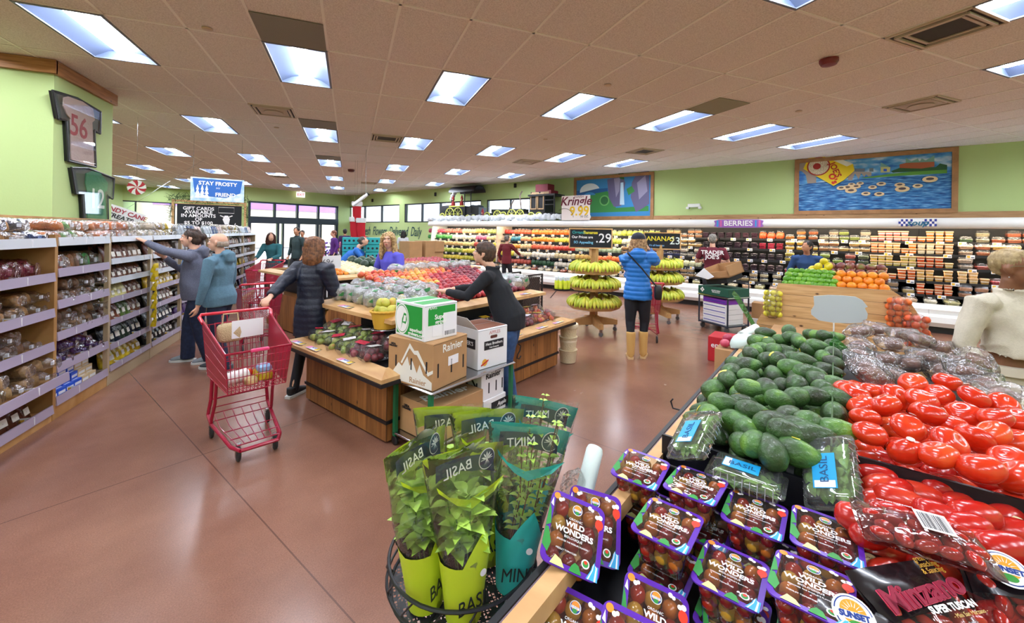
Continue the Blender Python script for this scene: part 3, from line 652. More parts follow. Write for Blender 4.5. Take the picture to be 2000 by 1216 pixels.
# round fruit for piles
def fruit(name, cat, r, m, group, squash=.88, dim=.12):
    def f():
        n = 14; rings = []
        for k in range(11):
            a = -pi/2+pi*k/10; rr = max(cos(a), .02); z = sin(a)*squash-(dim*math.exp(-(rr/.3)**2) if a > 0 else -dim*.6*math.exp(-(rr/.3)**2))
            rings.append([(r*rr*cos(2*pi*i/n), r*rr*sin(2*pi*i/n), r*z) for i in range(n)])
        return one(name, 'x', cat, MB().loft(rings), m, group=group)
    return Kind(f)
APM_R = fmat('apple_red', [(.25, '#7d1026'), (.5, '#a81c2e'), (.72, '#c8433c')], 22); APM_D = fmat('apple_dark', [(.25, '#4c0c20'), (.5, '#76142c'), (.8, '#a03240')], 22)
APM_Y = fmat('apple_yellow', [(.3, '#d9542c'), (.5, '#dd8a3c'), (.7, '#d9c24e')], 18); APM_O = fmat('apple_bicolour', [(.3, '#c22f2e'), (.52, '#d8622f'), (.75, '#e0ad48')], 20)
AR = {k: fruit('apple', 'apple', .04, m_, 'apples on the island') for k, m_ in (('red', APM_R), ('dark red', APM_D), ('yellow', APM_Y), ('orange-red', APM_O))}
def zone(v, u):
    if v > 3.7: return 'dark red' if rnd.random() < .8 else 'red'
    if u > 3.95: return 'orange-red' if v < 3.0 else ('yellow' if v < 3.45 else 'orange-red')
    if u > 3.55: return 'orange-red' if v < 2.75 else ('yellow' if v < 3.25 else 'red')
    return 'red'
for i in range(13):
    for j in range(22):
        u = 3.13+i*.083; v = 2.52+j*.083+(.04 if i % 2 else 0)
        if v > 4.2 or (v < 2.75 and i < 4): continue
        z = .985+.018*i+.015*rnd.random(); kd = zone(v, u)
        AR[kd].put('%s apple on the upper tier, %s row from the front, %s from the left' % (kd, ORD[i], ORD[j]), P(v, u, z), (rnd.uniform(-.6, .6), rnd.uniform(-.6, .6), rnd.uniform(-3, 3)), .95+.15*rnd.random())
# citrus stand
LIM = fruit('lime', 'lime', .033, fmat('lime_skin', [(.3, '#4c8a1a'), (.6, '#6ba526'), (.85, '#9cc23c')], 12, .3), 'limes on the citrus stand', 1.15, .02)
ORA = fruit('orange', 'orange', .046, fmat('orange_skin', [(.3, '#e0760e'), (.7, '#f09a1e')], 12, .38, .4, 260), 'oranges on the citrus stand', .93, .05)
LEM = fruit('lemon', 'lemon', .04, fmat('lemon_skin', [(.3, '#d2c01e'), (.7, '#e6d53a')], 12, .35), 'lemons on the citrus stand', 1.2, -.12)
PLU = fruit('mango', 'mango', .042, fmat('mango_skin', [(.3, '#5e2a3a'), (.5, '#8a4a3c'), (.75, '#7d8a3c')], 12, .4), 'mangoes on the citrus stand', 1.2, .02)
for k in range(6):
    for j in range(10-k//2):
        LIM.put('lime on the plank stand, %s layer up, %s from the left' % (ORD[k], ORD[j]), P(5.37+k*.052, .465-j*.052-k*.014, 1.1+k*.043), (rnd.uniform(0, 3), rnd.uniform(0, 3), 0), .95+.2*rnd.random())
for k in range(5):
    for j in range(5):
        ORA.put('orange on the plank stand, %s layer up, %s from the limes' % (ORD[k], ORD[j]), P(5.38+k*.06, -.05-j*.084+(.035 if k % 2 else 0), 1.09+k*.055), (rnd.uniform(0, 3), rnd.uniform(0, 3), 0), 1)
for k, (a, b, c) in enumerate(((0, 0, 0), (.09, .0, .01), (.18, .01, -.01), (.05, .05, .06), (.14, .05, .07), (.1, .08, .12), (.0, .07, .03))):
    LEM.put('yellow lemon on top of the limes, %s of the little heap' % ORD[k], P(5.68+b, .2-a, 1.31+c), (rnd.uniform(0, 3), rnd.uniform(0, 3), 0), 1)
for k in range(3):
    for j in range(6):
        PLU.put('dusky mango behind the oranges, %s layer, %s from the lemons' % (ORD[k], ORD[j]), P(5.76+k*.06, .04-j*.085, 1.26+k*.06), (rnd.uniform(0, 3), rnd.uniform(0, 3), 0), 1)
# potatoes, onions, melons and squash on the second island
POT = fruit('potato', 'potato', .045, fmat('potato_skin', [(.3, '#a06a44'), (.7, '#c39468')], 12, .6), 'potatoes on the second island', .8, .02)
RPO = fruit('red_onion', 'onion', .045, fmat('onion_skin', [(.3, '#8c1d28'), (.7, '#b84048')], 12, .35), 'red onions on the second island', .9, -.05)
YLM = fruit('yellow_squash', 'squash', .07, fmat('squash_yellow', [(.3, '#d8b322'), (.7, '#e8cf3c')], 6, .35), 'yellow squash on the second island', 1.1, 0)
SQG = fruit('acorn_squash', 'squash', .085, fmat('squash_green', [(.3, '#1a3320'), (.7, '#2e5030')], 8, .4), 'acorn squash on the second island', .95, .1)
ONW = fruit('white_onion', 'onion', .05, fmat('onion_white', [(.3, '#d6c795'), (.7, '#e9dfb8')], 6, .35), 'pale onions on the second island', .9, 0)
TNG = fruit('clementine', 'orange', .038, MC['orange_skin'], 'clementines on the second island', .85, .05)
for k in range(9):
    for j in range(34):
        v = 3.1+j*.095; u = 6.12+k*.1; z = 1.0+k*.013
        if v < 3.55: K, nm = TNG, 'clementine'
        elif v < 4.0: K, nm = ONW, 'pale onion'
        elif v < 4.5: K, nm = (SQG, 'dark green squash') if k > 2 else (ONW, 'pale onion')
        elif v < 4.7: K, nm = YLM, 'yellow squash'
        elif v < 5.5: K, nm = (POT, 'potato') if k < 6 else (RPO, 'red onion')
        elif v < 6.1: K, nm = (POT, 'potato') if k < 3 else (RPO, 'red onion')
        else: continue
        if K in (SQG, YLM) and (j % 2 or k % 2): continue
        K.put('%s on the second island, %s row back, %s from the left' % (nm, ORD[k], ORD[j]), P(v, u, z+(.04 if K is SQG else 0)), (rnd.uniform(0, 3), rnd.uniform(0, 3), 0), .9+.25*rnd.random())
# bananas
BANM = fmat('banana_peel', [(.3, '#a9be34'), (.55, '#cdd044'), (.8, '#e8d850')], 9, .45, 0, 0, .1)
def bananas():
    o = thing('banana_bunch', 'x', 'bananas', group='banana bunches')
    n = 6; st = MB().tube([(0, 0, .17), (0, -.01, .145), (0, -.02, .125)], [.012, .018, .022], 8); obj('crown', st, mat('#8a8a35', .6), o)
    for k in range(n):
        a = -1.0+2.0*k/(n-1); pts = []; rr = []
        for q in range(9):
            t = q/8; rad = .02+.115*sin(t*1.75); z = .135-.155*t**1.25
            pts.append((sin(a)*rad, -cos(a)*rad*1.05-.0, z+.012*(k % 2))); rr.append([.009, .015, .021, .0245, .025, .0245, .022, .015, .006][q])
        mb = MB().tube(pts, rr, 7); obj('banana', mb, BANM, o)
    return o
BN_ = Kind(bananas)
def banana_stand(v, u, name_, tiers, sign=None):
    t = thing('banana_stand', name_, 'display stand', P(v, u), A30, 'banana stands'); PW = wood('stand_wood_x', '#d8ac70', '#bf8e54', knots=False, gap=False, board=3, grain=3)
    obj('post', MB().box(-.05, .05, -.05, .05, .2, 1.5), PW, t, smooth=False)
    ft_ = MB()
    for k in range(4):
        a = pi/4+k*pi/2; ft_.T = Matrix.Rotation(a, 4, 'Z'); ft_.prism([(.04, .12), (.42, .12), (.42, .2), (.1, .26), (.04, .3)], -.035, .035, plane='xz'); ft_.T = None
    obj('foot', ft_, PW, t, smooth=False)
    for k in range(4):
        a = pi/4+k*pi/2; x, y = .39*cos(a), .39*sin(a)
        w_ = obj('caster', MB().box(-.014, .014, -.02, .02, .07, .12), STEEL, t, loc=(x, y, 0)); 
        wl = MB(); wl.T = Matrix.Rotation(pi/2, 4, 'Y'); wl.lathe([(.035, -.014), (.038, -.008), (.038, .008), (.035, .014)], 16); wl.T = None
        obj('wheel', wl, mat('#77797c', .3, .5), w_, loc=(0, 0, .038))
    for q, (z, r_) in enumerate(tiers):
        hx = [(r_*cos(pi/8+k*pi/4), r_*sin(pi/8+k*pi/4)) for k in range(8)]
        mb = MB().prism(hx, z, z+.02); 
        for k in range(8):
            a, b = hx[k], hx[(k+1) % 8]; mb.add([(a[0], a[1], z), (b[0], b[1], z), (b[0]*1.02, b[1]*1.02, z+.055), (a[0]*1.02, a[1]*1.02, z+.055), (a[0]*.96, a[1]*.96, z), (b[0]*.96, b[1]*.96, z), (b[0]*.98, b[1]*.98, z+.055), (a[0]*.98, a[1]*.98, z+.055)], [(0, 1, 2, 3), (7, 6, 5, 4), (3, 2, 6, 7)])
        obj('tray', mb, PW, t, smooth=False)
        nb = 12
        for k in range(nb):
            a = 2*pi*(k+.5*(q % 2))/nb; c = P(v, u, z+.045)
            rr = r_*.74; BN_.put('%s banana bunch, %s tray of the %s, %s around' % ('greenish' if k % 2 else 'yellow-green', ['bottom', 'middle', 'top'][q], 'stand behind the blue coat' if 'left' in name_ else 'farther stand', ORD[k]),
                (c.x+rr*cos(a), c.y+rr*sin(a), c.z), (R(-8), 0, a+pi/2+rnd.uniform(-.15, .15)), (1.15, 1.0, 1.0+.15*rnd.random()))
    return t
bs1 = banana_stand(6.5, 3.3, 'octagonal three-tray wooden banana stand left of the blue coat', ((.42, .44), (.74, .42), (1.02, .40)))
bs2 = banana_stand(8.25, 2.75, 'farther three-tray wooden banana stand behind the red cart', ((.42, .44), (.74, .42), (1.02, .40)))
# ---------- packaged goods ----------
def nm(h):
    r, g, b = [int(h[i:i+2], 16) for i in (1, 3, 5)]
    if max(r, g, b) < 75: return 'dark'
    if b > r+30: return 'blue'
    if g > r+12: return 'green'
    if r > 200 and g > 170 and b < 120: return 'yellow'
    if r > 190 and g > 180: return 'cream'
    if r > 190 and g > 100: return 'orange-brown'
    if r-b > 90 and g < 70: return 'red'
    return 'brown' if r > b+12 else 'grey'
def crumple(mb, amp, f, seed=0, start=0):
    for i in range(start, len(mb.v)):
        p = Vector(mb.v[i]); d = noise.noise_vector(p*f+Vector((seed, seed*2, 0)))
        mb.v[i] = tuple(p+d*amp)
    return mb
FILM = film(); FILMS = film('shiny_film', gloss=.05, haze=.02, bump=1.0, bs=30, rough=.14, fres=.6)
def cmat(h, rough=.35, var=.3, vs=25, bump=.3): return mat(h, rough, var=var, vs=vs, bump=bump, bs=50)
def sbox(mb, c, d, e=.35, n=16, m_=8, mi=0):
    """rounded pillow / superellipsoid"""
    sp = lambda x, p: math.copysign(abs(x)**p, x); rings = []
    for k in range(m_+1):
        a = -pi/2*.98+pi*.98*k/m_; ca, sa = sp(cos(a), e), sp(sin(a), e)
        rings.append([(c[0]+d[0]/2*ca*sp(cos(2*pi*i/n), e), c[1]+d[1]/2*ca*sp(sin(2*pi*i/n), e), c[2]+d[2]/2*sa) for i in range(n)])
    return mb.loft(rings, mi)
def bag_build():     # plump bag of produce, about 16 x 14 x 20 cm, standing
    mb = MB(); sbox(mb, (0, 0, .085), (.15, .16, .17), .6, 12, 8); crumple(mb, .022, 22)
    o = one('produce_bag', 'x', 'bag', mb, cmat('#888888'), group='bagged vegetables in the cold case')
    tp = MB(); tp.loft([[(-.01, -.05, .16), (.01, -.05, .16), (.01, .05, .16), (-.01, .05, .16)], [(-.002, -.065, .205), (.002, -.065, .205), (.002, .065, .2), (-.002, .065, .2)]]); obj('crimp', tp, FILMS, o)
    return o
def clam_build():
    mb = MB(); mb.box(-.07, .07, -.075, .075, 0.005, .055, 0, .012); crumple(mb, .008, 40); o = one('food_clamshell', 'x', 'food tray', mb, cmat('#c9a060'), group='plastic food trays in the cold case')
    ld = MB(); ld.loft([[(x*s, y*s, z) for x, y in ((-.075, -.07), (-.07, -.08), (.07, -.08), (.075, -.07), (.075, .07), (.07, .08), (-.07, .08), (-.075, .07))] for z, s in ((0, .88), (.045, 1.0), (.05, 1.04), (.055, 1.0), (.09, .8))]); obj('clear_box', ld, FILM, o)
    obj('sticker', MB().box(-.02, .02, -.025, .025, .0905, .0915), TAGW, o, smooth=False)
    return o
def tub_build():
    mb = MB(); q = lambda a, s: [(x*s, y*s) for x, y in ((-.05, -.045), (-.045, -.05), (.045, -.05), (.05, -.045), (.05, .045), (.045, .05), (-.045, .05), (-.05, .045))]
    mb.loft([[(x, y, z) for x, y in q(0, s)] for z, s in ((0, .82), (.062, 1))]); o = one('deli_tub', 'x', 'tub', mb, cmat('#d89050', .3), group='deli tubs in the cold case')
    obj('lid', MB().loft([[(x, y, z) for x, y in q(0, s)] for z, s in ((.06, 1.08), (.072, 1.08), (.074, 1.0), (.07, .9))]), mat('#dcb48c', .3), o)
    obj('label_band', MB().loft([[(x, y, z) for x, y in q(0, s)] for z, s in ((.03, .93), (.042, .96))], caps=False), mat('#f0e0c8', .5), o)
    return o
def flat_build():
    mb = MB(); mb.box(-.075, .075, -.06, .06, 0, .028, 0, .004); crumple(mb, .004, 60); o = one('berry_pack', 'x', 'berry box', mb, cmat('#3a2030', .4, .6, 120), group='berry packs in the cold case')
    obj('clear_lid', MB().box(-.077, .077, -.062, .062, .026, .036, 0, .004), FILM, o)
    obj('label', MB().box(-.05, .05, -.02, .02, .0365, .0372), mat('#c9b4bc', .5), o, smooth=False)
    return o
KB, KC, KT, KF = Kind(bag_build), Kind(clam_build), Kind(tub_build), Kind(flat_build)
ADJ = {}
ZN = [ # px range, rows of (kind, colours)
 (838, 905, ['b:#b8405a,#c46a5a', 'b:#3f9648,#56a850,#e8e4d0', 'b:#e6d08c,#d6b070', 'b:#c4b840,#9aa83c', 'b:#d8c040']),
 (905, 975, ['b:#dcb888,#c8a050,#a8b060', 'b:#e8e0c0,#d46a8a,#dcc08a', 'b:#e8d488,#c85040,#e0cc40', 'b:#d8c84a,#e8d8a0', 'b:#c8c048']),
 (975, 1038, ['b:#b8342c,#c85a3a', 'b:#e4b088,#3f8498,#e8a070', 'b:#ead048,#f09838,#e8c490', 'b:#e0cc3c,#e8d8b0', 'b:#b85040']),
 (1040, 1125, ['b:#f0742a,#ee6420', 'b:#f09030,#e8d04a', 'b:#e86a4a,#e04838', 'b:#e8e0d0,#c8b890', 'b:#1d4a2a,#d8d0c0']),
 (1125, 1215, ['b:#aab858,#c0c870', 'b:#d8dc50,#c8d048', 'b:#d8e0c0,#b8c8a0', 'b:#c8a050,#f07030', 'b:#2c4a34,#90a890']),
 (1215, 1290, ['b:#b0b848,#98a840', 'b:#e0d8c0,#a0b060', 'c:#e8b070,#d87a50', 'b:#e8c0a0,#3a6a3a', 'c:#e0b870']),
 (1290, 1372, ['c:#f0c080,#d89060', 'c:#f0a848,#e0b060', 'c:#2a3a78,#e8dcc8', 'b:#e8d060,#c8c8a0', 'c:#e0b070']),
 (1372, 1482, ['f:#3c2434,#4a2a3a', 'f:#2c1e2c,#46283c', 'f:#3a2638,#2a1c2a', 'f:#3c2030', 'c:#e8d8a8,#e0c080']),
 (1482, 1532, ['b:#f05a2c,#f06838', 'f:#d41e48,#c42440', 'f:#34202e', 'f:#40242e', 'c:#e0d0a0']),
 (1532, 1600, ['c:#e88828,#c86a30', 'c:#f0b82c,#ecb030', 'c:#ecd048,#e8cc38', 'c:#dc2838,#d03040', 'c:#e8c878']),
 (1600, 1700, ['c:#d8c0a0,#a8b850,#e8d0b0', 'c:#c88850,#e8b868,#d8a860', 'c:#a8c848,#d86048,#708050', 'c:#303030,#c8a878', 'c:#d8b480']),
 (1700, 1790, ['t:#b86a60,#a85a50,#b87060', 't:#e08850,#d8a868,#f08838', 't:#e0c050,#d8c060', 't:#e86a28,#e06018', 'c:#b89060,#e8c878']),
 (1790, 1862, ['t:#d06828,#d07838', 't:#d8c8a8,#c89868', 't:#d85018,#d05820,#e0b868', 't:#e0b058,#d8a050', 't:#e05828,#d86838']),
 (1870, 1935, ['c:#587848,#c8b890', 'c:#d8b090,#e08050', 'c:#d8c0a8,#c85040', 't:#e8c080,#c89850', 'c:#e09868']),
 (1935, 2120, ['c:#d86838,#e8e0d0', 'c:#f0b858,#e8c040', 'c:#d04838,#e0c0a8', 'c:#d83848,#e8a0a0', 'c:#d8a070'])]
RN = ['top', 'second', 'third', 'fourth', 'lowest']
for zi, (p0, p1, rows_) in enumerate(ZN):
    for ri, spec in enumerate(rows_):
        kd, cs_ = spec.split(':'); cs_ = cs_.split(','); z = CZS[ri]; v = CVS[ri]+.1
        ua = uvz(W(p1, 470, v=v))[1]; ub = uvz(W(p0, 470, v=v))[1]
        K, pitch, lay, part, cname, hgt = {'b': (KB, .14, 1, 'produce_bag', 'bag of vegetables', .2), 'c': (KC, .17, 2, 'food_clamshell', 'clear food tray', .086), 't': (KT, .113, 2, 'deli_tub', 'deli tub', .074), 'f': (KF, .165, 4, 'berry_pack', 'berry pack', .037)}[kd]
        n = max(1, int((ub-ua)/pitch))
        for i in range(n):
            c = cs_[int(i*len(cs_)/n)]; mm_ = cmat(c, .4, .35, 30 if kd != 'f' else 90)
            for l_ in range(lay if kd != 't' or (i+ri) % 5 else 1):
                if kd == 'c' and l_ and (i*7+ri) % 3 == 0: continue
                u = ub-(i+.5)*(ub-ua)/n
                if abs(u-9.4) < .09: continue
                K.put('%s %s on %s shelf, %s case stretch, %s along%s' % (nm(c), cname, RN[ri], ORD[zi], ORD[i], ', layer '+ORD[l_] if lay > 1 else ''), P(v+rnd.uniform(-.01, .02), u, z+l_*hgt*{'c': 1.3, 't': 1.45}.get(kd, 1)), (0, 0, A30+rnd.uniform(-.12, .12)+(pi if kd == 'b' else 0)), (1, 1, .85+.2*rnd.random()) if kd == 'b' else ((1, 1, 1) if kd == 'f' else (1.06, 1.08, 1.3 if kd == 'c' else 1.45)), mats={part: mm_})
# goods in the low well of the case
for i in range(62):
    u = -4.7+i*.275; 
    KC.put('clear food tray lying in the low front well, %s from the right end' % ORD[i], P(10.9, u, .5), (0, R(-8), A30+rnd.uniform(-.3, .3)), 1.1, mats={'food_clamshell': cmat(rnd.choice(['#e8d8b0', '#d8a878', '#c8c080', '#e0b890', '#b8583c', '#e8e0c8']))})
# ---------- aisle goods ----------
def loaf_build():
    mb = MB(); n = 16; rings = []
    for k in range(15):
        y = -.12+.24*k/14; s = (1-abs((k-7)/7.2)**6)**.5; w = .052*s*(1+.03*(k % 2)); h = .1*s
        rings.append([(w*cos(a)*(1.12 if sin(a) > .2 else 1), y, h*.5*(1+sin(a)*(1.0 if sin(a) > 0 else .9))+.002) for a in (2*pi*i/n for i in range(n))])
    mb.loft(rings); o = one('bagged_loaf', 'x', 'bread', mb, cmat('#a9713c', .7, .35, 14), group='bagged bread on the aisle shelves')
    b = MB(); rings = []
    for k in range(17):
        y = -.135+.36*k/16; t = max(0, (y-.13)/.095); s = 1.1*(1-t*.8) if t <= .55 else 1.1*(.2+(t-.55)*1.1)
        if k == 0: s = .85
        rings.append([(.056*s*cos(a), y, .054*(1+s*sin(a))) for a in (2*pi*i/14 for i in range(14))])
    b.loft(rings); crumple(b, .008, 30); obj('plastic_bag', b, FILMS, o); obj('twist_tie', MB().box(-.014, .014, .175, .19, .04, .068), mat('#d8d8e0', .4), o, smooth=False)
    return o
def pouch_build():
    mb = MB(); rings = []; n = 16
    for k in range(9):
        t = k/8; z = .0+.19*t; d = .032*(1-t**2.2)+.002; w = .062*(1+.04*sin(t*3))
        rings.append([(d*cos(a)*abs(cos(a))**-.2 if abs(cos(a)) > .01 else 0, w*math.copysign(abs(sin(a))**.6, sin(a)), z) for a in (2*pi*i/n for i in range(n))])
    mb.loft(rings); crumple(mb, .006, 35); o = one('snack_pouch', 'x', 'snack bag', mb, cmat('#8a5a3a', .18), group='pouches on the aisle shelves')
    obj('label', MB().box(.0315, .034, -.035, .035, .045, .1), mat('#e6e0d4', .5), o, smooth=False)
    return o
def cookie_build():
    mb = MB(); sbox(mb, (0, 0, .085), (.07, .115, .16), .55, 12, 7); crumple(mb, .012, 25); o = one('cookie_bag', 'x', 'snack bag', mb, cmat('#8a5a3a', .18), group='bags on the far aisle shelves')
    obj('crimp', MB().box(-.004, .004, -.05, .05, .155, .19), FILMS, o, smooth=False)
    return o
def carton_build():
    o = one('food_box', 'x', 'box', MB().box(-.05, .05, -.055, .055, 0, .07, 0, .002), mat('#2f62c8', .3), group='boxes on the aisle shelves')
    obj('label', MB().box(.0502, .0508, -.045, .045, .02, .045).box(-.03, .03, -.04, .04, .0702, .0706), TAGW, o, smooth=False)
    return o
KL, KP, KX, KQ = Kind(loaf_build), Kind(pouch_build), Kind(carton_build), Kind(cookie_build)
TINTS = {'clear': FILMS, 'pink': film('pink_bag', '#e8a0b4', .1, .35, '#b04a68', 1.2, 30), 'blue': film('blue_bag', '#a0c0e8', .1, .25, '#2a58b8', 1.2, 30), 'purple': film('purple_bag', '#b090d0', .1, .3, '#5a2a88', 1.2, 30), 'green': film('green_bag', '#b0e0a0', .1, .3, '#3a9a38', 1.2, 30)}
# bay -> per shelf: (kind, tint, colours, fill 0..1)
B1 = ['L:blue:#b07840,#c08848', 'L:pink:#a87858,#c8a080,#8a5a40', 'L:clear:#c89058,#d8a868,#b0804c', 'L:clear:#7a5030,#8a5a34:.55', 'L:clear:#9a7444,#b08850:.35', 'P:clear:#6a3828,#8a3c38,#5a3020']
B2 = ['L:clear:#c87840,#58a040,#c07038', 'L:clear:#8a5430,#c85020,#a06838,#48a050', 'L:clear:#8a5c3a,#7a5030', 'L:clear:#70482c,#8a6038', 'L:purple:#80605a,#a08860', 'X:x:#2a5ad0,#2a5ad0,#d8c098']
B3 = ['L:clear:#e07a3a,#d8742c,#d8c8a8', 'P:clear:#6a3a2c,#7a4838,#8a6a50', 'P:clear:#5c3424,#70442c,#6a3a20', 'P:clear:#d8cc80,#e0d68c,#7a4c34,#8a5a44', 'P:clear:#8a4c34,#506a2c,#7a4830', 'P:clear:#1e2634,#2a3a2c,#1a2030', 'P:clear:#d8b82c,#e0c038,#c8a028']
B4 = ['L:clear:#d8c8b0,#c8a050,#e0c030', 'P:clear:#703a30,#a08070', 'P:clear:#b8a890,#5a3a30', 'P:clear:#e0b828,#c8a838', 'P:clear:#2a2420,#6a4030', 'P:clear:#20242c,#3a3a44', 'P:clear:#28282c,#4a3a34']
B5 = ['P:clear:#a8b0b8,#28406a,#c8b0a8', 'P:clear:#b8b0b0,#604038,#c89088', 'P:clear:#a8a0a0,#5a4038', 'P:clear:#c8a020,#a8a8b0,#704838', 'P:clear:#4a3c3a,#a09aa0', 'P:clear:#6a4a88,#a8a0b0', 'P:clear:#b8b4b8,#5a3430']
STK_ = [B1, B2, B3, B4, B5, B5, B4, B5]
for bi, (y0, y1, lv, kd) in enumerate(BAYS):
    for si, spec in enumerate(STK_[bi]):
        sp_ = spec.split(':'); K = {'L': KL, 'P': KP, 'X': KX}[sp_[0]]; cs_ = sp_[2].split(','); fill = float(sp_[3]) if len(sp_) > 3 else 1
        rail = .075 if kd == 'w' else .06; zt = lv[si]-rail+.02; ex = .1 if (bi == 0 and si == 4) else 0
        hmax = (lv[si-1]-rail-zt) if si else .4
        pitch = {'L': .125, 'P': .12 if bi < 4 else .165, 'X': .12}[sp_[0]]; n = int((y1-y0-.04)/pitch*fill)
        for i in range(n):
            c = cs_[int(i*len(cs_)/max(n, 1))]; mm_ = cmat(c, .6 if sp_[0] == 'L' else .22, .4, 18)
            y = y0+.08+(i+.0)*pitch+.02
            if fill < 1: y = y1-.15-i*pitch*1.2
            sh = ORD[si]+' shelf down, '+BN[bi]+', '+ORD[i]+' along'
            if sp_[0] == 'L':
                stand = hmax > .25 and si == 1
                for l_ in range(2 if (si == 0 and bi < 3) or (hmax > .24 and not stand) else 1):
                    if l_ and (i+si) % 3 == 0: continue
                    KL.put('%s bagged loaf%s, %s' % (nm(c), ' on top' if l_ else '', sh), (-2.62+ex+(.02*(i % 2)), y+.03*l_, zt+.105*l_+(.003 if not stand else .0)), (0, 0, pi/2*(-1)+rnd.uniform(-.25, .25)+(pi if (i+bi) % 2 else 0)), (1, 1, min(1, (hmax-.01)/.11)) if not stand else (1.1, .8, 1.6), mats={'bagged_loaf': mm_, 'plastic_bag': TINTS[sp_[1] if sp_[1] != 'blue' or (i+l_) % 3 == 0 else 'clear']})
            elif sp_[0] == 'P':
                hs = min(1.15, (hmax-.015)/.2)*(.88+.12*rnd.random())
                (KP if bi < 4 else KQ).put('%s %s, %s' % (nm(c), 'snack pouch' if bi < 4 else 'cookie bag', sh), (-2.47, y, zt+.002), (0, R(-14), rnd.uniform(-.15, .15)), (1, 1 if bi < 4 else 1.35, hs), mats={'snack_pouch': mm_, 'cookie_bag': mm_})
                if bi == 2 and si < 5: KP.put('%s snack pouch behind another, %s' % (nm(c), sh), (-2.58, y+.03, zt+.002), (0, R(-10), rnd.uniform(-.2, .2)), (1, 1, hs), mats={'snack_pouch': mm_})
            else:
                for l_ in range(3):
                    KX.put('%s box in a stack of three, layer %s, %s' % (nm(c), ORD[l_], sh), (-2.5-(.03*l_), y+.01, zt+.071*l_), (0, 0, rnd.uniform(-.05, .05)), 1, mats={'food_box': mat(c, .35)})
# yellow chip strip hanging at the post before the woman's hands
for k in range(7):
    KP.put('yellow chip bag on the hanging strip, %s from the top' % ORD[k], (-2.33, 6.56, 1.12-k*.115), (0, R(12), rnd.uniform(-.3, .3)), (.8, .75, .62), group='yellow chip bags on the strip', mats={'snack_pouch': cmat('#e3c51e', .25)})
one('hanging_strip', 'thin strip the yellow chip bags hang from, beside the grey hoodie', 'strip', MB().box(-2.366, -2.362, 6.55, 6.57, .4, 1.35), WHT, smooth=False)
# tall mixed boxes on top of the far bays
for k in range(6):
    one('food_box', '%s small carton on top of the far aisle shelving, toward the entrance' % ORD[k], 'box', MB().box(-.06, .06, -.08, .08, 0, .14+.04*(k % 3), 0, .003), mat(['#c83a30', '#58a098', '#e8dcc8', '#3a88b8', '#c8b8c8', '#d8d0a8', '#70b0a8', '#c85848', '#9aa8b8'][k], .4), loc=(-2.9, 10.5+k*.36, 1.56), group='cartons on top of the far shelving')
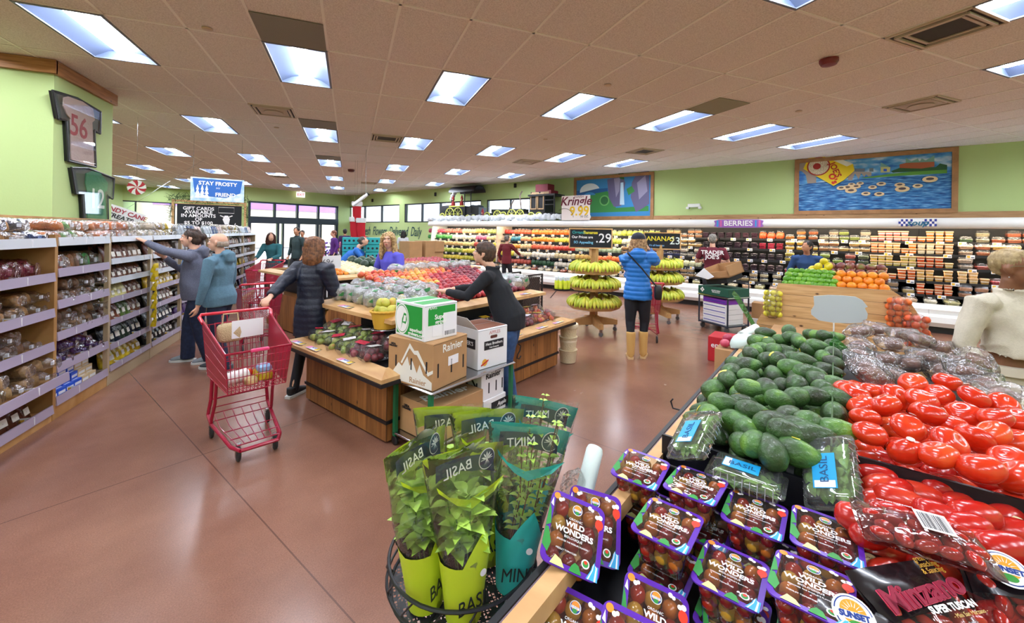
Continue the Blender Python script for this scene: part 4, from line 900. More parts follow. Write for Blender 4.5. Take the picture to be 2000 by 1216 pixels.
# ---------- foreground packs ----------
CLR = film('pack_film', gloss=.08, haze=.015, bump=.35, bs=14, rough=.06)
PUR = mat('#5b27a6', .3, key='purple_print'); LETW = mat('#f6f4f4', .5, key='white_letter')
def rrect(w, h, r, n=5):
    P_ = []
    for cx, cy, a0 in ((w/2-r, h/2-r, 0), (-w/2+r, h/2-r, pi/2), (-w/2+r, -h/2+r, pi), (w/2-r, -h/2+r, 1.5*pi)):
        for k in range(n+1): a = a0+pi/2*k/n; P_.append((cx+r*cos(a), cy+r*sin(a)))
    return P_
def disc_(mb, x, y, r, z, mi, n=16, sy=1): return mb.add([(x+r*cos(2*pi*k/n), y+r*sy*sin(2*pi*k/n), z) for k in range(n)], [tuple(range(n))], mi)
BALLM = None
def pack_build():
    global BALLM
    o = thing('tomato_pack', 'x', 'tomato pack', group='packs of mixed small tomatoes')
    w, h = .14, .165; A, B = rrect(w, h, .02), rrect(w-.023, h-.023, .013); n = len(A)
    tr = MB(); tr.loft([[(x*s, y*s, z) for x, y in B] for z, s in ((-.001, 1), (-.02, .97), (-.082, .84), (-.085, .8))]); tr.f.pop(-1); tr.m.pop(-1); tr.f.pop(); tr.m.pop(); tr.add([(x*.8, y*.8, -.085) for x, y in B], [tuple(range(n))])
    obj('tray', tr, CLR, o)
    rm = MB(); rm.add([(x, y, 0) for x, y in A]+[(x, y, .0008) for x, y in B]+[(x, y, -.003) for x, y in A], [(k, (k+1) % n, n+(k+1) % n, n+k) for k in range(n)]+[(k, (k+1) % n, 2*n+(k+1) % n, 2*n+k) for k in range(n)])
    z = .0016
    disc_(rm, -.056, .069, .008, z, 1); disc_(rm, -.046, .062, .005, z, 2); disc_(rm, -.04, .065, .004, z, 2); disc_(rm, .03, .07, .005, z, 2); disc_(rm, .037, .067, .004, z, 2)
    rm.add([(-.07, -.01, z), (-.058, .0, z), (-.064, .03, z), (-.07, .045, z)], [(0, 1, 2, 3)], 3); rm.add([(-.07, -.05, z), (-.055, -.062, z), (-.05, -.04, z), (-.062, -.01, z), (-.07, -.01, z)], [(0, 1, 2, 3, 4)], 3)
    rm.add([(-.068, .045, z), (-.06, .04, z), (-.064, .062, z)], [(0, 1, 2)], 2)
    rm.add([(-.045, -.08, z), (-.01, -.08, z), (-.02, -.066, z), (-.035, -.06, z)], [(0, 1, 2, 3)], 5); rm.add([(.0, -.08, z), (.03, -.08, z), (.022, -.064, z), (.012, -.06, z), (.005, -.068, z)], [(0, 1, 2, 3, 4)], 3)
    for k in range(3): rm.add([(.066-.004*k, -.08, z+.0002*k), (.04+.003*k, -.08, z+.0002*k), (.05+.002*k, -.06, z+.0002*k), (.052+.002*k, -.05+.004*k, z+.0002*k), (.066-.003*k, -.05-.002*k, z+.0002*k)], [(0, 1, 2, 3, 4)], (4, 2, 4)[k])
    disc_(rm, .057, .04, .010, z, 6, 16, 1.25); rm.add([(.053, .03, z), (.061, .03, z), (.057, .022, z)], [(0, 1, 2)], 6); disc_(rm, .05, .055, .005, z, 2); disc_(rm, .058, .057, .006, z, 2)
    disc_(rm, .036, -.054, .0095, z, 2); disc_(rm, .036, -.054, .007, z+.0002, 3); disc_(rm, .036, -.051, .004, z+.0004, 6)
    disc_(rm, .0, .052, .0125, z, 2); disc_(rm, .0, .052, .0112, z+.0002, 7); disc_(rm, .0, .054, .009, z+.0004, 1); rm.add([(-.0095, .049, z+.0006), (.0095, .049, z+.0006), (.0095, .0535, z+.0006), (-.0095, .0535, z+.0006)], [(0, 1, 2, 3)], 2); disc_(rm, 0, .0455, .005, z+.0005, 3)
    obj('printed_rim', rm, [PUR, mat('#f0902a', .4), LETW, mat('#2f8f3e', .4), mat('#38a8e0', .4), mat('#d8dc90', .4), mat('#e0391f', .4), mat('#20408a', .4)], o, smooth=False)
    obj('window', MB().add([(x, y, .0012) for x, y in B], [tuple(range(n))]), CLR, o, smooth=False)
    for s, y, sz, sx, b in (('ORGANIC', .0265, .0075, 1, 0), ('WILD', .0135, .0165, 1.12, .0006), ('WONDERS', -.003, .0175, 1.08, .0006), ('BIOLOGIQUE', -.0155, .0075, 1, 0), ('DISCOVER THE WORLD\u2019S FLAVORS', -.026, .0048, 1, 0), ('MEDLEY TOMATOES', -.045, .005, 1.1, 0), ('SUNSET', .0511, .0052, 1, 0)):
        text(s, sz, LETW if s != 'SUNSET' else mat('#20408a', .4), o, (0 if y > -.04 or s == 'SUNSET' else -.012, y, .0022), (0, 0, 0), ext=.0002, sx=sx, bold=b)
    bm = MB().ball((0, 0, 0), .0185, 12)
    cols = ['#8e1a18', '#a82a1c', '#7a1c20', '#c8702a', '#9a1c1a', '#84201e', '#d09a34', '#6a2c24']
    for l_, (zz, sc_) in enumerate(((-.022, 1), (-.052, .9), (-.075+.008, .82))):
        for i in range(3):
            for j in range(4):
                if l_ and 0 < i < 2 and 0 < j < 3: continue
                if BALLM is None: t = obj('tomato', bm, mat('#8e1a18', .15, coat=.6), o); BALLM = t.data; 
                else: t = D.objects.new('tomato', BALLM); C.objects.link(t); t.parent = o
                t.location = ((-.037+.037*i)*sc_+rnd.uniform(-.003, .003), (-.055+.0368*j)*sc_, zz); t.scale = (1, 1, 1) if (i+j) % 3 else (.95, 1.1, .95)
                t.material_slots[0].link = 'OBJECT'; t.material_slots[0].material = mat(cols[(i*5+j*3+l_) % 8], .15, coat=.6, key='cherry_'+cols[(i*5+j*3+l_) % 8])
    return o
PK = Kind(pack_build)
def frame(x, n):
    x = Vector(x).normalized(); n = Vector(n); n = (n-x*n.dot(x)).normalized(); y = n.cross(x)
    return Matrix((x, y, n)).transposed().to_euler()
E60 = (0, 0, -R(60))
for v, u, z, dz, lb in ((1.235, .46, .985, 3, 'farthest left one, lying flat by the rail'), (1.25, .305, .99, -2, 'second from the rail in the back row'), (1.26, .16, .965, 0, 'third from the rail in the back row'), (1.25, .01, .985, 2, 'fourth in the back row, beside the roma tomatoes'),
        (1.065, .325, .97, 0, 'middle one raised in front of the back row'), (1.04, .03, .99, -2, 'one above the black bag at the lower right'), (1.06, .18, .925, 0, 'one sunk between two others in the middle row')):
    PK.put('purple-rimmed tomato pack, %s' % lb, P(v, u, z), (R(dz), R(dz*.6), -R(60)+R(dz)))
for v, u, z, lb in ((1.24, .43, .875, 'left'), (1.26, .28, .878, 'second'), (1.27, .13, .86, 'third'), (1.26, -.02, .87, 'fourth')):
    PK.put('tomato pack underneath the back row, the %s from the rail' % lb, P(v, u, z), (0, 0, -R(60)))
for v, u, z, lb in ((1.06, .33, .862, 'buried pack of tomatoes under the raised middle one'), (1.06, .175, .835, 'buried pack of tomatoes under the sunken one'), (1.04, .02, .86, 'buried pack of tomatoes beside the black bags')):
    PK.put(lb, P(v, u, z), (0, 0, -R(60)))
r1 = frame((.80, -.50, -.28), (.0, -.55, .84))
PK.put('tomato pack tilted up to face the viewer, fully visible, nearest the herb rack', (.515, .861, .975), r1)
PK.put('tomato pack leaning right behind the fully visible tilted one', (.60, .905, .945), frame((.84, -.47, -.2), (-.05, -.62, .78)))
for px, py, z, lb in ((1112, 1243, .865, 'at the lower frame edge below the fully visible one'), (1278, 1222, .875, 'at the lower edge between the sunken pack and the frame'), (1238, 1300, .9, 'lowest one, only its purple top edge showing'), (1440, 1245, .83, 'low in the dark gap under the sunken pack')):
    PK.put('tilted tomato pack '+lb, W(px, py, z=z), frame((.74, -.6, -.22), (-.0, -.5, .86)))
# basil clamshell boxes
LEAF = mat('#7fae4c', .45, var=.4, vs=30, key='basil_leaf', sss=.05); LEAFL = mat('#b6de5c', .4, var=.25, vs=30, key='bright_leaf', sss=.05)
def leaf(mb, p, d, up, L_, w, mi=0, curl=.25):
    d = d.normalized(); s = d.cross(up).normalized(); nn = s.cross(d); vs = []
    for k in range(6):
        t = k/5; ww = w*sin(pi*min(1, t*1.0+.02))**.8*(1.15-t*.5); c = p+d*L_*t+nn*L_*curl*(t-t*t*1.6)
        vs += [c-s*ww+nn*ww*.35, c, c+s*ww+nn*ww*.35]
    mb.add(vs, [(k*3+a, k*3+a+1, k*3+a+4, k*3+a+3) for k in range(5) for a in (0, 1)], mi)
def rv_(): return Vector((rnd.uniform(-1, 1), rnd.uniform(-1, 1), rnd.uniform(-1, 1))).normalized()
BLUE = mat('#1c9fd8', .4, key='blue_label')
def herbbox_build():
    o = thing('herb_box', 'x', 'herb box', group='clear boxes of basil leaves')
    A = rrect(.2, .135, .015, 3); n = len(A); sh = MB()
    sh.loft([[(x*s, y*s, z) for x, y in A] for z, s in ((0, .8), (.004, .86), (.022, .93), (.024, 1.02), (.028, 1.02), (.03, .93), (.046, .86), (.05, .8))]); obj('clear_box', sh, film('box_plastic', gloss=.1, haze=.06, bump=.2, bs=12, rough=.06), o)
    rb = MB()
    for k in range(9): x = -.075+.0187*k; rb.tube([(x, -.064, .006), (x, -.067, .023), (x, -.063, .026), (x, -.06, .044)], .0012, 4); rb.tube([(x, .064, .006), (x, .067, .023), (x, .063, .026), (x, .06, .044)], .0012, 4)
    obj('ribs', rb, film('rib_film', gloss=.3, haze=.5, bump=0), o)
    lf = MB()
    for k in range(150): leaf(lf, Vector((rnd.uniform(-.05, .05), rnd.uniform(-.05, .05), rnd.uniform(.01, .035))), Vector((rnd.uniform(-1, 1), rnd.uniform(-.3, .3), rnd.uniform(-.1, .1))), Vector((0, 0, 1)), rnd.uniform(.025, .04), rnd.uniform(.009, .016))
    for k in range(14): lf.tube([(rnd.uniform(.0, .03), rnd.uniform(-.05, .05), .012), (.085, rnd.uniform(-.05, .05), .012)], .0018, 5)
    tag(obj('basil_leaves', lf, LEAF, o), kind='stuff')
    lb = obj('label', MB().box(-.06, .035, -.028, .03, .051, .0522), BLUE, o, smooth=False); text('BASIL', .03, mat('#0f4a78', .5), lb, (-.01, 0, .053), (0, 0, 0), ext=.0002)
    obj('barcode', MB().box(-.058, -.04, -.024, .026, .0522, .0526), LETW, o, smooth=False)
    return o
HB_ = Kind(herbbox_build)
HB_.put('clear basil box lying flat in the black tray, blue label up', P(1.385, .2, .965), (0, 0, -R(60)), 1)
HB_.put('clear basil box leaning against the rail beside the avocados', W(1366, 862, z=1.035), frame((.87, .40, .42), (-.55, .25, .8)), 1.0)
HB_.put('clear basil box standing on edge between avocados and romas', W(1632, 932, z=1.02), frame((.62, .46, .55), (-.75, .1, .6)), 1.05)
one('produce_roll', 'white roll of produce bags poking up behind the tomato packs', 'bag roll', MB().lathe([(.001, 0), (.026, 0), (.028, .01), (.028, .17), (.025, .18), (.001, .18)], 20), mat('#dfeee8', .4), loc=W(1135, 985, z=.86), rot=(0, R(52), R(40)))
q = MB(); sbox(q, (0, 0, 0), (.07, .05, .1), .6); crumple(q, .02, 25); one('torn_plastic_bag', 'crumpled clear bag end beside the white roll', 'plastic bag', q, FILMS, loc=W(1122, 950, z=.9))
# black printed bags of small plum tomatoes
def printed_bag(loc, rot, label, kind, sc_=1):
    o = thing('plum_tomato_bag', label, 'tomato bag', loc, rot=rot, group='black printed tomato bags'); o.scale = (sc_,)*3
    w, h = .22, .17; b = MB(); rings = []
    nx, ny = 14, 11; f = lambda i, j, s: ((-w/2+w*i/nx)*(1-.06*s*sin(pi*j/ny)), -h/2+h*j/ny, s*.03*(sin(pi*i/nx)*sin(pi*min(1, (j+.6)/ny)))**.6+.004*noise.noise(Vector((i*.6, j*.6, sc_*9))))
    for s in (1, -.5): b.add([f(i, j, s) for j in range(ny+1) for i in range(nx+1)], [(j*(nx+1)+i, j*(nx+1)+i+1, (j+1)*(nx+1)+i+1, (j+1)*(nx+1)+i) for j in range(ny) for i in range(nx) if kind == 'clear' or j < 5], 0)
    obj('clear_bag', b, CLR, o)
    if kind != 'clear':
        c = MB()
        for s in (1.02, -.52): c.add([f(i, j, s) for j in range(ny+1) for i in range(nx+1)], [(j*(nx+1)+i, j*(nx+1)+i+1, (j+1)*(nx+1)+i+1, (j+1)*(nx+1)+i) for j in range(5, ny) for i in range(nx)]+[(j*(nx+1)+i, j*(nx+1)+i+1, (j+1)*(nx+1)+i+1, (j+1)*(nx+1)+i) for j in range(1) for i in range(nx)])
        obj('black_print', c, mat('#141216', .25, coat=.4), o)
    rm_ = D.meshes.get('mini_plum') or None
    for i in range(5):
        for j in range(4 if kind == 'clear' else 3):
            if 'mini' not in MC: t = obj('tomato', MB().ball((0, 0, 0), (.013, .022, .013), 12), mat('#b22a22', .15, coat=.7), o); MC['mini'] = t.data
            else: t = D.objects.new('tomato', MC['mini']); C.objects.link(t); t.parent = o
            t.location = (-.075+.037*i+.012*(j % 2), -.055+.035*j, .008); t.rotation_euler = (rnd.uniform(-.3, .3), 0, rnd.uniform(-1, 1)+.8)
    def logo(x, y, r):
        a = MB(); disc_(a, x, y, r, .034, 0, 28); disc_(a, x, y, r*.9, .0345, 1, 28); disc_(a, x, y, r*.84, .035, 0, 28); disc_(a, x, y+r*.1, r*.62, .0355, 2, 24)
        a.add([(x-r*.9, y-r*.28, .036), (x+r*.9, y-r*.28, .036), (x+r*.9, y+r*.12, .036), (x-r*.9, y+r*.12, .036)], [(0, 1, 2, 3)], 0); disc_(a, x, y-r*.5, r*.36, .0358, 3, 20, .6)
        for k in range(9): t_ = pi*k/8; a.add([(x+r*.25*cos(t_-.08), y+r*.1+r*.25*sin(t_-.08), .0362), (x+r*.6*cos(t_), y+r*.1+r*.6*sin(t_), .0362), (x+r*.25*cos(t_+.08), y+r*.1+r*.25*sin(t_+.08), .0362)], [(0, 1, 2)], 0)
        lo = obj('logo', a, [LETW, mat('#23408c', .4), mat('#ee9a2c', .4), mat('#3a8f3e', .4)], o, smooth=False); text('SUNSET', r*.4, mat('#23408c', .4), lo, (x, y-r*.08, .0368), (0, 0, 0), ext=.0002, bold=.0008)
    if kind == 'minzano':
        text('Minzano', .054, mat('#e04a6a', .4), o, (-.005, .02, .034), (0, 0, R(4)), ext=.001, sx=1.1, bold=.002); text('Minzano', .054, mat('#8c1a38', .4), o, (-.005, .02, .0365), (0, 0, R(4)), ext=.001, sx=1.1, bold=.0012)
        text('SUPER TUSCAN', .016, LETW, o, (.03, -.008, .037), (0, 0, 0), ext=.0003, bold=.0006)
        text('great for\nSnacking\n& Saucing', .014, mat('#e0a840', .4), o, (.065, .064, .03), (0, 0, 0), ext=.0003); text('- Mini San Marzano -', .01, mat('#d8b870', .4), o, (.06, -.02, .033), (0, 0, 0), ext=.0003)
    elif kind == 'logo': logo(-.045, .045, .037); text('Greenhouse\nGrown', .013, mat('#e8d8c0', .4), o, (.06, .03, .034), (0, 0, 0), ext=.0003)
    if kind in ('logo', 'badge'):
        a = MB(); disc_(a, .05 if kind == 'logo' else 0, -.03 if kind == 'logo' else .01, .026, .036, 0, 24); disc_(a, .05 if kind == 'logo' else 0, -.03 if kind == 'logo' else .01, .0235, .0364, 1, 24); x = .05 if kind == 'logo' else 0; y = -.03 if kind == 'logo' else .01
        bo = obj('badge', a, [mat('#3a1a12', .4), mat('#ecd6a0', .4)], o, smooth=False); text('Ultra', .013, mat('#5a2414', .4), bo, (x, y+.008, .037), (0, 0, 0), ext=.0002); text('Sucrees', .013, mat('#c23a20', .4), bo, (x, y-.006, .037), (0, 0, 0), ext=.0002)
    if kind == 'clear':
        bc = MB().box(.0, .055, -.03, .045, .033, .034, 0)
        x = .0045
        while x < .05: w_ = rnd.choice((.0008, .0014, .002)); bc.box(x, x+w_, -.024, .036, .034, .0346, 1); x += w_+rnd.choice((.001, .0018))
        obj('barcode', bc, [LETW, INK], o, smooth=False)
        text('MINI SAN MARZANO', .007, LETW, o, (-.03, .05, .033), (0, 0, 0), ext=.0002)
    return o
def flat(a, b, z, tilt=0, mid=None):
    A_, B_ = W(*a, z=z), W(*b, z=z); x = (B_-A_).normalized(); return (A_+B_)/2, frame((x.x, x.y, 0), Vector((0, 0, 1))+x.cross(Vector((0, 0, 1)))*-tilt*-1)
l_, r_ = flat((1705, 1018), (1890, 1070), 1.06); printed_bag(l_, r_, 'clear bag of small plum tomatoes with a white barcode label, below the romas', 'clear', .95)
l_, r_ = flat((1728, 1212), (1888, 1182), .985, .5); printed_bag(l_, r_, 'black bag of plum tomatoes with big pink lettering', 'minzano', .95)
l_, r_ = flat((1650, 1262), (1820, 1317), .955, .5); printed_bag(l_, r_, 'black bag with round sun logo at the lower frame edge', 'logo', .9)
l_, r_ = flat((1965, 1170), (2120, 1220), .98, .5); printed_bag(l_, r_, 'black bag with round sun logo at the right frame edge', 'logo', .95)
l_, r_ = flat((1930, 1020), (2040, 1065), .985, .3); printed_bag(l_, r_, 'black bag corner with a round cream badge over the romas', 'badge', .8)
l_, r_ = flat((1660, 1105), (1740, 1130), .93, .3); printed_bag(l_, r_, 'black bag half hidden between the tomato packs and pink lettering', 'badge', .75)
# crinkled bags of brown mushrooms behind the tomatoes
def mush_build():
    o = thing('mushroom_bag', 'x', 'mushroom bag', group='clear bags of brown mushrooms')
    a = MB(); sbox(a, (0, 0, .03), (.12, .08, .055), .6); obj('mushrooms', a, cmat('#865440', .5, .3, 14), o)
    b = MB(); sbox(b, (0, .01, .035), (.16, .15, .075), .55, 18, 10); crumple(b, .028, 18, 3); obj('crinkled_film', b, film('crinkle_film', gloss=.12, haze=.06, hazec='#f2f2f2', bump=1.5, bs=22, rough=.1), o)
    return o
MU = Kind(mush_build)
for k, (px, py) in enumerate(((1682, 686), (1679, 705), (1685, 725), (1746, 683), (1735, 716), (1813, 711), (1682, 655), (1766, 662), (1791, 672), (1838, 690), (1863, 722), (1891, 740), (1712, 650), (1780, 722), (1700, 738), (1740, 745), (1925, 765), (1955, 790), (1840, 735), (1905, 715))):
    MU.put('crinkled clear bag of brown mushrooms, %s counted from the green bag divider' % ORD[k], W(px, py, z=1.0+.02*(k % 3)), (rnd.uniform(-.4, .4), rnd.uniform(-.4, .4), rnd.uniform(-.6, .6)+.5), 1)
gb = MB(); gb.prism([(.95, -.005), (.95, .1), (1.6, .15), (2.2, .16), (2.4, .15), (2.75, .1), (2.75, -.005)], -.002, .002, plane='xz'); gb.prism([(-.045, .1), (.05, .1), (.055, .19), (.03, .23), (-.04, .17)], 2.396, 2.4, plane='yz'); crumple(gb, .012, 4)
one('green_bag_divider', 'translucent green bag standing as divider between avocados and mushroom bags', 'divider', gb, mat('#3f9a4a', .3, alpha=.8, key='green_bag'), loc=P(.6, -.03, .905), rz=A30)
# ---------- herb rack ----------
hr = thing('herb_rack', 'round black wire stand holding potted herbs beside the foreground table', 'stand', (.315, 1.135, 0))
mb = MB(); ring = lambda r, z, q=.004, n=40: mb.tube([(r*cos(2*pi*k/n), r*sin(2*pi*k/n), z) for k in range(n)], q, 6, closed=True)
WIREB = mat('#3b3d40', .35, .7, key='dark_wire'); ring(.205, .80, .005); ring(.21, .745, .004); ring(.2, .722, .005)
for k in range(16): a = 2*pi*k/16; mb.tube([(.2*cos(a), .2*sin(a), .722), (.213*cos(a+.15), .213*sin(a+.15), .76), (.205*cos(a+.3), .205*sin(a+.3), .80)], .0025, 5)
obj('basket_rim', mb, WIREB, hr)
def mesh_floor():
    M = D.materials.new('wire_grid'); M.use_nodes = True; nt = M.node_tree; b = nt.nodes['Principled BSDF']; N = nt.nodes.new; L = nt.links.new; b.inputs['Base Color'].default_value = lin('#45474a'); b.inputs['Metallic'].default_value = .6; b.inputs['Roughness'].default_value = .4
    tc = N('ShaderNodeTexCoord'); v = N('ShaderNodeTexVoronoi'); v.feature = 'DISTANCE_TO_EDGE'; v.inputs['Scale'].default_value = 105; v.inputs['Randomness'].default_value = .25; L(tc.outputs['Object'], v.inputs['Vector'])
    g = N('ShaderNodeMath'); g.operation = 'LESS_THAN'; g.inputs[1].default_value = .2; L(v.outputs['Distance'], g.inputs[0]); L(g.outputs[0], b.inputs['Alpha']); return M
pl = MB(); disc_(pl, 0, 0, .2, .722, 0, 40); obj('mesh_floor', pl, mesh_floor(), hr, smooth=False)
mb = MB(); mb.tube([(0, 0, .02), (0, 0, .72)], .012, 8)
for k in range(4): a = pi/4+pi/2*k; mb.tube([(0, 0, .06), (.16*cos(a), .16*sin(a), .012)], .008, 6); mb.tube([(0, 0, .719), (.2*cos(a), .2*sin(a), .719)], .004, 6)
obj('pole', mb, WIREB, hr)
NAVY = mat('#27344f', .4, key='navy_print')
def herb_pot(loc, rz, label, col, word, H=.43, mint=False, tilt=(0, 0), open_=True, cat='potted herb'):
    o = thing('potted_herb', label, cat, loc, rot=(tilt[0], tilt[1], rz)); n = 24
    prof = [(0, .044, .044), (.08, .054, .052), (.165, .066, .06), (.24, .085, .058), (.33, .105, .04), (H-.02, .115, .018), (H, .118, .012)]
    def ring_(z, a, b, k0=0): return [(a*cos(2*pi*i/n), b*sin(2*pi*i/n), z) for i in range(n)]
    fl_ = MB(); fl_.loft([ring_(*p) for p in prof], caps=False); crumple(fl_, .006, 14, 2); obj('clear_sleeve', fl_, CLR, o)
    pm = mat(col, .4, trans=0, key='sleeve_'+col)
    wr = MB(); rows_ = [(0, .0455, .0455), (.08, .0555, .0535), (.13, .0625, .058), (.16, .067, .061)]
    wr.loft([ring_(*p) for p in rows_], caps=False)
    z1 = [.16+.012*sin(3*2*pi*i/n)+(.07*max(0, 1-abs(i-18-1)/3) if True else 0) for i in range(n)]; R0 = ring_(.16, .067, .061); R1 = [((.067+(z-.16)*.15)*cos(2*pi*i/n), (.061+(z-.16)*.04)*sin(2*pi*i/n), z) for i, z in enumerate(z1)]
    wr.loft([R0, R1], caps=False); obj('printed_wrap', wr, pm, o)
    text(word, .05, mat('#1e2a28', .5), o, (.0, -.0585, .07), (pi/2, R(-90) if word == 'BASIL' and tilt == (0, 0) and rz > .5 else 0, 0), ext=.0006, sx=.8)
    a = MB(); disc_(a, 0, 0, .009, 0, 0, 16); e_ = obj('seal', a, INKW, o, loc=(.02, -.0605, .135), smooth=False); e_.rotation_euler = (pi/2, 0, 0)
    # coloured top band with a navy banner and ribbon, on the back face of the sleeve
    bd_ = MB(); m_ = 12
    for zz0, zz1, s in ((H-.085, H+.002, 1),):
        pts0 = [((.108-.0)*(1-2*i/m_), (.03+.008*sin(i*1.3))*1.1*(1-abs(1-2*i/m_)**2.2)+.006, zz0+.025*(i/m_)) for i in range(m_+1)]
        pts1 = [(.118*(1-2*i/m_), .016*(1-abs(1-2*i/m_)**2)+.003, zz1-.02*(1-i/m_)) for i in range(m_+1)]; bd_.loft([pts0, pts1], caps=False, close=False)
    obj('top_band', bd_, pm, o)
    bn = MB(); bn.loft([[(.07*(1-2*i/m_)*1.2, (.029+.006*sin(i*1.3))*(1-abs(1-2*i/m_)**2.2)-.003, H-.085+.022*i/m_) for i in range(m_+1)], [(.07*(1-2*i/m_)*1.2, .017*(1-abs(1-2*i/m_)**2)-.001, H-.04+.018*i/m_) for i in range(m_+1)]], caps=False, close=False)
    b_ = obj('banner', bn, NAVY, o); text(word, .034, LETW, b_, (-.02, .004, H-.052), (pi/2-.12, R(-6), 0), ext=.0006, mirror=True)
    em = MB(); disc_(em, 0, 0, .027, 0, 0, 24); disc_(em, 0, 0, .025, .0006, 1, 24)
    for k in range(5):
        t_ = pi/2+(k-2)*.6; em.add([(0, 0, .001), (.012*cos(t_-.2), .012*sin(t_-.2), .001), (.02*cos(t_), .02*sin(t_), .001), (.012*cos(t_+.2), .012*sin(t_+.2), .001)], [(0, 1, 2, 3)], 0); em.add([(-.001, 0, .001), (.001, 0, .001), (.014*sin((k-2)*.4), -.016, .001)], [(0, 1, 2)], 0)
    em.add([(-.02, -.001, .001), (.02, -.001, .001), (.02, .0005, .001), (-.02, .0005, .001)], [(0, 1, 2, 3)], 0)
    e_ = obj('emblem', em, [LETW, NAVY], o, loc=(.062, -.002, H-.045), smooth=False); e_.rotation_euler = (pi/2, 0, R(8))
    rb = MB(); rb.add([(.03, -.03, H-.13), (.065, -.035, H-.115), (.10, -.03, H-.085), (.05, -.038, H-.095), (-.01, -.035, H-.11), (-.06, -.028, H-.09), (-.09, -.02, H-.06), (-.085, -.022, H-.075), (-.04, -.033, H-.115), (0, -.036, H-.135)], [(0, 1, 2, 3), (0, 3, 4, 9), (9, 4, 5, 8), (8, 5, 6, 7)])
    obj('ribbon_print', rb, pm, o, smooth=False)
    so = MB(); so.lathe([(.001, .105), (.052, .105), (.054, .115), (.03, .122), (.001, .124)], 16); crumple(so, .004, 60); obj('soil', so, mat('#3a2a20', .95, bump=1, bs=200), o)
    ob = MB().lathe([(.001, .004), (.04, .004), (.052, .11), (.049, .11), (.03, .1)], 20); obj('pot', ob, mat('#22221f', .6), o)
    fo = MB(); st_ = MB()
    if not mint:
        for k in range(11):
            a_ = 2*pi*k/11; b0 = Vector((.02*cos(a_), .02*sin(a_), .12)); tp = Vector((.062*cos(a_)*rnd.uniform(.3, 1.1), .042*sin(a_), rnd.uniform(.2, .3))); st_.tube([b0, (b0+tp)/2+Vector((0, 0, .01)), tp], .0018, 5)
            for j in range(9):
                q_ = b0.lerp(tp, .45+.55*(j/8)); d_ = Vector((cos(j*2.4+k), sin(j*2.4+k), .25)); leaf(fo, q_, d_, Vector((0, 0, 1)), rnd.uniform(.036, .058), rnd.uniform(.014, .021))
        for k in range(18): leaf(fo, Vector((rnd.uniform(-.03, .03), rnd.uniform(-.03, .03), rnd.uniform(.24, .31))), Vector((rnd.uniform(-1, 1), rnd.uniform(-1, 1), .3)), Vector((0, 0, 1)), .05, .018)
    else:
        for k in range(9):
            a_ = 2*pi*k/9; b0 = Vector((.02*cos(a_), .02*sin(a_), .12)); tp = Vector((.03+.05*cos(a_), .03*sin(a_), rnd.uniform(.3, .46))); md = (b0+tp)/2+Vector((.01, 0, 0)); st_.tube([b0, md, tp], .0016, 5)
            for j in range(7):
                t_ = .15+.85*j/6; q_ = b0.lerp(md, t_*2) if t_ < .5 else md.lerp(tp, t_*2-1)
                for s in (0, pi): leaf(fo, q_, Vector((cos(j*1.57+s), sin(j*1.57+s), .3)), Vector((0, 0, 1)), .028-.012*(j == 6), .009)
    obj('foliage', fo, LEAFL, o); obj('stems', st_, mat('#6d8a3a' if not mint else '#6a4638', .5), o)
    return o
YG = '#c3d92e'; TEAL = '#35b8b0'
herb_pot(W(905, 1196, z=.73), R(14), 'basil pot in yellow-green sleeve, nearest the viewer on the wire stand', YG, 'BASIL', .42)
herb_pot(W(832, 1172, z=.73), R(40), 'basil pot in yellow-green sleeve, at the aisle side of the wire stand', YG, 'BASIL', .43, tilt=(R(-3), R(-2)))
herb_pot(W(950, 1085, z=.73), R(0), 'basil pot in yellow-green sleeve, behind the nearest basil', YG, 'BASIL', .44)
herb_pot(W(880, 1075, z=.73), R(-8), 'basil pot in yellow-green sleeve, rear of the wire stand beside the boxes', YG, 'BASIL', .44)
herb_pot(W(1000, 1140, z=.73), R(-12), 'mint pot in teal sleeve with small leaves on dark stems', TEAL, 'MINT', .44, True, tilt=(0, R(6)))
herb_pot(W(1010, 1062, z=.73), R(-4), 'mint pot in teal sleeve behind the other mint, tall bare stems', TEAL, 'MINT', .45, True, tilt=(0, R(12)))
# ---------- cartons and the green stock cart ----------
def carton(name, label, c, l, r_, z, top, m, cat='cardboard box', group=None):
    """c/l/r_: photo positions of near, left and right base corners at height z; top: height"""
    Cc, Ll, Rr = W(*c, z=z), W(*l, z=z), W(*r_, z=z); x = (Rr-Cc); y = (Ll-Cc); ang_ = (math.atan2(x.y, x.x)+math.atan2(-y.x, y.y))/2
    o = thing(name, label, cat, Cc, ang_, group); w_, d_ = x.length, y.length
    obj('body', MB().box(0, w_, 0, d_, 0, top, 0, .004), m, o, smooth=False)
    obj('flap_seam', MB().box(.002, w_-.002, d_/2-.002, d_/2+.002, top, top+.0015).box(.0, w_, -.001, -.0, top-.012, top-.009), mat('#6a5238' if m is CARD else '#9a9aa0', .7), o, smooth=False)
    return o, w_, d_, top
GRN = mat('#1f9a3c', .5, key='green_print')
o, w_, d_, h_ = carton('fruit_carton', 'brown cardboard box with a white mountain print on the green cart', (845, 765), (757, 740), (912, 734), .53, .345, CARD)
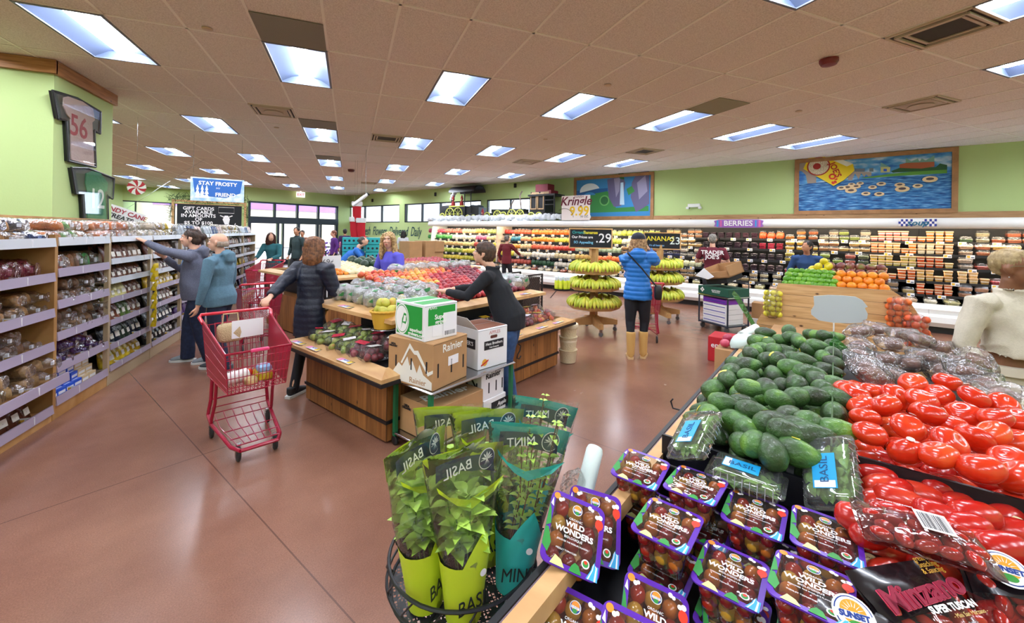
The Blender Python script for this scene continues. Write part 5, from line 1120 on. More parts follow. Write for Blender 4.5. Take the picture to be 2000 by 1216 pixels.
def mountains(o, d_, h_, ink, ink2, face='x', w_=.5):
    m_ = MB(); L_ = d_ if face == 'x' else w_
    S = [(.02, .06), (.25, .45), (.33, .38), (.45, .62), (.5, .42), (.56, .55), (.66, .3), (.72, .5), (.8, .3), (.98, .18), (.98, .02), (.6, .04)]; T = [(.3, .46), (.5, .92), (.6, .78), (.68, .8), (.9, .38), (1.0, .45), (1.0, .38), (.9, .3), (.66, .7), (.6, .7), (.5, .82), (.33, .44)]
    for poly in (S, T):
        pts = [(a*L_, b*h_) for a, b in poly]
        if face == 'x': m_.prism([(L_-a, b) for a, b in pts], -.003, -.001, 0, 'yz')
        else: m_.prism(pts, -.003, -.001, 0, 'xz')
    obj('mountain_print', m_, ink, o, smooth=False)
    for k, a in enumerate((.12, .45, .8)):
        m2_ = MB(); (m2_.box(-.004, -.0005, a*L_, a*L_+.012, h_*.35, h_*.6) if face == 'x' else m2_.box(a*L_, a*L_+.012, -.004, -.0005, h_*.35, h_*.6)); obj('hand_slot', m2_, INK, o, smooth=False)
mountains(o, d_, h_, mat('#e6e4da', .7), INK); text('Rainier', .085, mat('#ece9df', .7), o, (w_*.55, -.002, h_*.83), (pi/2, 0, 0), bold=.001)
text('Rainier', .06, CARD, o, (-.004, d_*.32, h_*.13), (pi/2, 0, -pi/2)); obj('shipping_label', MB().box(w_*.42, w_*.72, -.002, -.0005, h_*.42, h_*.62), TAGW, o, smooth=False)
for k in (.12, .5, .86): obj('hand_slot', MB().box(w_*k, w_*k+.014, -.002, .001, h_*.25, h_*.55), INK, o, smooth=False)
text('USDA\nORGANIC', .02, INK, o, (-.003, d_*.88, h_*.82), (pi/2, 0, -pi/2), bold=.0006)
o, w_, d_, h_ = carton('pear_carton', 'green and white pear box on top of the brown mountain box', (829, 668.6), (756, 655), (902, 657), .876, .272, CARDW)
obj('green_print', MB().box(-.002, -.0005, .03, d_-.02, .02, h_-.02).box(w_*.1, w_*.93, -.002, -.0005, h_*.42, h_-.02).box(.01, w_-.01, d_*.1, d_*.44, h_, h_+.0012).box(.01, w_-.01, d_*.56, d_*.92, h_, h_+.0012), GRN, o, smooth=False)
a = MB(); n = 32
for rr, mi, zz in ((.118, 0, -.003), (.108, 1, -.0035), (.102, 0, -.004)): a.add([(zz, d_*.76+rr*.8*cos(2*pi*k/n), h_*.5+rr*sin(2*pi*k/n)) for k in range(n)], [tuple(range(n))], mi)
a.add([(-.0045, d_*.76+y_, h_*.5+z_) for y_, z_ in ((.02, -.1), (.0, -.05), (-.005, 0), (-.03, .05), (-.06, .045), (-.07, .0), (-.055, -.035), (-.02, -.03), (-.012, -.03), (-.0, -.06))], [tuple(range(10))], 1)
a.add([(-.005, d_*.76+y_, h_*.5+z_) for y_, z_ in ((-.018, -.02), (-.03, .03), (-.058, .03), (-.055, -.015))], [(0, 1, 2, 3)], 0)
obj('leaf_logo', a, [INKW, GRN], o, smooth=False); text('superfresh\ngrowers.com', .038, INKW, o, (-.003, d_*.27, h_*.2), (pi/2, 0, -pi/2), bold=.0008)
text('PEARS', .03, INKW, o, (w_*.22, -.003, h_*.9), (pi/2, 0, 0)); text('Super\ngrow', .05, INKW, o, (w_*.47, -.003, h_*.56), (pi/2, 0, 0), bold=.001)
obj('shipping_label', MB().box(w_*.55, w_*.97, -.003, -.001, h_*.05, h_*.72).box(w_*.22, w_*.5, -.003, -.001, h_*.1, h_*.4), TAGW, o, smooth=False)
bc = MB(); x = w_*.6
while x < w_*.92: bc.box(x, x+.004, -.0036, -.003, h_*.08, h_*.2); x += .004+rnd.choice((.003, .006))
obj('barcode', bc, INK, o, smooth=False)
o, w_, d_, h_ = carton('apple_carton', 'white open apple box with a black name label, upright on the cart', (933, 724), (880, 706), (993, 708), .53, .34, CARDW)
obj('open_flap', MB().add([(0, 0, h_), (0, d_, h_), (-.09, d_-.03, h_+.11), (-.09, .04, h_+.11), (-.003, 0, h_), (-.003, d_, h_), (-.093, d_-.03, h_+.11), (-.093, .04, h_+.11)], [(0, 1, 2, 3), (7, 6, 5, 4), (3, 2, 6, 7), (0, 3, 7, 4), (1, 5, 6, 2)]), CARDW, o, smooth=False)
obj('inside', MB().box(.01, w_-.01, .01, d_-.01, h_, h_+.001), mat('#7a4a34', .8), o, smooth=False)
obj('name_label', MB().box(w_*.2, w_*.86, -.002, -.0005, h_*.46, h_*.68).box(-.002, -.0005, d_*.1, d_*.6, h_*.5, h_*.75), INK, o, smooth=False)
text('Hess Brothers', .034, INKW, o, (w_*.53, -.003, h_*.6), (pi/2, 0, 0)); text('Fruit Company', .018, INKW, o, (w_*.53, -.003, h_*.51), (pi/2, 0, 0)); text('APPLES', .042, mat('#d8a0a0', .6), o, (w_*.55, -.002, h_*.88), (pi/2, 0, 0)); text('ER\u2019S', .05, INKW, o, (-.003, d_*.3, h_*.62), (pi/2, 0, -pi/2))
obj('hand_hole', MB().prism([(a_*.04*1+w_*.52, b_*.013+h_*.77) for a_, b_ in ((-1, -.5), (-.8, -1), (.8, -1), (1, -.5), (1, .5), (.8, 1), (-.8, 1), (-1, .5))], -.002, -.0005, 0, 'xz'), mat('#5a2a20', .8), o, smooth=False)
a = MB(); disc_(a, 0, 0, .03, 0, 0, 20); e_ = obj('fruit_print', a, mat('#e0a83a', .6), o, loc=(w_*.22, -.002, h_*.16), smooth=False); e_.rotation_euler = (pi/2, 0, 0); obj('swoosh_print', MB().prism([(w_*.1, h_*.12), (w_*.22, h_*.17), (w_*.34, h_*.22), (w_*.34, h_*.18), (w_*.2, h_*.12), (w_*.1, h_*.08)], -.0035, -.002, 0, 'xz'), mat('#c83a28', .6), o, smooth=False)
def lowbox(name, label, v0, v1, u0, u1, z0, z1, m):
    o = thing(name, label, 'cardboard box', P(v0, u0, z0), A30); obj('body', MB().box(0, v1-v0, 0, u1-u0, 0, z1-z0, 0, .004), m, o, smooth=False)
    obj('flap_seam', MB().box(.002, v1-v0-.002, (u1-u0)/2-.002, (u1-u0)/2+.002, z1-z0, z1-z0+.0015), mat('#6a5238', .7), o, smooth=False); return o
o = lowbox('fruit_carton', 'brown mountain-print box on the lower shelf of the green cart', 2.03, 2.56, 2.31, 2.73, .11, .38, CARD); text('Rainier', .15, mat('#ece9df', .7), o, (.26, .17, .272), (0, 0, R(-12)), bold=.002); text('Rainier', .09, mat('#ece9df', .7), o, (.26, -.003, .15), (pi/2, 0, 0), bold=.001); text('USDA\nORGANIC', .025, INK, o, (-.003, .33, .2), (pi/2, 0, -pi/2), bold=.001)
o = lowbox('fruit_carton', 'white box with black lettering under the white mountain box', 2.6, 2.9, 2.34, 2.7, .11, .25, CARDW); obj('name_label', MB().box(.1, .38, -.002, -.0005, .03, .1), INK, o, smooth=False); text('Apple', .05, INKW, o, (.24, -.003, .065), (pi/2, 0, 0), sh=.2)
o = lowbox('fruit_carton', 'white box with black mountain print under the cart top', 2.58, 2.88, 2.35, 2.72, .25, .505, CARDW); mountains(o, .39, .25, INK, INK); text('Rainier', .07, INK, o, (.15, -.003, .2), (pi/2, 0, 0), bold=.001); [obj('hand_slot', MB().box(.3*k, .3*k+.012, -.003, .001, .05, .14), INK, o, smooth=False) for k in (.3, .62, .9)]
sc_ = thing('stock_cart', 'green-legged steel stock cart loaded with fruit cartons', 'cart', P(1.97, 2.29), A30)
obj('top_plate', MB().box(-.01, .98, -.02, .46, .508, .53, 0, .01), STEEL, sc_, smooth=False)
obj('lower_plate', MB().box(0, .97, 0, .45, .09, .108, 0, .004), STEEL, sc_, smooth=False)
for x, y in ((.0, .0), (.0, .42), (.94, .0), (.94, .42)):
    lg = obj('leg', MB().box(x, x+.03, y, y+.03, .075, .508), mat('#0d6a42', .4, key='green_enamel'), sc_, smooth=False)
    wl = MB(); wl.T = Matrix.Rotation(pi/2, 4, 'Y'); wl.lathe([(.03, -.012), (.036, -.008), (.036, .008), (.03, .012)], 16); wl.T = None; obj('wheel', wl, BLK, lg, loc=(x+.015, y+.015, .037))
# ---------- shopping carts ----------
REDP = mat('#a01033', .28, key='cart_red', coat=.3, alpha=1); REDT = mat('#ae1438', .3, key='cart_red_panel', alpha=.82)
def cart_build():
    o = thing('shopping_cart', 'x', 'shopping cart', group='red shopping carts')
    yr, yf = -.2, .56; RT, RB, FT, FB = .25, .22, .215, .19     # half widths
    zr, zf, zbr, zbf = .93, .80, .49, .50
    def wpt(s, t, h):     # s -1..1 across, t 0 rear..1 front, h 0 bottom..1 top
        wb = RB+(FB-RB)*t; wt = RT+(FT-RT)*t; zb = zbr+(zbf-zbr)*t; zt = zr+(zf-zr)*t
        return Vector((s*(wb+(wt-wb)*h), (yr+.1*(1-h))+(yf-.04*(1-h)-(yr+.1*(1-h)))*t, zb+(zt-zb)*h))
    wr = MB(); q = .0033
    for h in (.0, .14, .38, .62, .84):
        wr.tube([wpt(-1, 0, h), wpt(-1, 1, h), wpt(1, 1, h), wpt(1, 0, h)], q, 5)
    for k in range(17): s = -1+2*k/16; wr.tube([wpt(s, 1, 0), wpt(s, 1, 1)], q*.8, 5); wr.tube([wpt(s, 0, 0), wpt(s, 1, 0)], q*.8, 5)
    for k in range(9): wr.tube([wpt(-1, k/8, 0), wpt(1, k/8, 0)], q*.8, 5)
    for k in range(12): s = -1+2*k/11; wr.tube([wpt(s, 0, 0), wpt(s, 0, .9)], q*.8, 5)
    for h in (.3, .6, .9): wr.tube([wpt(-1, 0, h), wpt(1, 0, h)], q, 5)
    obj('basket_wire', wr, REDP, o)
    for s in (-1, 1):
        p = MB(); a = [wpt(s, t, h) for t in (0, .5, 1) for h in (.02, .5, .97)]; off = Vector((-s*.006, 0, 0))
        p.add(a+[v+off for v in a], [(0, 1, 4, 3), (1, 2, 5, 4), (3, 4, 7, 6), (4, 5, 8, 7)]+[(12, 13, 10, 9), (13, 14, 11, 10), (15, 16, 13, 12), (16, 17, 14, 13)]); obj('side_panel', p, REDT, o)
    rim = MB(); rim.tube([wpt(-1, 0, 1), wpt(-1, 1, 1), wpt(1, 1, 1), wpt(1, 0, 1)], .009, 8); obj('rim', rim, REDP, o)
    hd = MB(); hd.tube([wpt(-1, 0, 1)+Vector((0, .06, -.02)), Vector((-.265, yr-.02, .95)), Vector((-.25, yr-.055, .965)), Vector((.25, yr-.055, .965)), Vector((.265, yr-.02, .95)), wpt(1, 0, 1)+Vector((0, .06, -.02))], .0135, 10); obj('handle', hd, mat('#cf1e35', .3, coat=.4), o)
    ch = MB(); z0, z1 = .6, .9
    for k in range(9): x = -.17+.34*k/8; ch.tube([(x, yr+.05, z1), (x*.95, yr+.13, z0)], .003, 5)
    for z in (z1, .8, .7, z0): y = yr+.05+.08*(z1-z)/.3; ch.tube([(-.17, y, z), (.17, y, z)], .003, 5)
    for x in (-.1, .1): ch.tube([(x-.018, yr+.05, .9), (x-.018, yr+.04, .955), (x, yr+.035, .965), (x+.018, yr+.04, .955), (x+.018, yr+.05, .9)], .004, 6)
    obj('child_gate', ch, REDP, o)
    obj('front_clip', MB().box(-.06, .06, yf-.005, yf+.02, .79, .815, 0, .006), mat('#e04878', .35), o)
    fr = MB()
    for s in (-1, 1):
        fr.tube([(s*.2, -.02, .49), (s*.2, -.06, .3), (s*.215, -.08, .17), (s*.21, .05, .13), (s*.16, .5, .105), (s*.12, .6, .105)], .0135, 9)
        fr.tube([(s*.2, .16, .49), (s*.2, .12, .32), (s*.212, .06, .18), (s*.21, .04, .13)], .012, 9)
    fr.tube([(-.12, .6, .105), (.12, .6, .105)], .0135, 9); fr.tube([(-.205, -.05, .3), (.205, -.05, .3)], .007, 7)
    obj('frame', fr, REDP, o)
    lr = MB()
    for k in range(7): s = -1+2*k/6; lr.tube([(s*.19, .0, .2), (s*.18, .2, .15), (s*.13, .56, .13)], .003, 5)
    for y, z, w_ in ((.0, .2, .2), (.1, .175, .2), (.3, .145, .17), (.45, .138, .155), (.56, .13, .135)): lr.tube([(-w_, y, z), (w_, y, z)], .004, 5)
    lr.tube([(-.2, -.02, .24), (.2, -.02, .24)], .004, 5); obj('lower_rack', lr, REDP, o)
    for x, y in ((-.2, -.02), (.2, -.02), (-.12, .52), (.12, .52)):
        cf = obj('caster', MB().box(-.016, .016, -.012, .012, .065, .125).box(-.018, -.013, -.014, .014, .03, .09).box(.013, .018, -.014, .014, .03, .09), STEEL, o, loc=(x, y, 0), smooth=False)
        wl = MB(); wl.T = Matrix.Rotation(pi/2, 4, 'Y'); wl.lathe([(.001, -.011), (.05, -.011), (.056, -.007), (.056, .007), (.05, .011), (.001, .011)], 24); wl.T = None; w_ = obj('wheel', wl, mat('#2a2a2c', .6), cf, loc=(0, 0, .056))
    return o
CA = Kind(cart_build)
def cart(x, y, rz, label): 
    CA.put(label, (x, y, 0), (0, 0, R(rz)))
cart(-.83, 4.03, -157, 'red shopping cart in the open aisle, held by the woman in the quilted coat')
cart(-1.72, 10.7, 165, 'red shopping cart pushed by the woman in the teal sweater, down the aisle')
cart(4.35, 5.25, -32+0, 'red shopping cart in front of the person in the blue puffer coat')
cart(-1.15, 6.55, 20, 'red shopping cart mostly hidden behind the man in the blue-grey hoodie')
CM = Matrix.Translation((-.83, 4.03, 0)) @ Matrix.Rotation(R(-157), 4, 'Z')
def incart(name, label, cat, mb, m, p, rz=0, **k): return one(name, label, cat, mb, m, loc=CM @ Vector(p), rz=R(rz-157), **k)
b_ = MB(); sbox(b_, (0, 0, .045), (.13, .17, .09), .6); crumple(b_, .012, 20); incart('snack_bag', 'blue and yellow printed bag lying in the near red cart', 'snack bag', b_, cmat('#e3cf35', .3), (-.08, .32, .5))
b_ = MB(); sbox(b_, (0, 0, .03), (.1, .12, .05), .5); incart('frozen_bag', 'pale blue packet on the yellow bag in the near red cart', 'packet', b_, cmat('#8fb8e0', .3), (-.07, .38, .58))
incart('paper_roll', 'white wrapped roll lying in the near red cart', 'roll', MB().tube([(-.08, 0, .05), (.08, 0, .05)], .048, 18), mat('#ecebe6', .6), (.1, .3, .5), 20)
incart('tomato', 'single orange-red tomato in the near red cart', 'tomato', MB().ball((0, 0, .035), (.04, .04, .035)), TOMM, (0, .2, .5))
b_ = MB(); sbox(b_, (0, 0, .03), (.09, .1, .06), .6); incart('cheese_pack', 'cream coloured pack beside the white roll in the near cart', 'food pack', b_, cmat('#d9c286', .4), (.02, .4, .5))
incart('paper_sheet', 'white sheet of paper hung in the child seat of the near cart', 'paper', MB().box(-.12, .12, -.002, .002, -.07, .08), mat('#eceef0', .6), (-.06, -.1, .83), 4)
b_ = MB(); sbox(b_, (0, 0, .09), (.2, .1, .16), .5); b_.tube([(-.06, 0, .15), (-.05, 0, .25), (.05, 0, .25), (.06, 0, .15)], .006, 6); incart('handbag', 'woven straw handbag in the child seat of the near cart', 'handbag', b_, mat('#cdb68c', .8, bump=1.2, bs=120), (.06, -.14, .72))
# ---------- people ----------
TMP = D.scenes.new('build_bench')
def remesh(mb, vox, sm=3, fold=0, seed=0, quilt=0, zf=None):
    me = D.meshes.new('t'); me.from_pydata(mb.v, [], mb.f); o = D.objects.new('t', me); TMP.collection.objects.link(o)
    bm = bmesh.new(); bm.from_mesh(me); bmesh.ops.recalc_face_normals(bm, faces=bm.faces); bm.to_mesh(me); bm.free()
    r = o.modifiers.new('r', 'REMESH'); r.mode = 'VOXEL'; r.voxel_size = vox; s = o.modifiers.new('s', 'SMOOTH'); s.iterations = sm; s.factor = .6
    vl = TMP.view_layers[0]; vl.update(); dg = vl.depsgraph; dg.update(); m2 = D.meshes.new_from_object(o.evaluated_get(dg)); D.objects.remove(o)
    if fold or quilt:
        for v in m2.vertices:
            p = v.co; n = v.normal; d = 0
            if fold:
                q_ = Vector((p.x*9, p.y*9, p.z*5+p.x*3)); d += (noise.noise(q_+Vector((seed, 0, 0)))+.5*noise.noise(q_*2.3))*fold
                d -= abs(noise.noise(Vector((p.x*14, p.y*14, p.z*7+seed))))*fold*.8
            if quilt: d += quilt*(abs(sin(p.z*pi/.062))**.5-.6)
            v.co = p+n*d
    for p in m2.polygons: p.use_smooth = True
    return m2
def mobj(name, me, m, par): me.materials.clear(); me.materials.append(m); o = D.objects.new(name, me); C.objects.link(o); o.parent = par; return o
SKIN = {'light': mat('#e0ad92', .5, sss=.15, key='skin_light', var=.06, vs=20), 'tan': mat('#c68e6c', .5, sss=.1, key='skin_tan', var=.06, vs=20), 'brown': mat('#8a5c40', .5, sss=.08, key='skin_brown', var=.08, vs=20)}
def hand(mb, w_, d, nrm, s, curl=.5, side=1, spread=.12):
    """palm + four unequal bent fingers + thumb leaving the side of the palm. w_ wrist, d pointing, nrm palm-side normal"""
    d = Vector(d).normalized(); nrm = Vector(nrm); nrm = (nrm-d*nrm.dot(d)).normalized(); sd = d.cross(nrm)*side
    mb.etube([w_-d*.02*s, w_+d*.015*s, w_+d*.05*s, w_+d*.085*s], [(.026*s, .02*s), (.03*s, .017*s), (.04*s, .015*s), (.038*s, .012*s)], side=sd, n=12)
    for k, (o_, L_) in enumerate(((.03, .066), (.0105, .076), (-.0095, .07), (-.028, .055))):
        b = w_+d*.08*s+sd*o_*s; dd = (d+sd*o_*spread*14).normalized(); pts = [b]; a = curl*.5
        for q_, f_ in enumerate((.42, .32, .26)):
            v = dd*cos(a)+nrm*sin(a); pts.append(pts[-1]+v*L_*f_*s); a += curl*(.9 if q_ == 0 else .7)
        mb.tube(pts, [.0098*s, .0092*s, .0084*s, .0068*s], 8)
    b = w_+d*.025*s+sd*.03*s; t1 = (d*.7+sd*.75+nrm*.25).normalized(); t2 = (d*.95+sd*.1+nrm*(.3+curl*.3)).normalized()
    mb.tube([b-sd*.012*s, b+t1*.034*s, b+t1*.034*s+t2*.03*s, b+t1*.034*s+t2*.055*s], [.014*s, .0115*s, .010*s, .0075*s], 8)
def person(label, loc, face, H=1.7, vox=.011, skin='light', lean=0, side=0, tw=0, sh=.18, belly=.0, hip=.165, head=(0, 0), rh=None, lh=None, rcurl=.5, lcurl=.5, top=None, pants=None, shoes=None, hair=None, legs=((.1, 0), (-.1, 0)), extra=None, fold=.007, sleeve=1.0, quilt=0, bare_mid=False, neckz=0, chest=1.0, rn=(0, 1, 0), ln=(0, 1, 0), pole_=None):
    """local frame: the person faces +y, +x is their right hand side; joints are set per pose"""
    s = H/1.7; o = thing('person', label, 'person', loc, R(face)-pi/2); sk = SKIN[skin]; V = Vector
    hz = .92*s; hipc = V((0, 0, hz)); sp = V((sin(side)*.5*s, sin(lean)*.5*s, hz+.48*s*cos(lean)*cos(side))); neck = sp+V((0, sin(lean)*.06*s+.0, .05*s)); ca, sa = cos(tw), sin(tw)
    shr = sp+V((sh*ca, sh*sa, -.02))*1; shl = sp+V((-sh*ca, -sh*sa, -.02))
    hd = neck+V((sin(side)*.1, .03*s+sin(lean)*.12*s, .145*s+neckz)); hr_ = Matrix.Rotation(head[0], 3, 'Z') @ Matrix.Rotation(head[1], 3, 'X')
    def arm(S, Hd, sgn, pole=pole_):
        Hd = V(Hd) if Hd else S+V((sgn*.07*s, .06*s, -.5*s)); v = Hd-S; L1, L2 = .285*s, .255*s; dd = min(v.length, L1+L2-.005); n_ = v.normalized(); Hd = S+n_*dd
        a = (L1*L1-L2*L2+dd*dd)/(2*dd); h = math.sqrt(max(0, L1*L1-a*a)); pole = V(pole) if pole else V((sgn*.55, -.45, -.7)); pole = (pole-n_*pole.dot(n_)).normalized(); return S+n_*a+pole*h, Hd
    er, wr = arm(shr, rh, 1); el, wl = arm(shl, lh, -1)
    J = []
    for sg, (fw, lf) in zip((1, -1), legs):
        hp = V((sg*.085*s, 0, hz-.04)); an = V((sg*.085*s, fw*s, .085*s+lf)); kn = (hp+an)/2+V((sg*.01, .04*s+abs(fw)*.12, .01)); J.append((hp, kn, an))
    # skin body
    b = MB(); E = b.etube
    E([hipc+V((0, 0, -.08*s)), hipc, (hipc+sp)/2, sp+V((0, 0, -.06*s)), sp+V((0, 0, .01))], [(.1*s, .08*s), (.12*s, .09*s), (.11*s, .085*s), (.13*s, .09*s), (.05*s, .05*s)])
    b.tube([neck+V((0, -.005, -.05*s)), neck+V((0, .0, .02*s)), hd+hr_ @ V((0, -.015*s, -.06*s))], [.062*s, .054*s, .052*s], 14)
    T0 = b.T; b.T = Matrix.Translation(hd) @ hr_.to_4x4() @ Matrix.Scale(s, 4)
    b.ball((0, -.012, .035), (.076, .096, .088), 20); b.ball((0, .018, -.02), (.062, .076, .085), 20); b.etube([(0, .04, -.045), (0, .05, -.085), (0, .055, -.1)], [(.05, .045), (.036, .034), (.018, .018)], n=12)
    b.tube([(0, .088, .032), (0, .098, .01), (0, .112, -.012), (0, .098, -.022)], [.007, .009, .0125, .01], 8); b.ball((-.013, .095, -.017), .008, 8); b.ball((.013, .095, -.017), .008, 8)
    b.ball((0, .084, .042), (.048, .012, .01), 10); b.ball((.03, .078, -.012), (.022, .018, .018), 8); b.ball((-.03, .078, -.012), (.022, .018, .018), 8)
    b.ball((0, .092, -.046), (.023, .011, .006), 10); b.ball((0, .09, -.056), (.02, .011, .007), 10)
    for sg in (-1, 1): b.etube([(sg*.072, -.006, -.035), (sg*.079, -.012, -.015), (sg*.083, -.016, .01), (sg*.08, -.008, .026)], [(.006, .01), (.009, .016), (.009, .02), (.006, .012)], side=(1, 0, 0), n=10)
    b.T = T0
    for S, E_, Wt, cu, nn_, sg in ((shr, er, wr, rcurl, rn, 1), (shl, el, wl, lcurl, ln, -1)):
        b.tube([S, (S+E_)/2, E_, E_.lerp(Wt, .35), Wt], [.05*s, .044*s, .037*s, .038*s, .026*s], 12); hand(b, Wt, Wt-E_, nn_, s*1.02, cu, sg)
    for hp, kn, an in J: b.tube([hp, kn, an], [.075*s, .05*s, .036*s], 12)
    mobj('body', remesh(b, .0085 if vox < .0115 else vox, 2), sk, o)
    # eyes, brows, lips
    if vox <= .011:
        T = Matrix.Translation(hd) @ hr_.to_4x4() @ Matrix.Scale(s, 4); e = MB(); e.T = T
        for sg in (-1, 1):
            e.ball((sg*.031, .0795, .018), (.0125, .008, .006), 12, 0); e.ball((sg*.031, .0875, .018), (.005, .002, .0052), 10, 1)
        obj('eyes', e, [mat('#efe9e4', .3), mat('#2a1e18', .3)], o)
        e = MB(); e.T = T
        for sg in (-1, 1): e.tube([(sg*.015, .095, .038), (sg*.032, .0945, .044), (sg*.048, .083, .038)], [.003, .0035, .002], 6)
        obj('eyebrows', e, mat('#4a3326', .8), o)
        e = MB(); e.T = T; e.ball((0, .1005, -.047), (.02, .004, .0045), 10); e.ball((0, .099, -.055), (.017, .0045, .005), 10); obj('lips', e, mat('#b8685c' if skin != 'brown' else '#7a3f38', .5), o)
    # top garment
    tcol, tlen = top[0], top[1]; t = MB(); zb = hz-tlen*s; k_ = chest
    hipw = hip*s+.0; pts = [V((0, belly*.2, zb)), V((0, belly*.3, hz+.0)), hipc.lerp(sp, .3)+V((0, belly*.9, 0)), hipc.lerp(sp, .6)+V((0, belly*.5, 0)), sp+V((0, .0, -.1*s)), sp+V((0, 0, -.005)), sp+V((0, 0, .045*s))]
    rad = [(hipw*1.03, .135*s+belly*.6), (hipw*1.03, .135*s+belly), (.148*s+belly*.5, .115*s+belly), (.158*s*k_, .122*s*k_+belly*.5), ((sh-.01)*k_, .12*s*k_), (sh*.8, .085*s), (.07*s, .066*s)]
    if bare_mid: pts[0] = V((0, 0, hz+.2*s)); pts = [pts[0]]+pts[2:]; rad = [(.175*s, .14*s)]+rad[2:]
    t.etube(pts, rad, side=(ca, sa, 0), n=24)
    g = 1.25 if quilt else 1.0
    for S, E_, Wt in ((shr, er, wr), (shl, el, wl)):
        c0 = S+(sp-S)*.35+V((0, 0, -.01)); Ws = E_.lerp(Wt, .93) if sleeve > .9 else (E_.lerp(Wt, .6) if sleeve > .6 else None)
        if Ws: t.tube([c0, S, S.lerp(E_, .5), E_, E_.lerp(Ws, .5), Ws], [.07*s*g, .072*s*g, .062*s*g, .054*s*g, .05*s*g, .037*s*g], 14)
        else: t.tube([c0, S, S.lerp(E_, .5), S.lerp(E_, .72)], [.066*s, .07*s, .062*s, .06*s], 14)
    if 'hood' in top: 
        hb_ = sp+V((0, -.085*s, .03*s)); t.etube([hb_+V((0, .03, .06*s)), hb_+V((0, -.015, .02)), hb_+V((0, -.02, -.05*s)), hb_+V((0, .02, -.12*s))], [(.085*s, .045*s), (.11*s, .055*s), (.095*s, .05*s), (.04*s, .03*s)], n=16); t.tube([sp+V((.085*s*cos(a), -.01+.075*s*sin(a), .045*s)) for a in (2*pi*i/12 for i in range(12))], .024*s, 8, closed=True)
    if 'collar' in top: t.tube([sp+V((.068*s*cos(a), .0+.062*s*sin(a), .06*s)) for a in (2*pi*i/12 for i in range(12))], .02*s, 8, closed=True)
    tp = mobj(top[2], remesh(t, vox, 2, fold, rnd.random()*9, quilt), tcol, o)
    # trousers
    if pants:
        t = MB(); t.etube([hipc+V((0, 0, -.12*s)), hipc+V((0, 0, -.05)), hipc+V((0, 0, .02*s)), hipc+V((0, 0, .07*s))], [(hipw*.88, .105*s), (hipw*.92, .108*s+belly*.4), (hipw*.84, .098*s+belly*.4), (hipw*.7, .08*s+belly*.3)], n=20)
        kw, aw = pants[1]
        for hp, kn, an in J:
            zl = an+V((0, 0, pants[3] if len(pants) > 3 else -.045)); t.tube([hp+V((0, 0, -.02)), hp.lerp(kn, .4), kn, kn.lerp(zl, .5), zl], [.093*s, .085*s*max(1, kw/.062), kw*s, (kw*.5+aw*.5)*s, aw*s], 14)
        mobj(pants[2], remesh(t, vox, 2, fold*.7, rnd.random()*9), pants[0], o)
    if shoes:
        for i_, (hp, kn, an) in enumerate(J):
            x, y, z = an.x, an.y, an.z-.085*s; f_ = MB(); yaw = (.12, -.12)[i_]; rot_ = Matrix.Translation((x, y, z)) @ Matrix.Rotation(-yaw, 4, 'Z'); f_.T = rot_
            f_.etube([(0, -.07, .055), (0, -.04, .06), (0, .03, .055), (0, .1, .042), (0, .16, .032), (0, .185, .026)], [(.028, .035), (.036, .048), (.038, .045), (.045, .03), (.036, .022), (.016, .012)], side=(1, 0, 0), n=14)
            if len(shoes) > 2: f_.tube([(0, -.02, .05), (0, -.02, .16), (0, -.015, shoes[2])], [.052, .055, .064], 14)
            else: f_.tube([(0, -.03, .05), (0, -.03, .1)], [.042, .044], 12)
            so = mobj('shoe', remesh(f_, .012, 1), shoes[0], o)
            sl = MB(); sl.T = rot_; out = [(-.03, -.085), (.03, -.085), (.042, -.04), (.042, .03), (.05, .1), (.04, .165), (.015, .195), (-.015, .195), (-.04, .165), (-.05, .1), (-.042, .03), (-.042, -.04)]; sl.prism(out, 0, .024); obj('sole', sl, shoes[1], so)
    # hair
    if hair:
        hm, st = hair[0], hair[1]; h = MB(); h.T = Matrix.Translation(hd) @ hr_.to_4x4() @ Matrix.Scale(s, 4); big = hair[2] if len(hair) > 2 else 1
        if st == 'crop': h.ball((0, -.02, .052), (.08, .098, .08), 20); h.ball((0, -.055, .03), (.07, .062, .07), 16)
        elif st != 'fringe': h.ball((0, -.022, .045), (.083*big, .098*big, .086*big), 20); h.ball((0, -.05, .0), (.076*big, .07*big, .085*big), 16)
        if st == 'fringe':
            for a in range(-6, 7): t_ = a*.25-pi/2; h.ball((.074*cos(t_), -.02+.085*sin(t_), -.012), (.014, .014, .04), 8)
        if st == 'long': h.etube([(0, -.03, .06), (0, -.05, -.02), (0, -.06, -.11), (0, -.055, -.2), (0, -.04, -.28)], [(.085, .08), (.1, .075), (.115, .07), (.12, .06), (.07, .03)], side=(1, 0, 0), n=18)
        if st == 'long':
            for sg in (-1, 1): h.tube([(sg*.05, .04, .1), (sg*.08, .045, .04), (sg*.09, .03, -.06), (sg*.1, .02, -.18), (sg*.095, .02, -.27)], [.022, .025, .03, .032, .018], 10)
        if st == 'bob':
            h.etube([(0, -.03, .05), (0, -.04, -.03), (0, -.05, -.12), (0, -.05, -.2)], [(.09, .09), (.108, .088), (.12, .085), (.1, .06)], side=(1, 0, 0), n=18)
            for sg in (-1, 1): h.tube([(sg*.05, .05, .095), (sg*.082, .035, .03), (sg*.09, .01, -.06), (sg*.095, -.01, -.18)], [.02, .024, .028, .02], 10)
        if st == 'bun': h.ball((0, -.13, .03), .042, 14)
        if st == 'tail': h.tube([(0, -.1, .02), (0, -.15, .0), (0, -.15, -.08), (0, -.13, -.17)], [.03, .034, .03, .01], 12)
        if st == 'bang': h.ball((0, .05, .085), (.06, .035, .03), 12)
        me = remesh(h, .009 if vox < .0115 else .015, 1)
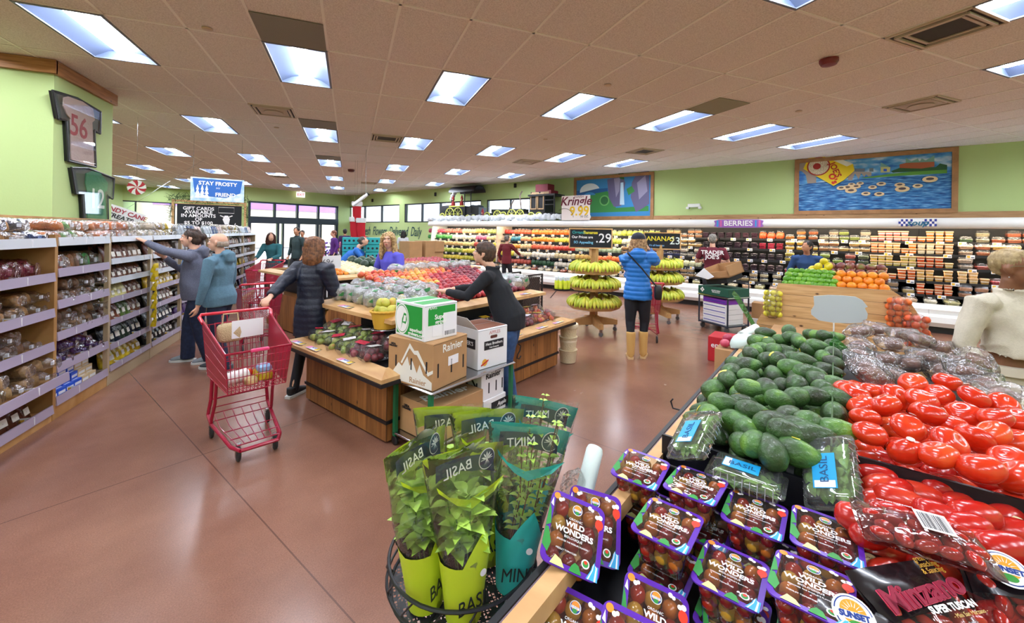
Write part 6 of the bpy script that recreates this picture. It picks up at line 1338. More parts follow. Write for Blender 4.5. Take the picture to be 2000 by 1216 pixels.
        for v in me.vertices:
            p = v.co; a = math.atan2(p.y-hd.y, p.x-hd.x); v.co = p+v.normal*(.0035*sin(a*34+noise.noise(p*9)*3)+.004*noise.noise(p*40))
        mobj('hair', me, hm, o)
    if extra: extra(o, dict(hd=hd, hr=hr_, sp=sp, shr=shr, shl=shl, wr=wr, wl=wl, er=er, el=el, s=s, hz=hz, neck=neck, J=J))
    return o
def loc_of(loc, face, p): return Matrix.Rotation(-(R(face)-pi/2), 3, 'Z') @ (Vector(p)-Vector(loc))
DENIM = mat('#22304f', .8, var=.3, vs=30, bump=.4, bs=300, key='denim'); DARKC = mat('#171a24', .75, var=.25, vs=10, key='dark_cloth')
def hairm(a, b): return mat(a, .5, col2=b, vs=38)
SNK = mat('#8a949a', .6); RUB = mat('#dfe2e0', .6)
# woman in grey hoodie reaching up to the shelf
L0 = (-1.78, 6.28, 0); f0 = 183
def sung(o, j):
    t = MB(); t.T = Matrix.Translation(j['hd']) @ j['hr'].to_4x4(); t.tube([(-.05, .03, .125), (-.03, .06, .13), (.03, .06, .13), (.05, .03, .125)], .006, 6); t.tube([(-.085, -.06, .05), (-.07, .0, .1), (-.05, .03, .125)], .003, 6); t.tube([(.085, -.06, .05), (.07, 0, .1), (.05, .03, .125)], .003, 6); obj('sunglasses', t, mat('#3a302a', .2), o)
    m_ = MB(); m_.etube([j['sp']+Vector((0, .085, -.01)), j['sp']+Vector((0, .115, -.1)), j['sp']+Vector((0, .12, -.2))], [(.05, .02), (.04, .02), (.02, .015)]); obj('shirt', m_, mat('#86aede', .7), o)
person('woman in grey zip hoodie and jeans reaching with one arm to the top bread shelf', L0, f0, 1.66, skin='light', lean=.08, belly=.035, hip=.19, sh=.19,
    lh=loc_of(L0, f0, (-2.35, 6.2, 1.545)), rh=loc_of(L0, f0, (-2.15, 6.33, 1.33)), rcurl=.9, lcurl=.6, rn=(-1, 0, 0), ln=(0, 0, -1), top=(mat('#6d7184', .85, var=.25, vs=120, bump=.3, bs=200, key='heather_grey'), .1, 'hoodie', 'hood'), pants=(DENIM, (.075, .082), 'jeans'), shoes=(SNK, RUB), hair=(hairm('#4a3427', '#2a1c15'), 'bun', 1.02), legs=((.12, 0), (-.16, .0)), extra=sung)
# bald man
L0 = (-1.42, 5.8, 0); f0 = 165
person('bald man in blue-grey hooded sweatshirt and dark jeans beside the woman in grey', L0, f0, 1.62, skin='light', lean=.02, belly=.05, hip=.2, sh=.215, chest=1.1, lh=(-.26, .1, .8), rh=(.27, .1, .8), head=(.1, 0), top=(mat('#5d7f92', .9, var=.12, vs=60, key='blue_grey_fleece'), .1, 'sweatshirt', 'hood'), pants=(mat('#1d2740', .8, key='dark_denim'), (.075, .07), 'jeans'), shoes=(mat('#4a4f55', .7), RUB), hair=(hairm('#a89484', '#8a7868'), 'fringe'), legs=((.1, 0), (-.12, 0)))
# woman in dark quilted coat with auburn bob, one hand on the cart
L0 = (-.38, 4.72, 0); f0 = 50
hh = CM @ Vector((-.19, -.255, .985))
person('woman with auburn bob and dark quilted coat, one hand on the near red cart', L0, f0, 1.6, skin='light', lean=.05, side=.02, hip=.175, lh=loc_of(L0, f0, hh), rh=(.16, .3, .95), lcurl=.95, ln=(0, 0, -1), head=(-.3, 0), top=(mat('#161d30', .5, key='navy_quilt', bump=.5, bs=30), .28, 'coat', 'collar'), pants=(DARKC, (.06, .05), 'leggings'), shoes=(mat('#1c1c20', .6), RUB), hair=(hairm('#8e5c38', '#5c3820'), 'bob', 1.08), legs=((.14, 0), (-.12, 0)), quilt=.006)
# blue puffer coat
L0 = (3.72, 4.62, 0); f0 = 52
def cap(o, j):
    t = MB(); t.T = Matrix.Translation(j['hd']) @ j['hr'].to_4x4(); t.ball((0, -.015, .06), (.092, .108, .078), 20); t.tube([(.092*cos(a), -.015+.106*sin(a), .052) for a in (2*pi*i/20 for i in range(20))], .008, 6, closed=True); t.prism([(-.06, .07), (.06, .07), (.05, .15), (0, .165), (-.05, .15)], .05, .056); obj('cap', t, mat('#161c30', .7), o)
    t = MB(); a, b = j['shl']+Vector((.04, -.12, .06)), Vector((.24, -.1, 1.0)); t.tube([a+Vector((0, .1, .03)), a, (a+b)/2+Vector((0, -.075, .02)), b], .011, 6); obj('bag_strap', t, BLK, o)
    t = MB(); sbox(t, (.26, -.06, .92), (.1, .17, .2), .5); obj('shoulder_bag', t, mat('#16171b', .5), o)
    t = MB(); t.T = Matrix.Translation(j['wr']+Vector((-.02, .01, .07))) @ Matrix.Rotation(.3, 4, 'Y'); t.box(-.005, .005, -.035, .035, -.05, .09, 0, .004); obj('phone', t, BLK, o)
person('person in bright blue puffer coat, black leggings and tan boots, phone at ear', L0, f0, 1.7, skin='light', hip=.185, belly=.02, sh=.18, rh=(.135, .14, 1.5), pole_=(.5, .1, -1), lh=(-.16, .34, 1.1), head=(-.35, 0), rcurl=1.0, rn=(-1, 0, 0), top=(mat('#1f78cf', .45, key='puffer_blue'), .12, 'puffer_coat', 'hood'), pants=(mat('#12131c', .8), (.068, .05), 'leggings', .2), shoes=(mat('#cfa45f', .85, key='suede'), mat('#d8b682', .8), .36), hair=(hairm('#c8a070', '#7a5636'), 'bob', .98), legs=((.03, 0), (-.06, 0)), quilt=.014, extra=cap)
# woman in black sweatshirt sorting apples
L0 = (*P(3.16, 2.5)[:2], 0); f0 = 145
def clogo(o, j): disc_(q2 := MB(), 0, 0, .03, 0, 0, 16); e_ = obj('pink_emblem', q2, mat('#e07a8c', .6), o, loc=j['shr']+Vector((-.03, -.105, -.1))); e_.rotation_euler = (pi/2, 0, 0)
person('woman with short brown hair and black sweatshirt reaching into the red apples', L0, f0, 1.62, skin='light', lean=.42, side=0, hip=.185, belly=.03, rh=loc_of(L0, f0, P(2.86, 3.02, 1.12)), lh=loc_of(L0, f0, P(2.7, 2.95, 1.12)), rcurl=.9, lcurl=.9, rn=(0, 0, -1), ln=(0, 0, -1), head=(.1, .15), top=(mat('#14161d', .85, key='black_fleece'), .12, 'sweatshirt', 'collar'), pants=(mat('#34527e', .8, var=.25, vs=30), (.075, .07), 'jeans'), shoes=(BLK, RUB), hair=(hairm('#5a4030', '#3a2820'), 'bang', 1.1), legs=((.04, 0), (-.04, 0)), extra=clogo)
# blonde worker in purple tee
q = W(765, 520, u=4.95); L0 = (q.x, q.y, 0); f0 = 215
person('blonde long-haired worker in purple tee with white sleeves behind the apples', L0, f0, 1.66, skin='light', lean=.05, rh=(.2, .28, 1.0), lh=(-.2, .28, 1.0), head=(.55, 0), sleeve=.4, top=(mat('#5a55c4', .8, key='purple_tee'), .1, 'tee_shirt'), pants=(DENIM, (.065, .06), 'jeans'), shoes=(BLK, RUB), hair=(hairm('#d2b078', '#8a6840'), 'long', 1.05), extra=lambda o, j: [obj('white_sleeve', MB().tube([j['er'].lerp(j['shr'], .3), j['er'], j['wr'].lerp(j['er'], .1)], [.05, .048, .036], 12), mat('#dfe0e4', .8), o), obj('white_sleeve', MB().tube([j['el'].lerp(j['shl'], .3), j['el'], j['wl'].lerp(j['el'], .1)], [.05, .048, .036], 12), mat('#dfe0e4', .8), o)])
# staff member in maroon tee with lettering on the back
L0 = (*P(9.45, 2.05)[:2], 0); f0 = 42
person('grey-haired worker in maroon tee with white back lettering facing the cold case', L0, f0, 1.72, skin='light', vox=.013, hip=.175, sh=.2, chest=1.08, sleeve=.4, lean=.05, rh=(.2, .3, 1.15), lh=(-.2, .3, 1.15), top=(mat('#6a1f30', .85, key='maroon_tee'), .1, 'tee_shirt'), pants=(mat('#2a2a30', .85), (.07, .065), 'trousers'), shoes=(BLK, RUB), hair=(hairm('#9a948c', '#6c665f'), 'short'), extra=lambda o, j: text('TRADER\nJOE\u2019S', .115, LETW, o, (0, -.175, 1.3), (pi/2, 0, 0), bold=.003, name='back_lettering'))
L0 = (*P(9.6, 7.8)[:2], 0); f0 = 35
person('person with grey hair in burgundy sweater standing at the vegetable case', L0, f0, 1.6, skin='light', vox=.015, hip=.17, rh=(.25, .4, 1.0), top=(mat('#6a1c24', .9), .12, 'sweater'), pants=(DARKC, (.065, .06), 'trousers'), shoes=(BLK, RUB), hair=(hairm('#77706a', '#4c4642'), 'short'))
L0 = (*P(9.5, .42)[:2], 0); f0 = 210
person('person with dark tied hair in navy top behind the citrus stand', L0, f0, 1.62, skin='tan', vox=.013, lean=.15, head=(-.5, .25), top=(mat('#2a4a78', .85), .12, 'shirt'), pants=(DARKC, (.065, .06), 'trousers'), shoes=(BLK, RUB), hair=(hairm('#241a18', '#120c0c'), 'tail', 1.05))
# beige tracksuit at the end of the foreground table
L0 = (*P(3.78, -.84)[:2], 0); f0 = -115
def glas(o, j):
    t = MB(); t.T = Matrix.Translation(j['hd']) @ j['hr'].to_4x4()
    for sg in (-1, 1): t.tube([(sg*.032+.024*cos(a), .105, .016+.019*sin(a)) for a in (2*pi*i/14 for i in range(14))], .0014, 5, closed=True); t.tube([(sg*.056, .103, .02), (sg*.08, .02, .02), (sg*.082, -.01, .01)], .0014, 5)
    t.tube([(-.008, .106, .02), (.008, .106, .02)], .0014, 5); obj('glasses', t, STEEL, o)
    t = MB(); t.ball(j['hd']+j['hr'] @ Vector((.083, -.01, -.045)), .004, 8); obj('earring', t, STEEL, o)
    bd_ = MB(); bd_.etube([Vector((0, 0, j['hz']+.03)), Vector((0, 0, j['hz']+.08))], [(.165, .13), (.158, .125)], n=24); obj('waistband', bd_, mat('#d2c8b4', .9), o)
person('person with short dyed hair and glasses in cropped cream tracksuit, hand in pocket', L0, f0, 1.63, skin='brown', vox=.010, hip=.19, belly=.02, sh=.185, lean=-.03, rh=(.2, .1, .86), lh=(-.22, .12, .9), head=(.5, .08), top=(mat('#cfc6b2', .92, var=.06, vs=80, bump=.25, bs=250, key='cream_fleece'), .0, 'cropped_sweatshirt', 'collar'), pants=(MC['cream_fleece'], (.085, .075), 'track_pants'), shoes=(RUB, RUB), hair=(hairm('#b39c70', '#8c764e'), 'crop'), bare_mid=True, fold=.012, extra=glas)
# people further back
L0 = (-1.72, 11.35, 0); f0 = -80
person('woman in teal sweater pushing a red cart down the bread aisle', L0, 250, 1.6, vox=.015, skin='light', lean=.15, rh=(.18, .42, 1.0), lh=(-.18, .42, 1.0), head=(.6, 0), hip=.18, top=(mat('#2f6b72', .9), .12, 'sweater'), pants=(mat('#4a4436', .9), (.07, .06), 'trousers'), shoes=(BLK, RUB), hair=(hairm('#4a241c', '#2c1410'), 'bob', .98))
q = W(580, 500, u=12.6); person('tall man with dark hair in dark green jacket near the entrance', (q.x, q.y, 0), 230, 1.74, vox=.015, skin='tan', head=(.4, .1), top=(mat('#2c3f40', .85), .12, 'jacket', 'collar'), pants=(DARKC, (.07, .06), 'trousers'), shoes=(BLK, RUB), hair=(hairm('#1a1514', '#0d0a0a'), 'short', 1.04))
q = W(668, 500, u=9.2); person('grey-haired man in bright blue tee bending over the melons', (q.x, q.y, 0), -10, 1.66, vox=.015, skin='light', lean=.75, sleeve=.4, head=(0, .35), rh=(.15, .75, .95), lh=(-.15, .75, .95), top=(mat('#2f72c8', .85), .1, 'tee_shirt'), pants=(DENIM, (.07, .06), 'jeans'), shoes=(BLK, RUB), hair=(hairm('#5c5650', '#38332f'), 'short'))
for px, u, H, f_, tc_, hc, lb in ((652, 14.5, 1.66, 200, '#5a2a80', '#7a4a38', 'worker in purple shirt near the entrance, left of the hanging stockings'), (673, 16.5, 1.72, 90, '#3c2858', '#1c1412', 'person in dark purple with black hair, seen from behind near the exit wall'), (709, 15.5, 1.72, 240, '#7a5a50', '#15100f', 'dark-haired person below the hanging stockings'), (787, 15.0, 1.68, 60, '#d0d4d8', '#15100f', 'long-haired person in white jacket left of the stacked cartons'), (590, 16.5, 1.64, 260, '#8a5a4a', '#3a2a24', 'person farther back between the doors and the green jacket')):
    q = W(px, 500, u=u); person(lb, (q.x, q.y, 0), f_, H, vox=.018, skin='tan' if px != 652 else 'light', top=(mat(tc_, .85), .12, 'jacket'), pants=(DARKC, (.07, .06), 'trousers'), shoes=(BLK, RUB), hair=(hairm(hc, hc), 'long' if px == 787 else 'short', 1.05))
D.scenes.remove(TMP)
# ---------- murals, signs and decorations ----------
def M60(name, label, cat, v, uL, z, group=None): return thing(name, label, cat, P(v, uL, z), -R(60), group)
def conv(v, uL, z0, off, sc_):
    def f(*pts):
        out = []
        for X, Y in pts: q = uvz(W(off[0]+X/sc_, off[1]+Y/sc_, v=v)); out.append((uL-q[1], q[2]-z0))
        return out
    return f
def paint(par, name, polys, cols, y0=-.012, step=.0008):
    mb = MB(); 
    for k, (mi, pts) in enumerate(polys): y = y0-step*k; mb.add([(p[0], y, p[1]) for p in pts], [tuple(range(len(pts)))], mi)
    return obj(name, mb, [mat(c, .6) if isinstance(c, str) else c for c in cols], par, smooth=False)
def circ(c, r, n=24, sx=1, sy=1, a0=0, a1=2*pi): return [(c[0]+r*sx*cos(a0+(a1-a0)*k/n), c[1]+r*sy*sin(a0+(a1-a0)*k/n)) for k in range(n if a1-a0 > 6.2 else n+1)]
def noise_paint(key, c1, c2, c3, sx, sz, sc_=3):
    M = D.materials.new(key); M.use_nodes = True; nt = M.node_tree; b = nt.nodes['Principled BSDF']; N = nt.nodes.new; L = nt.links.new; b.inputs['Roughness'].default_value = .6
    tc = N('ShaderNodeTexCoord'); mp = N('ShaderNodeMapping'); mp.inputs['Scale'].default_value = (sx, 1, sz); n = N('ShaderNodeTexNoise'); n.inputs['Scale'].default_value = sc_; n.inputs['Detail'].default_value = 5
    L(tc.outputs['Object'], mp.inputs[0]); L(mp.outputs[0], n.inputs['Vector']); r = N('ShaderNodeValToRGB'); e = r.color_ramp.elements; e[0].position = .36; e[0].color = lin(c1); e[1].position = .66; e[1].color = lin(c3); q = e.new(.5); q.color = lin(c2)
    L(n.outputs['Fac'], r.inputs[0]); L(r.outputs[0], b.inputs['Base Color']); return M
def picture_frame(par, w_, h_, f=.09, d=.05, m=None):
    obj('frame', MB().box(0, w_, -d, 0, 0, f).box(0, w_, -d, 0, h_-f, h_).box(0, f, -d, 0, f, h_-f).box(w_-f, w_, -d, 0, f, h_-f), m or mat('#b07f52', .6, var=.25, vs=6, key='knotty_frame'), par, smooth=False)
SKYP = noise_paint('mural_sky', '#2a6fc4', '#5ea8dc', '#d8e6f0', 1.2, 3.5, 2.2); SEAP = noise_paint('mural_water', '#0f3f7c', '#2a72b4', '#7ab4dc', 2, 16, 2.5)
t = M60('mural', 'large framed harbour mural with a tipping yellow cereal box and floating rings', 'painting', 12.05, .80, 2.24); w_, h_ = 2.72, 1.33; picture_frame(t, w_, h_)
c = conv(12.03, .80, 2.24, (1500, 240), 5)
ln = c((280, 600), (900, 545), (1750, 490)); bot = .09
P_ = [(0, [(.08, .08), (w_-.08, .08), (w_-.08, h_-.08), (.08, h_-.08)]), (1, [(.09, .09), (w_-.09, .09)]+[(w_-.09, ln[2][1]), ln[1], (.09, ln[0][1])]),
      (2, c((900, 535), (1200, 495), (1750, 440), (1750, 490), (1300, 515), (950, 540))), (3, c((1200, 470), (1280, 440), (1640, 430), (1680, 395), (1750, 410), (1750, 455), (1220, 485))),
      (4, c((275, 305), (395, 320), (395, 430), (470, 520), (470, 585), (385, 590), (370, 510), (330, 470), (275, 460))), (4, c((790, 470), (1010, 480), (1010, 515), (980, 520), (960, 500), (940, 525), (910, 490), (885, 550), (850, 490), (820, 560), (780, 555))),
      (5, c((850, 445), (945, 445), (945, 475), (850, 475))), (5, c((990, 440), (1030, 440), (1030, 475), (990, 475))),
      (6, c((1285, 405), (1345, 390), (1625, 375), (1625, 425), (1500, 445), (1285, 440))), (7, c((1345, 390), (1345, 340), (1400, 375), (1465, 345), (1480, 385), (1500, 345), (1540, 365), (1625, 315), (1625, 378))),
      (8, c((1100, 430), (1195, 430), (1190, 480), (1100, 485))), (7, c((1100, 430), (1100, 385), (1180, 425), (1180, 430))), (9, c((1128, 448), (1160, 448), (1160, 472), (1128, 472)))]
for X, Y, a_ in ((810, 660, 1), (775, 630, .9), (715, 635, .8), (860, 620, .8), (900, 590, .6), (815, 600, .6), (1020, 628, .7), (1105, 595, .75), (955, 690, .75), (1085, 695, .8), (1285, 605, .8), (1310, 645, 1.1), (1460, 615, .75), (1580, 550, 1.1)):
    p = c((X, Y))[0]; P_ += [(10, circ(p, .105*a_, 24, 1, .55)), (11, circ((p[0], p[1]+.008), .055*a_, 18, 1, .45))]
P_ += [(12, c((430, 265), (345, 450), (640, 615), (740, 560), (845, 465), (830, 400), (560, 300))), (13, c((430, 265), (480, 262), (830, 400), (770, 425), (540, 325))), (14, circ(c((493, 425))[0], .245, 28, .9, .9)), (15, circ(c((493, 425))[0], .215, 28, .9, .9)), (14, circ(c((478, 425))[0], .075, 18))]
paint(t, 'painting', P_, [SKYP, SEAP, '#5d9a3c', '#2a5a34', '#a8988c', '#6f7d8c', '#b0603f', '#7fb0a4', '#d8d490', '#2a5ad0', '#e4c79a', '#5a4a48', '#f0d21c', '#e8e4d0', '#a82a24', noise_paint('oats', '#8a6a48', '#d8c8a8', '#f0e8d8', 30, 30)])
q = c((655, 460))[0]; text('JOE\u2019S', .16, mat('#b8281c', .6), t, (q[0]+.0, -.05, q[1]), (pi/2, R(68), 0), bold=.004); q = c((635, 545))[0]; text('O\u2019s', .17, mat('#d8301c', .6), t, (q[0], -.05, q[1]), (pi/2, R(68), 0), bold=.008)
uT = 6.9; t = M60('mural', 'framed mural of a waterfall between purple cliffs beside the snack price sign', 'painting', 12.05, uT, 2.16); w_, h_ = 2.68, 1.4; picture_frame(t, w_, h_)
c = conv(12.03, uT, 2.16, (1080, 250), 2.439)
P_ = [(0, [(.08, .08), (w_-.08, .08), (w_-.08, h_-.08), (.08, h_-.08)]), (1, c((105, 300), (260, 285), (260, 320), (105, 330))), (2, c((105, 330), (260, 300), (300, 380), (455, 370), (455, 395), (105, 405))), (3, c((258, 245), (330, 225), (345, 260), (325, 370), (290, 375), (265, 330))), (4, c((290, 240), (320, 235), (315, 300), (300, 330))),
      (3, c((375, 260), (400, 215), (458, 200), (458, 360), (430, 380), (395, 400), (370, 330))), (4, c((400, 260), (440, 225), (450, 300), (410, 340))), (5, c((322, 260), (335, 258), (340, 365), (318, 365))), (6, c((310, 215), (335, 205), (340, 245), (318, 240))), (2, c((350, 290), (375, 275), (390, 300), (360, 320)))]
P_ += [(7, circ(c((175, 300))[0], .36, 20, 1, .7, .1*pi, 1.05*pi)), (0, circ(c((175, 325))[0], .22, 16, 1, .6, .1*pi, .95*pi)), (8, circ(c((245, 345))[0], .17, 20)), (6, circ(c((245, 345))[0], .13, 20))]
paint(t, 'painting', P_, ['#3a8cc8', '#1f5a94', '#3a8a44', '#6a6488', '#9a94b4', '#c8e4f4', '#2a6a3a', '#e8eef0', '#6ab060'])
# canopy signs
def onc(px0, px1, v=10.84):
    a, b = uvz(W(px0, 420, v=v)), uvz(W(px1, 420, v=v)); return a[1], b[1]
a, b = onc(1395, 1492); t = M60('berries_sign', 'purple striped sign reading BERRIES on the case canopy', 'sign', 10.84, a, 1.9); w_ = a-b
obj('board', MB().prism([(0, .03), (w_*.1, 0), (w_*.9, 0), (w_, .03), (w_*.97, .09), (w_, .16), (w_*.9, .19), (w_*.1, .19), (0, .16), (w_*.03, .09)], -.02, 0, 0, 'xz'), mat('#a06ac0', .5), t, smooth=False)
obj('stripes', MB().box(.06, .1, -.024, -.02, .02, .17).box(w_-.1, w_-.06, -.024, -.02, .02, .17, 1).box(.14, .17, -.024, -.02, .02, .17, 1).box(w_-.17, w_-.14, -.024, -.02, .02, .17), [mat('#3a9ad8', .5), mat('#e06aa8', .5)], t, smooth=False); text('BERRIES', .17, LETW, t, (w_/2, -.03, .095), bold=.004, sx=min(1.2, (w_-.4)/.62))
a, b = onc(1755, 1830); t = M60('soup_sign', 'blue lettering SOUP between checkered flags on the canopy', 'sign', 10.84, a, 1.92); w_ = a-b; ck1 = MB(); nb1 = MB(); ck2 = MB(); nb2 = MB()
for k in range(6):
    for j in range(3):
        for x0, ck, nb in ((0, ck1, nb1), (w_*.62, ck2, nb2)): (ck if (k+j) % 2 else nb).box(x0+k*w_*.063, x0+(k+1)*w_*.063, -.012, -.002, .02+j*.045, .065+j*.045)
[(obj('checkered_flag', a_, mat('#23369a', .5), t, smooth=False), obj('white_checks', b_, LETW, t, smooth=False)) for a_, b_ in ((ck1, nb1), (ck2, nb2))]; text('soup', .15, mat('#1a6a8a', .5), t, (w_/2, -.02, .08), sh=.3, bold=.003)
qa, qb = uvz(W(1097, 432, v=10.9)), uvz(W(1152, 432, v=10.9)); t = M60('price_sign', 'white hand-lettered Kringle 9.99 sign standing on the case canopy', 'sign', 10.9, qa[1], 2.16); w_ = qa[1]-qb[1]; zt = W(1097, 383, v=10.9).z-2.16
obj('board', MB().box(0, w_, -.015, 0, -.055, zt), mat('#ece4e0', .6), t, smooth=False); text('Kringle', .5*w_/1.25*.95, mat('#6a1530', .6), t, (w_*.5, -.02, zt*.74), sh=.25, bold=.006); text('DANISH', .09, mat('#6a1530', .6), t, (w_*.62, -.02, zt*.93)); text('9.99', .5*w_/1.25, mat('#e8c020', .6), t, (w_*.64, -.02, zt*.3), bold=.008); text('16 OZ.', .1, INK, t, (w_*.82, -.02, zt*.08))
obj('ring_drawing', MB().tube([(w_*.1+.33*cos(a), -.02, -.02+.33*sin(a)) for a in (pi*k/20 for k in range(1, 15))], .006, 5), INK, t)
# toy train on the canopy
c = conv(11.3, 0, 0, (820, 350), 5.714)
def T_(X, Y): p = c((X, Y))[0]; return p
uo = -T_(855-820, 430)[0]
def tx(X, Y=430): return T_(X, Y)[0]-T_(200, 430)[0]
uL = -T_(200, 430)[0]; BK2 = mat('#23262b', .5); YW = mat('#d8dc6a', .5); RDX = mat('#7c2032', .6)
def wheel_o(par, x, z, r, nm_='wheel'):
    m_ = MB(); m_.tube([(x+r*cos(a), -.03, z+r*sin(a)) for a in (2*pi*k/20 for k in range(20))], .018, 6, closed=True)
    for k in range(8): a = pi*k/4; m_.tube([(x, -.03, z), (x+r*cos(a), -.03, z+r*sin(a))], .01, 4)
    obj(nm_, m_, YW, par)
zz = 2.13; Z = lambda Y: T_(600, Y)[1]-zz
t = M60('toy_locomotive', 'large black toy steam locomotive with yellow wheels on the case canopy', 'toy train', 11.3, uL, zz, 'decorative train'); x1 = tx(500)
m_ = MB(); m_.T = Matrix.Translation((0, .25, 0)); m_.tube([(0, 0, .38), (.1, 0, .42), (tx(320), 0, .44)], [.14, .22, .23], 16); m_.T = None; obj('boiler', m_, BK2, t)
obj('chassis', MB().box(.05, x1, .05, .5, .16, .3).box(tx(320), x1, .0, .55, .2, .58), BK2, t, smooth=False); obj('brass_band', MB().box(tx(325), x1, -.01, .0, .55, .6), YW, t, smooth=False)
obj('chimney', MB().lathe([(.05, .6), (.05, .95), (.09, 1.1), (.06, 1.12)], 14, c=(tx(310), .25, 0)), BK2, t)
rf = MB(); xa, xb = tx(330), tx(610); rf.loft([[(x, .27-.34*cos(a), 1.12+.26*sin(a)) for a in (pi*k/10 for k in range(11))] for x in (xa, xb)], caps=False, close=False); rf.loft([[(x, .27-.31*cos(a), 1.12+.23*sin(a)) for a in (pi*k/10 for k in range(11))] for x in (xa, xb)], caps=False, close=False); obj('roof', rf, BK2, t)
obj('posts', MB().box(tx(490), tx(490)+.03, 0, .03, .58, 1.14).box(tx(560), tx(560)+.03, 0, .03, .3, 1.14), BK2, t, smooth=False)
for X, r_ in ((255, .14), (338, .24), (428, .24)): wheel_o(t, tx(X), r_+.03, r_)
for k, (X, Y, r_) in enumerate(((300, 200, .08), (315, 160, .1), (330, 130, .09), (360, 105, .08), (375, 90, .05))): obj('smoke_puff', MB().ball((tx(X), .25, Z(Y)), r_, 12), mat('#d8dadc', .9, bump=1, bs=30), t)
t = M60('toy_tender', 'black toy coal wagon behind the locomotive', 'toy train', 11.3, uL-x1-.02, zz, 'decorative train'); w_ = tx(640)-x1; obj('wagon', MB().box(0, w_, .05, .5, .15, .52), BK2, t, smooth=False); obj('coal', crumple(sbox(MB(), (w_/2, .27, .53), (w_, .4, .16), .7), .03, 9), mat('#3a4248', .9), t)
for X in (535, 598): wheel_o(t, tx(X)-x1, .12, .1)
t = M60('toy_flatcar', 'low black toy flatcar with yellow wheels and dark brush on top', 'toy train', 11.3, uL-tx(720), zz, 'decorative train'); obj('deck', MB().box(0, tx(1190)-tx(720), .05, .5, .2, .28), BK2, t, smooth=False)
for X, r_ in ((755, .14), (868, .17), (935, .14), (1030, .18), (1120, .17)): wheel_o(t, tx(X)-tx(720), r_+.02, r_)
obj('load', crumple(MB().box(.2, .9, .15, .45, .28, .42).box(1.2, 1.7, .15, .45, .28, .4), .04, 6), mat('#3c4440', .9), t, smooth=False); obj('sprig', MB().tube([(.9, .3, .35), (1.15, .3, .75)], .025, 6).tube([(1.5, .3, .35), (1.42, .3, .9), (1.52, .3, 1.05)], .025, 6), mat('#8a7a70', .8), t)
for k, (X, lb, c_) in enumerate(((700, 'red and white seated toy figure between the coal wagon and flatcar', '#a83440'), (330, 'small red toy figure riding in the locomotive, front', '#a02c30'), (425, 'small red toy figure riding in the locomotive, rear', '#b03838'))):
    m_ = MB(); m_.etube([(0, 0, 0), (0, 0, .12), (0, 0, .22)], [(.08, .08), (.09, .08), (.04, .04)]); m_.ball((0, 0, .28), .055); m_.lathe([(.06, .3), (.03, .4), (.005, .46)], 10); o = one('toy_figure', lb, 'toy', m_, mat(c_, .8), loc=P(11.3 if k == 0 else 11.5, uL-tx(X), zz+(.0 if k == 0 else .585)), rz=-R(60)); obj('face', MB().ball((0, -.04, .28), (.035, .02, .035), 8), SKIN['light'], o)
t = M60('toy_caboose', 'black toy caboose with cream window frames and dark red gift boxes on its roof', 'toy train', 11.3, uL-tx(1215), zz, 'decorative train'); w_ = tx(1500)-tx(1215)
obj('cabin', MB().box(0, w_*.62, .03, .55, .22, Z(225)).box(0, w_, .0, .58, .14, .24).box(-.03, w_+.02, -.03, .6, Z(225), Z(222)+.05), BK2, t, smooth=False)
wn = MB()
for x in (.05, w_*.33): wn.box(x, x+w_*.25, .005, .03, .36, .4).box(x, x+w_*.25, .005, .03, .86, .9).box(x, x+.03, .005, .03, .36, .9).box(x+w_*.25-.03, x+w_*.25, .005, .03, .36, .9)
obj('window_frames', wn, mat('#c8a880', .5), t, smooth=False); obj('railing', MB().box(w_*.97, w_, 0, .03, .24, Z(225)).box(w_*.97, w_, .5, .53, .24, Z(225)).box(w_*.62, w_, 0, .02, .5, .53).box(w_*.62, w_, 0, .02, .65, .68), BK2, t, smooth=False)
for x in (w_*.12, w_*.42): wheel_o(t, x, .13, .13)
for k, (xa, xb, ya, yb, za, zb, lb) in enumerate(((tx(1222)-tx(1215), tx(1375)-tx(1215), .05, .5, Z(222)+.05, Z(180), 'wide black gift box with two cream window frames on the caboose roof'), (tx(1375)-tx(1215)+.02, tx(1450)-tx(1215), .05, .5, Z(222)+.05, Z(170), 'small dark red box beside the window boxes on the caboose'), (tx(1265)-tx(1215), tx(1405)-tx(1215), .1, .5, Z(180)+.002, Z(105), 'topmost dark red box on the caboose roof'))):
    o = one('gift_box', lb, 'box', MB().box(xa, xb, ya, yb, za, zb, 0, .008), BK2 if k == 0 else RDX, loc=P(11.3, uL-tx(1215), zz), rz=-R(60), smooth=False)
    if k == 0: obj('window_frames', MB().box(xa+.05, xa+.35, ya-.01, ya-.002, za+.05, za+.08).box(xa+.05, xa+.35, ya-.01, ya-.002, zb-.08, zb-.05).box(xa+.42, xa+.75, ya-.01, ya-.002, za+.05, za+.08).box(xa+.42, xa+.75, ya-.01, ya-.002, zb-.08, zb-.05).box(xa+.05, xa+.08, ya-.01, ya-.002, za+.05, zb-.05).box(xa+.32, xa+.35, ya-.01, ya-.002, za+.05, zb-.05).box(xa+.42, xa+.45, ya-.01, ya-.002, za+.05, zb-.05), mat('#c8a880', .5), o, smooth=False)
sn = MB()
for k in range(150): u = uL+.5-k*.05-rnd.random()*.04; sn.ball((11.12+rnd.random()*.14, u, 2.19+rnd.random()*.07), .06+.05*rnd.random(), 7)
tag(obj('snow_batting', sn, mat('#dfe4ea', .95, bump=.8, bs=25), None, rz=A30), 'fluffy white imitation snow lining the canopy in front of the train', 'decoration', kind='stuff')
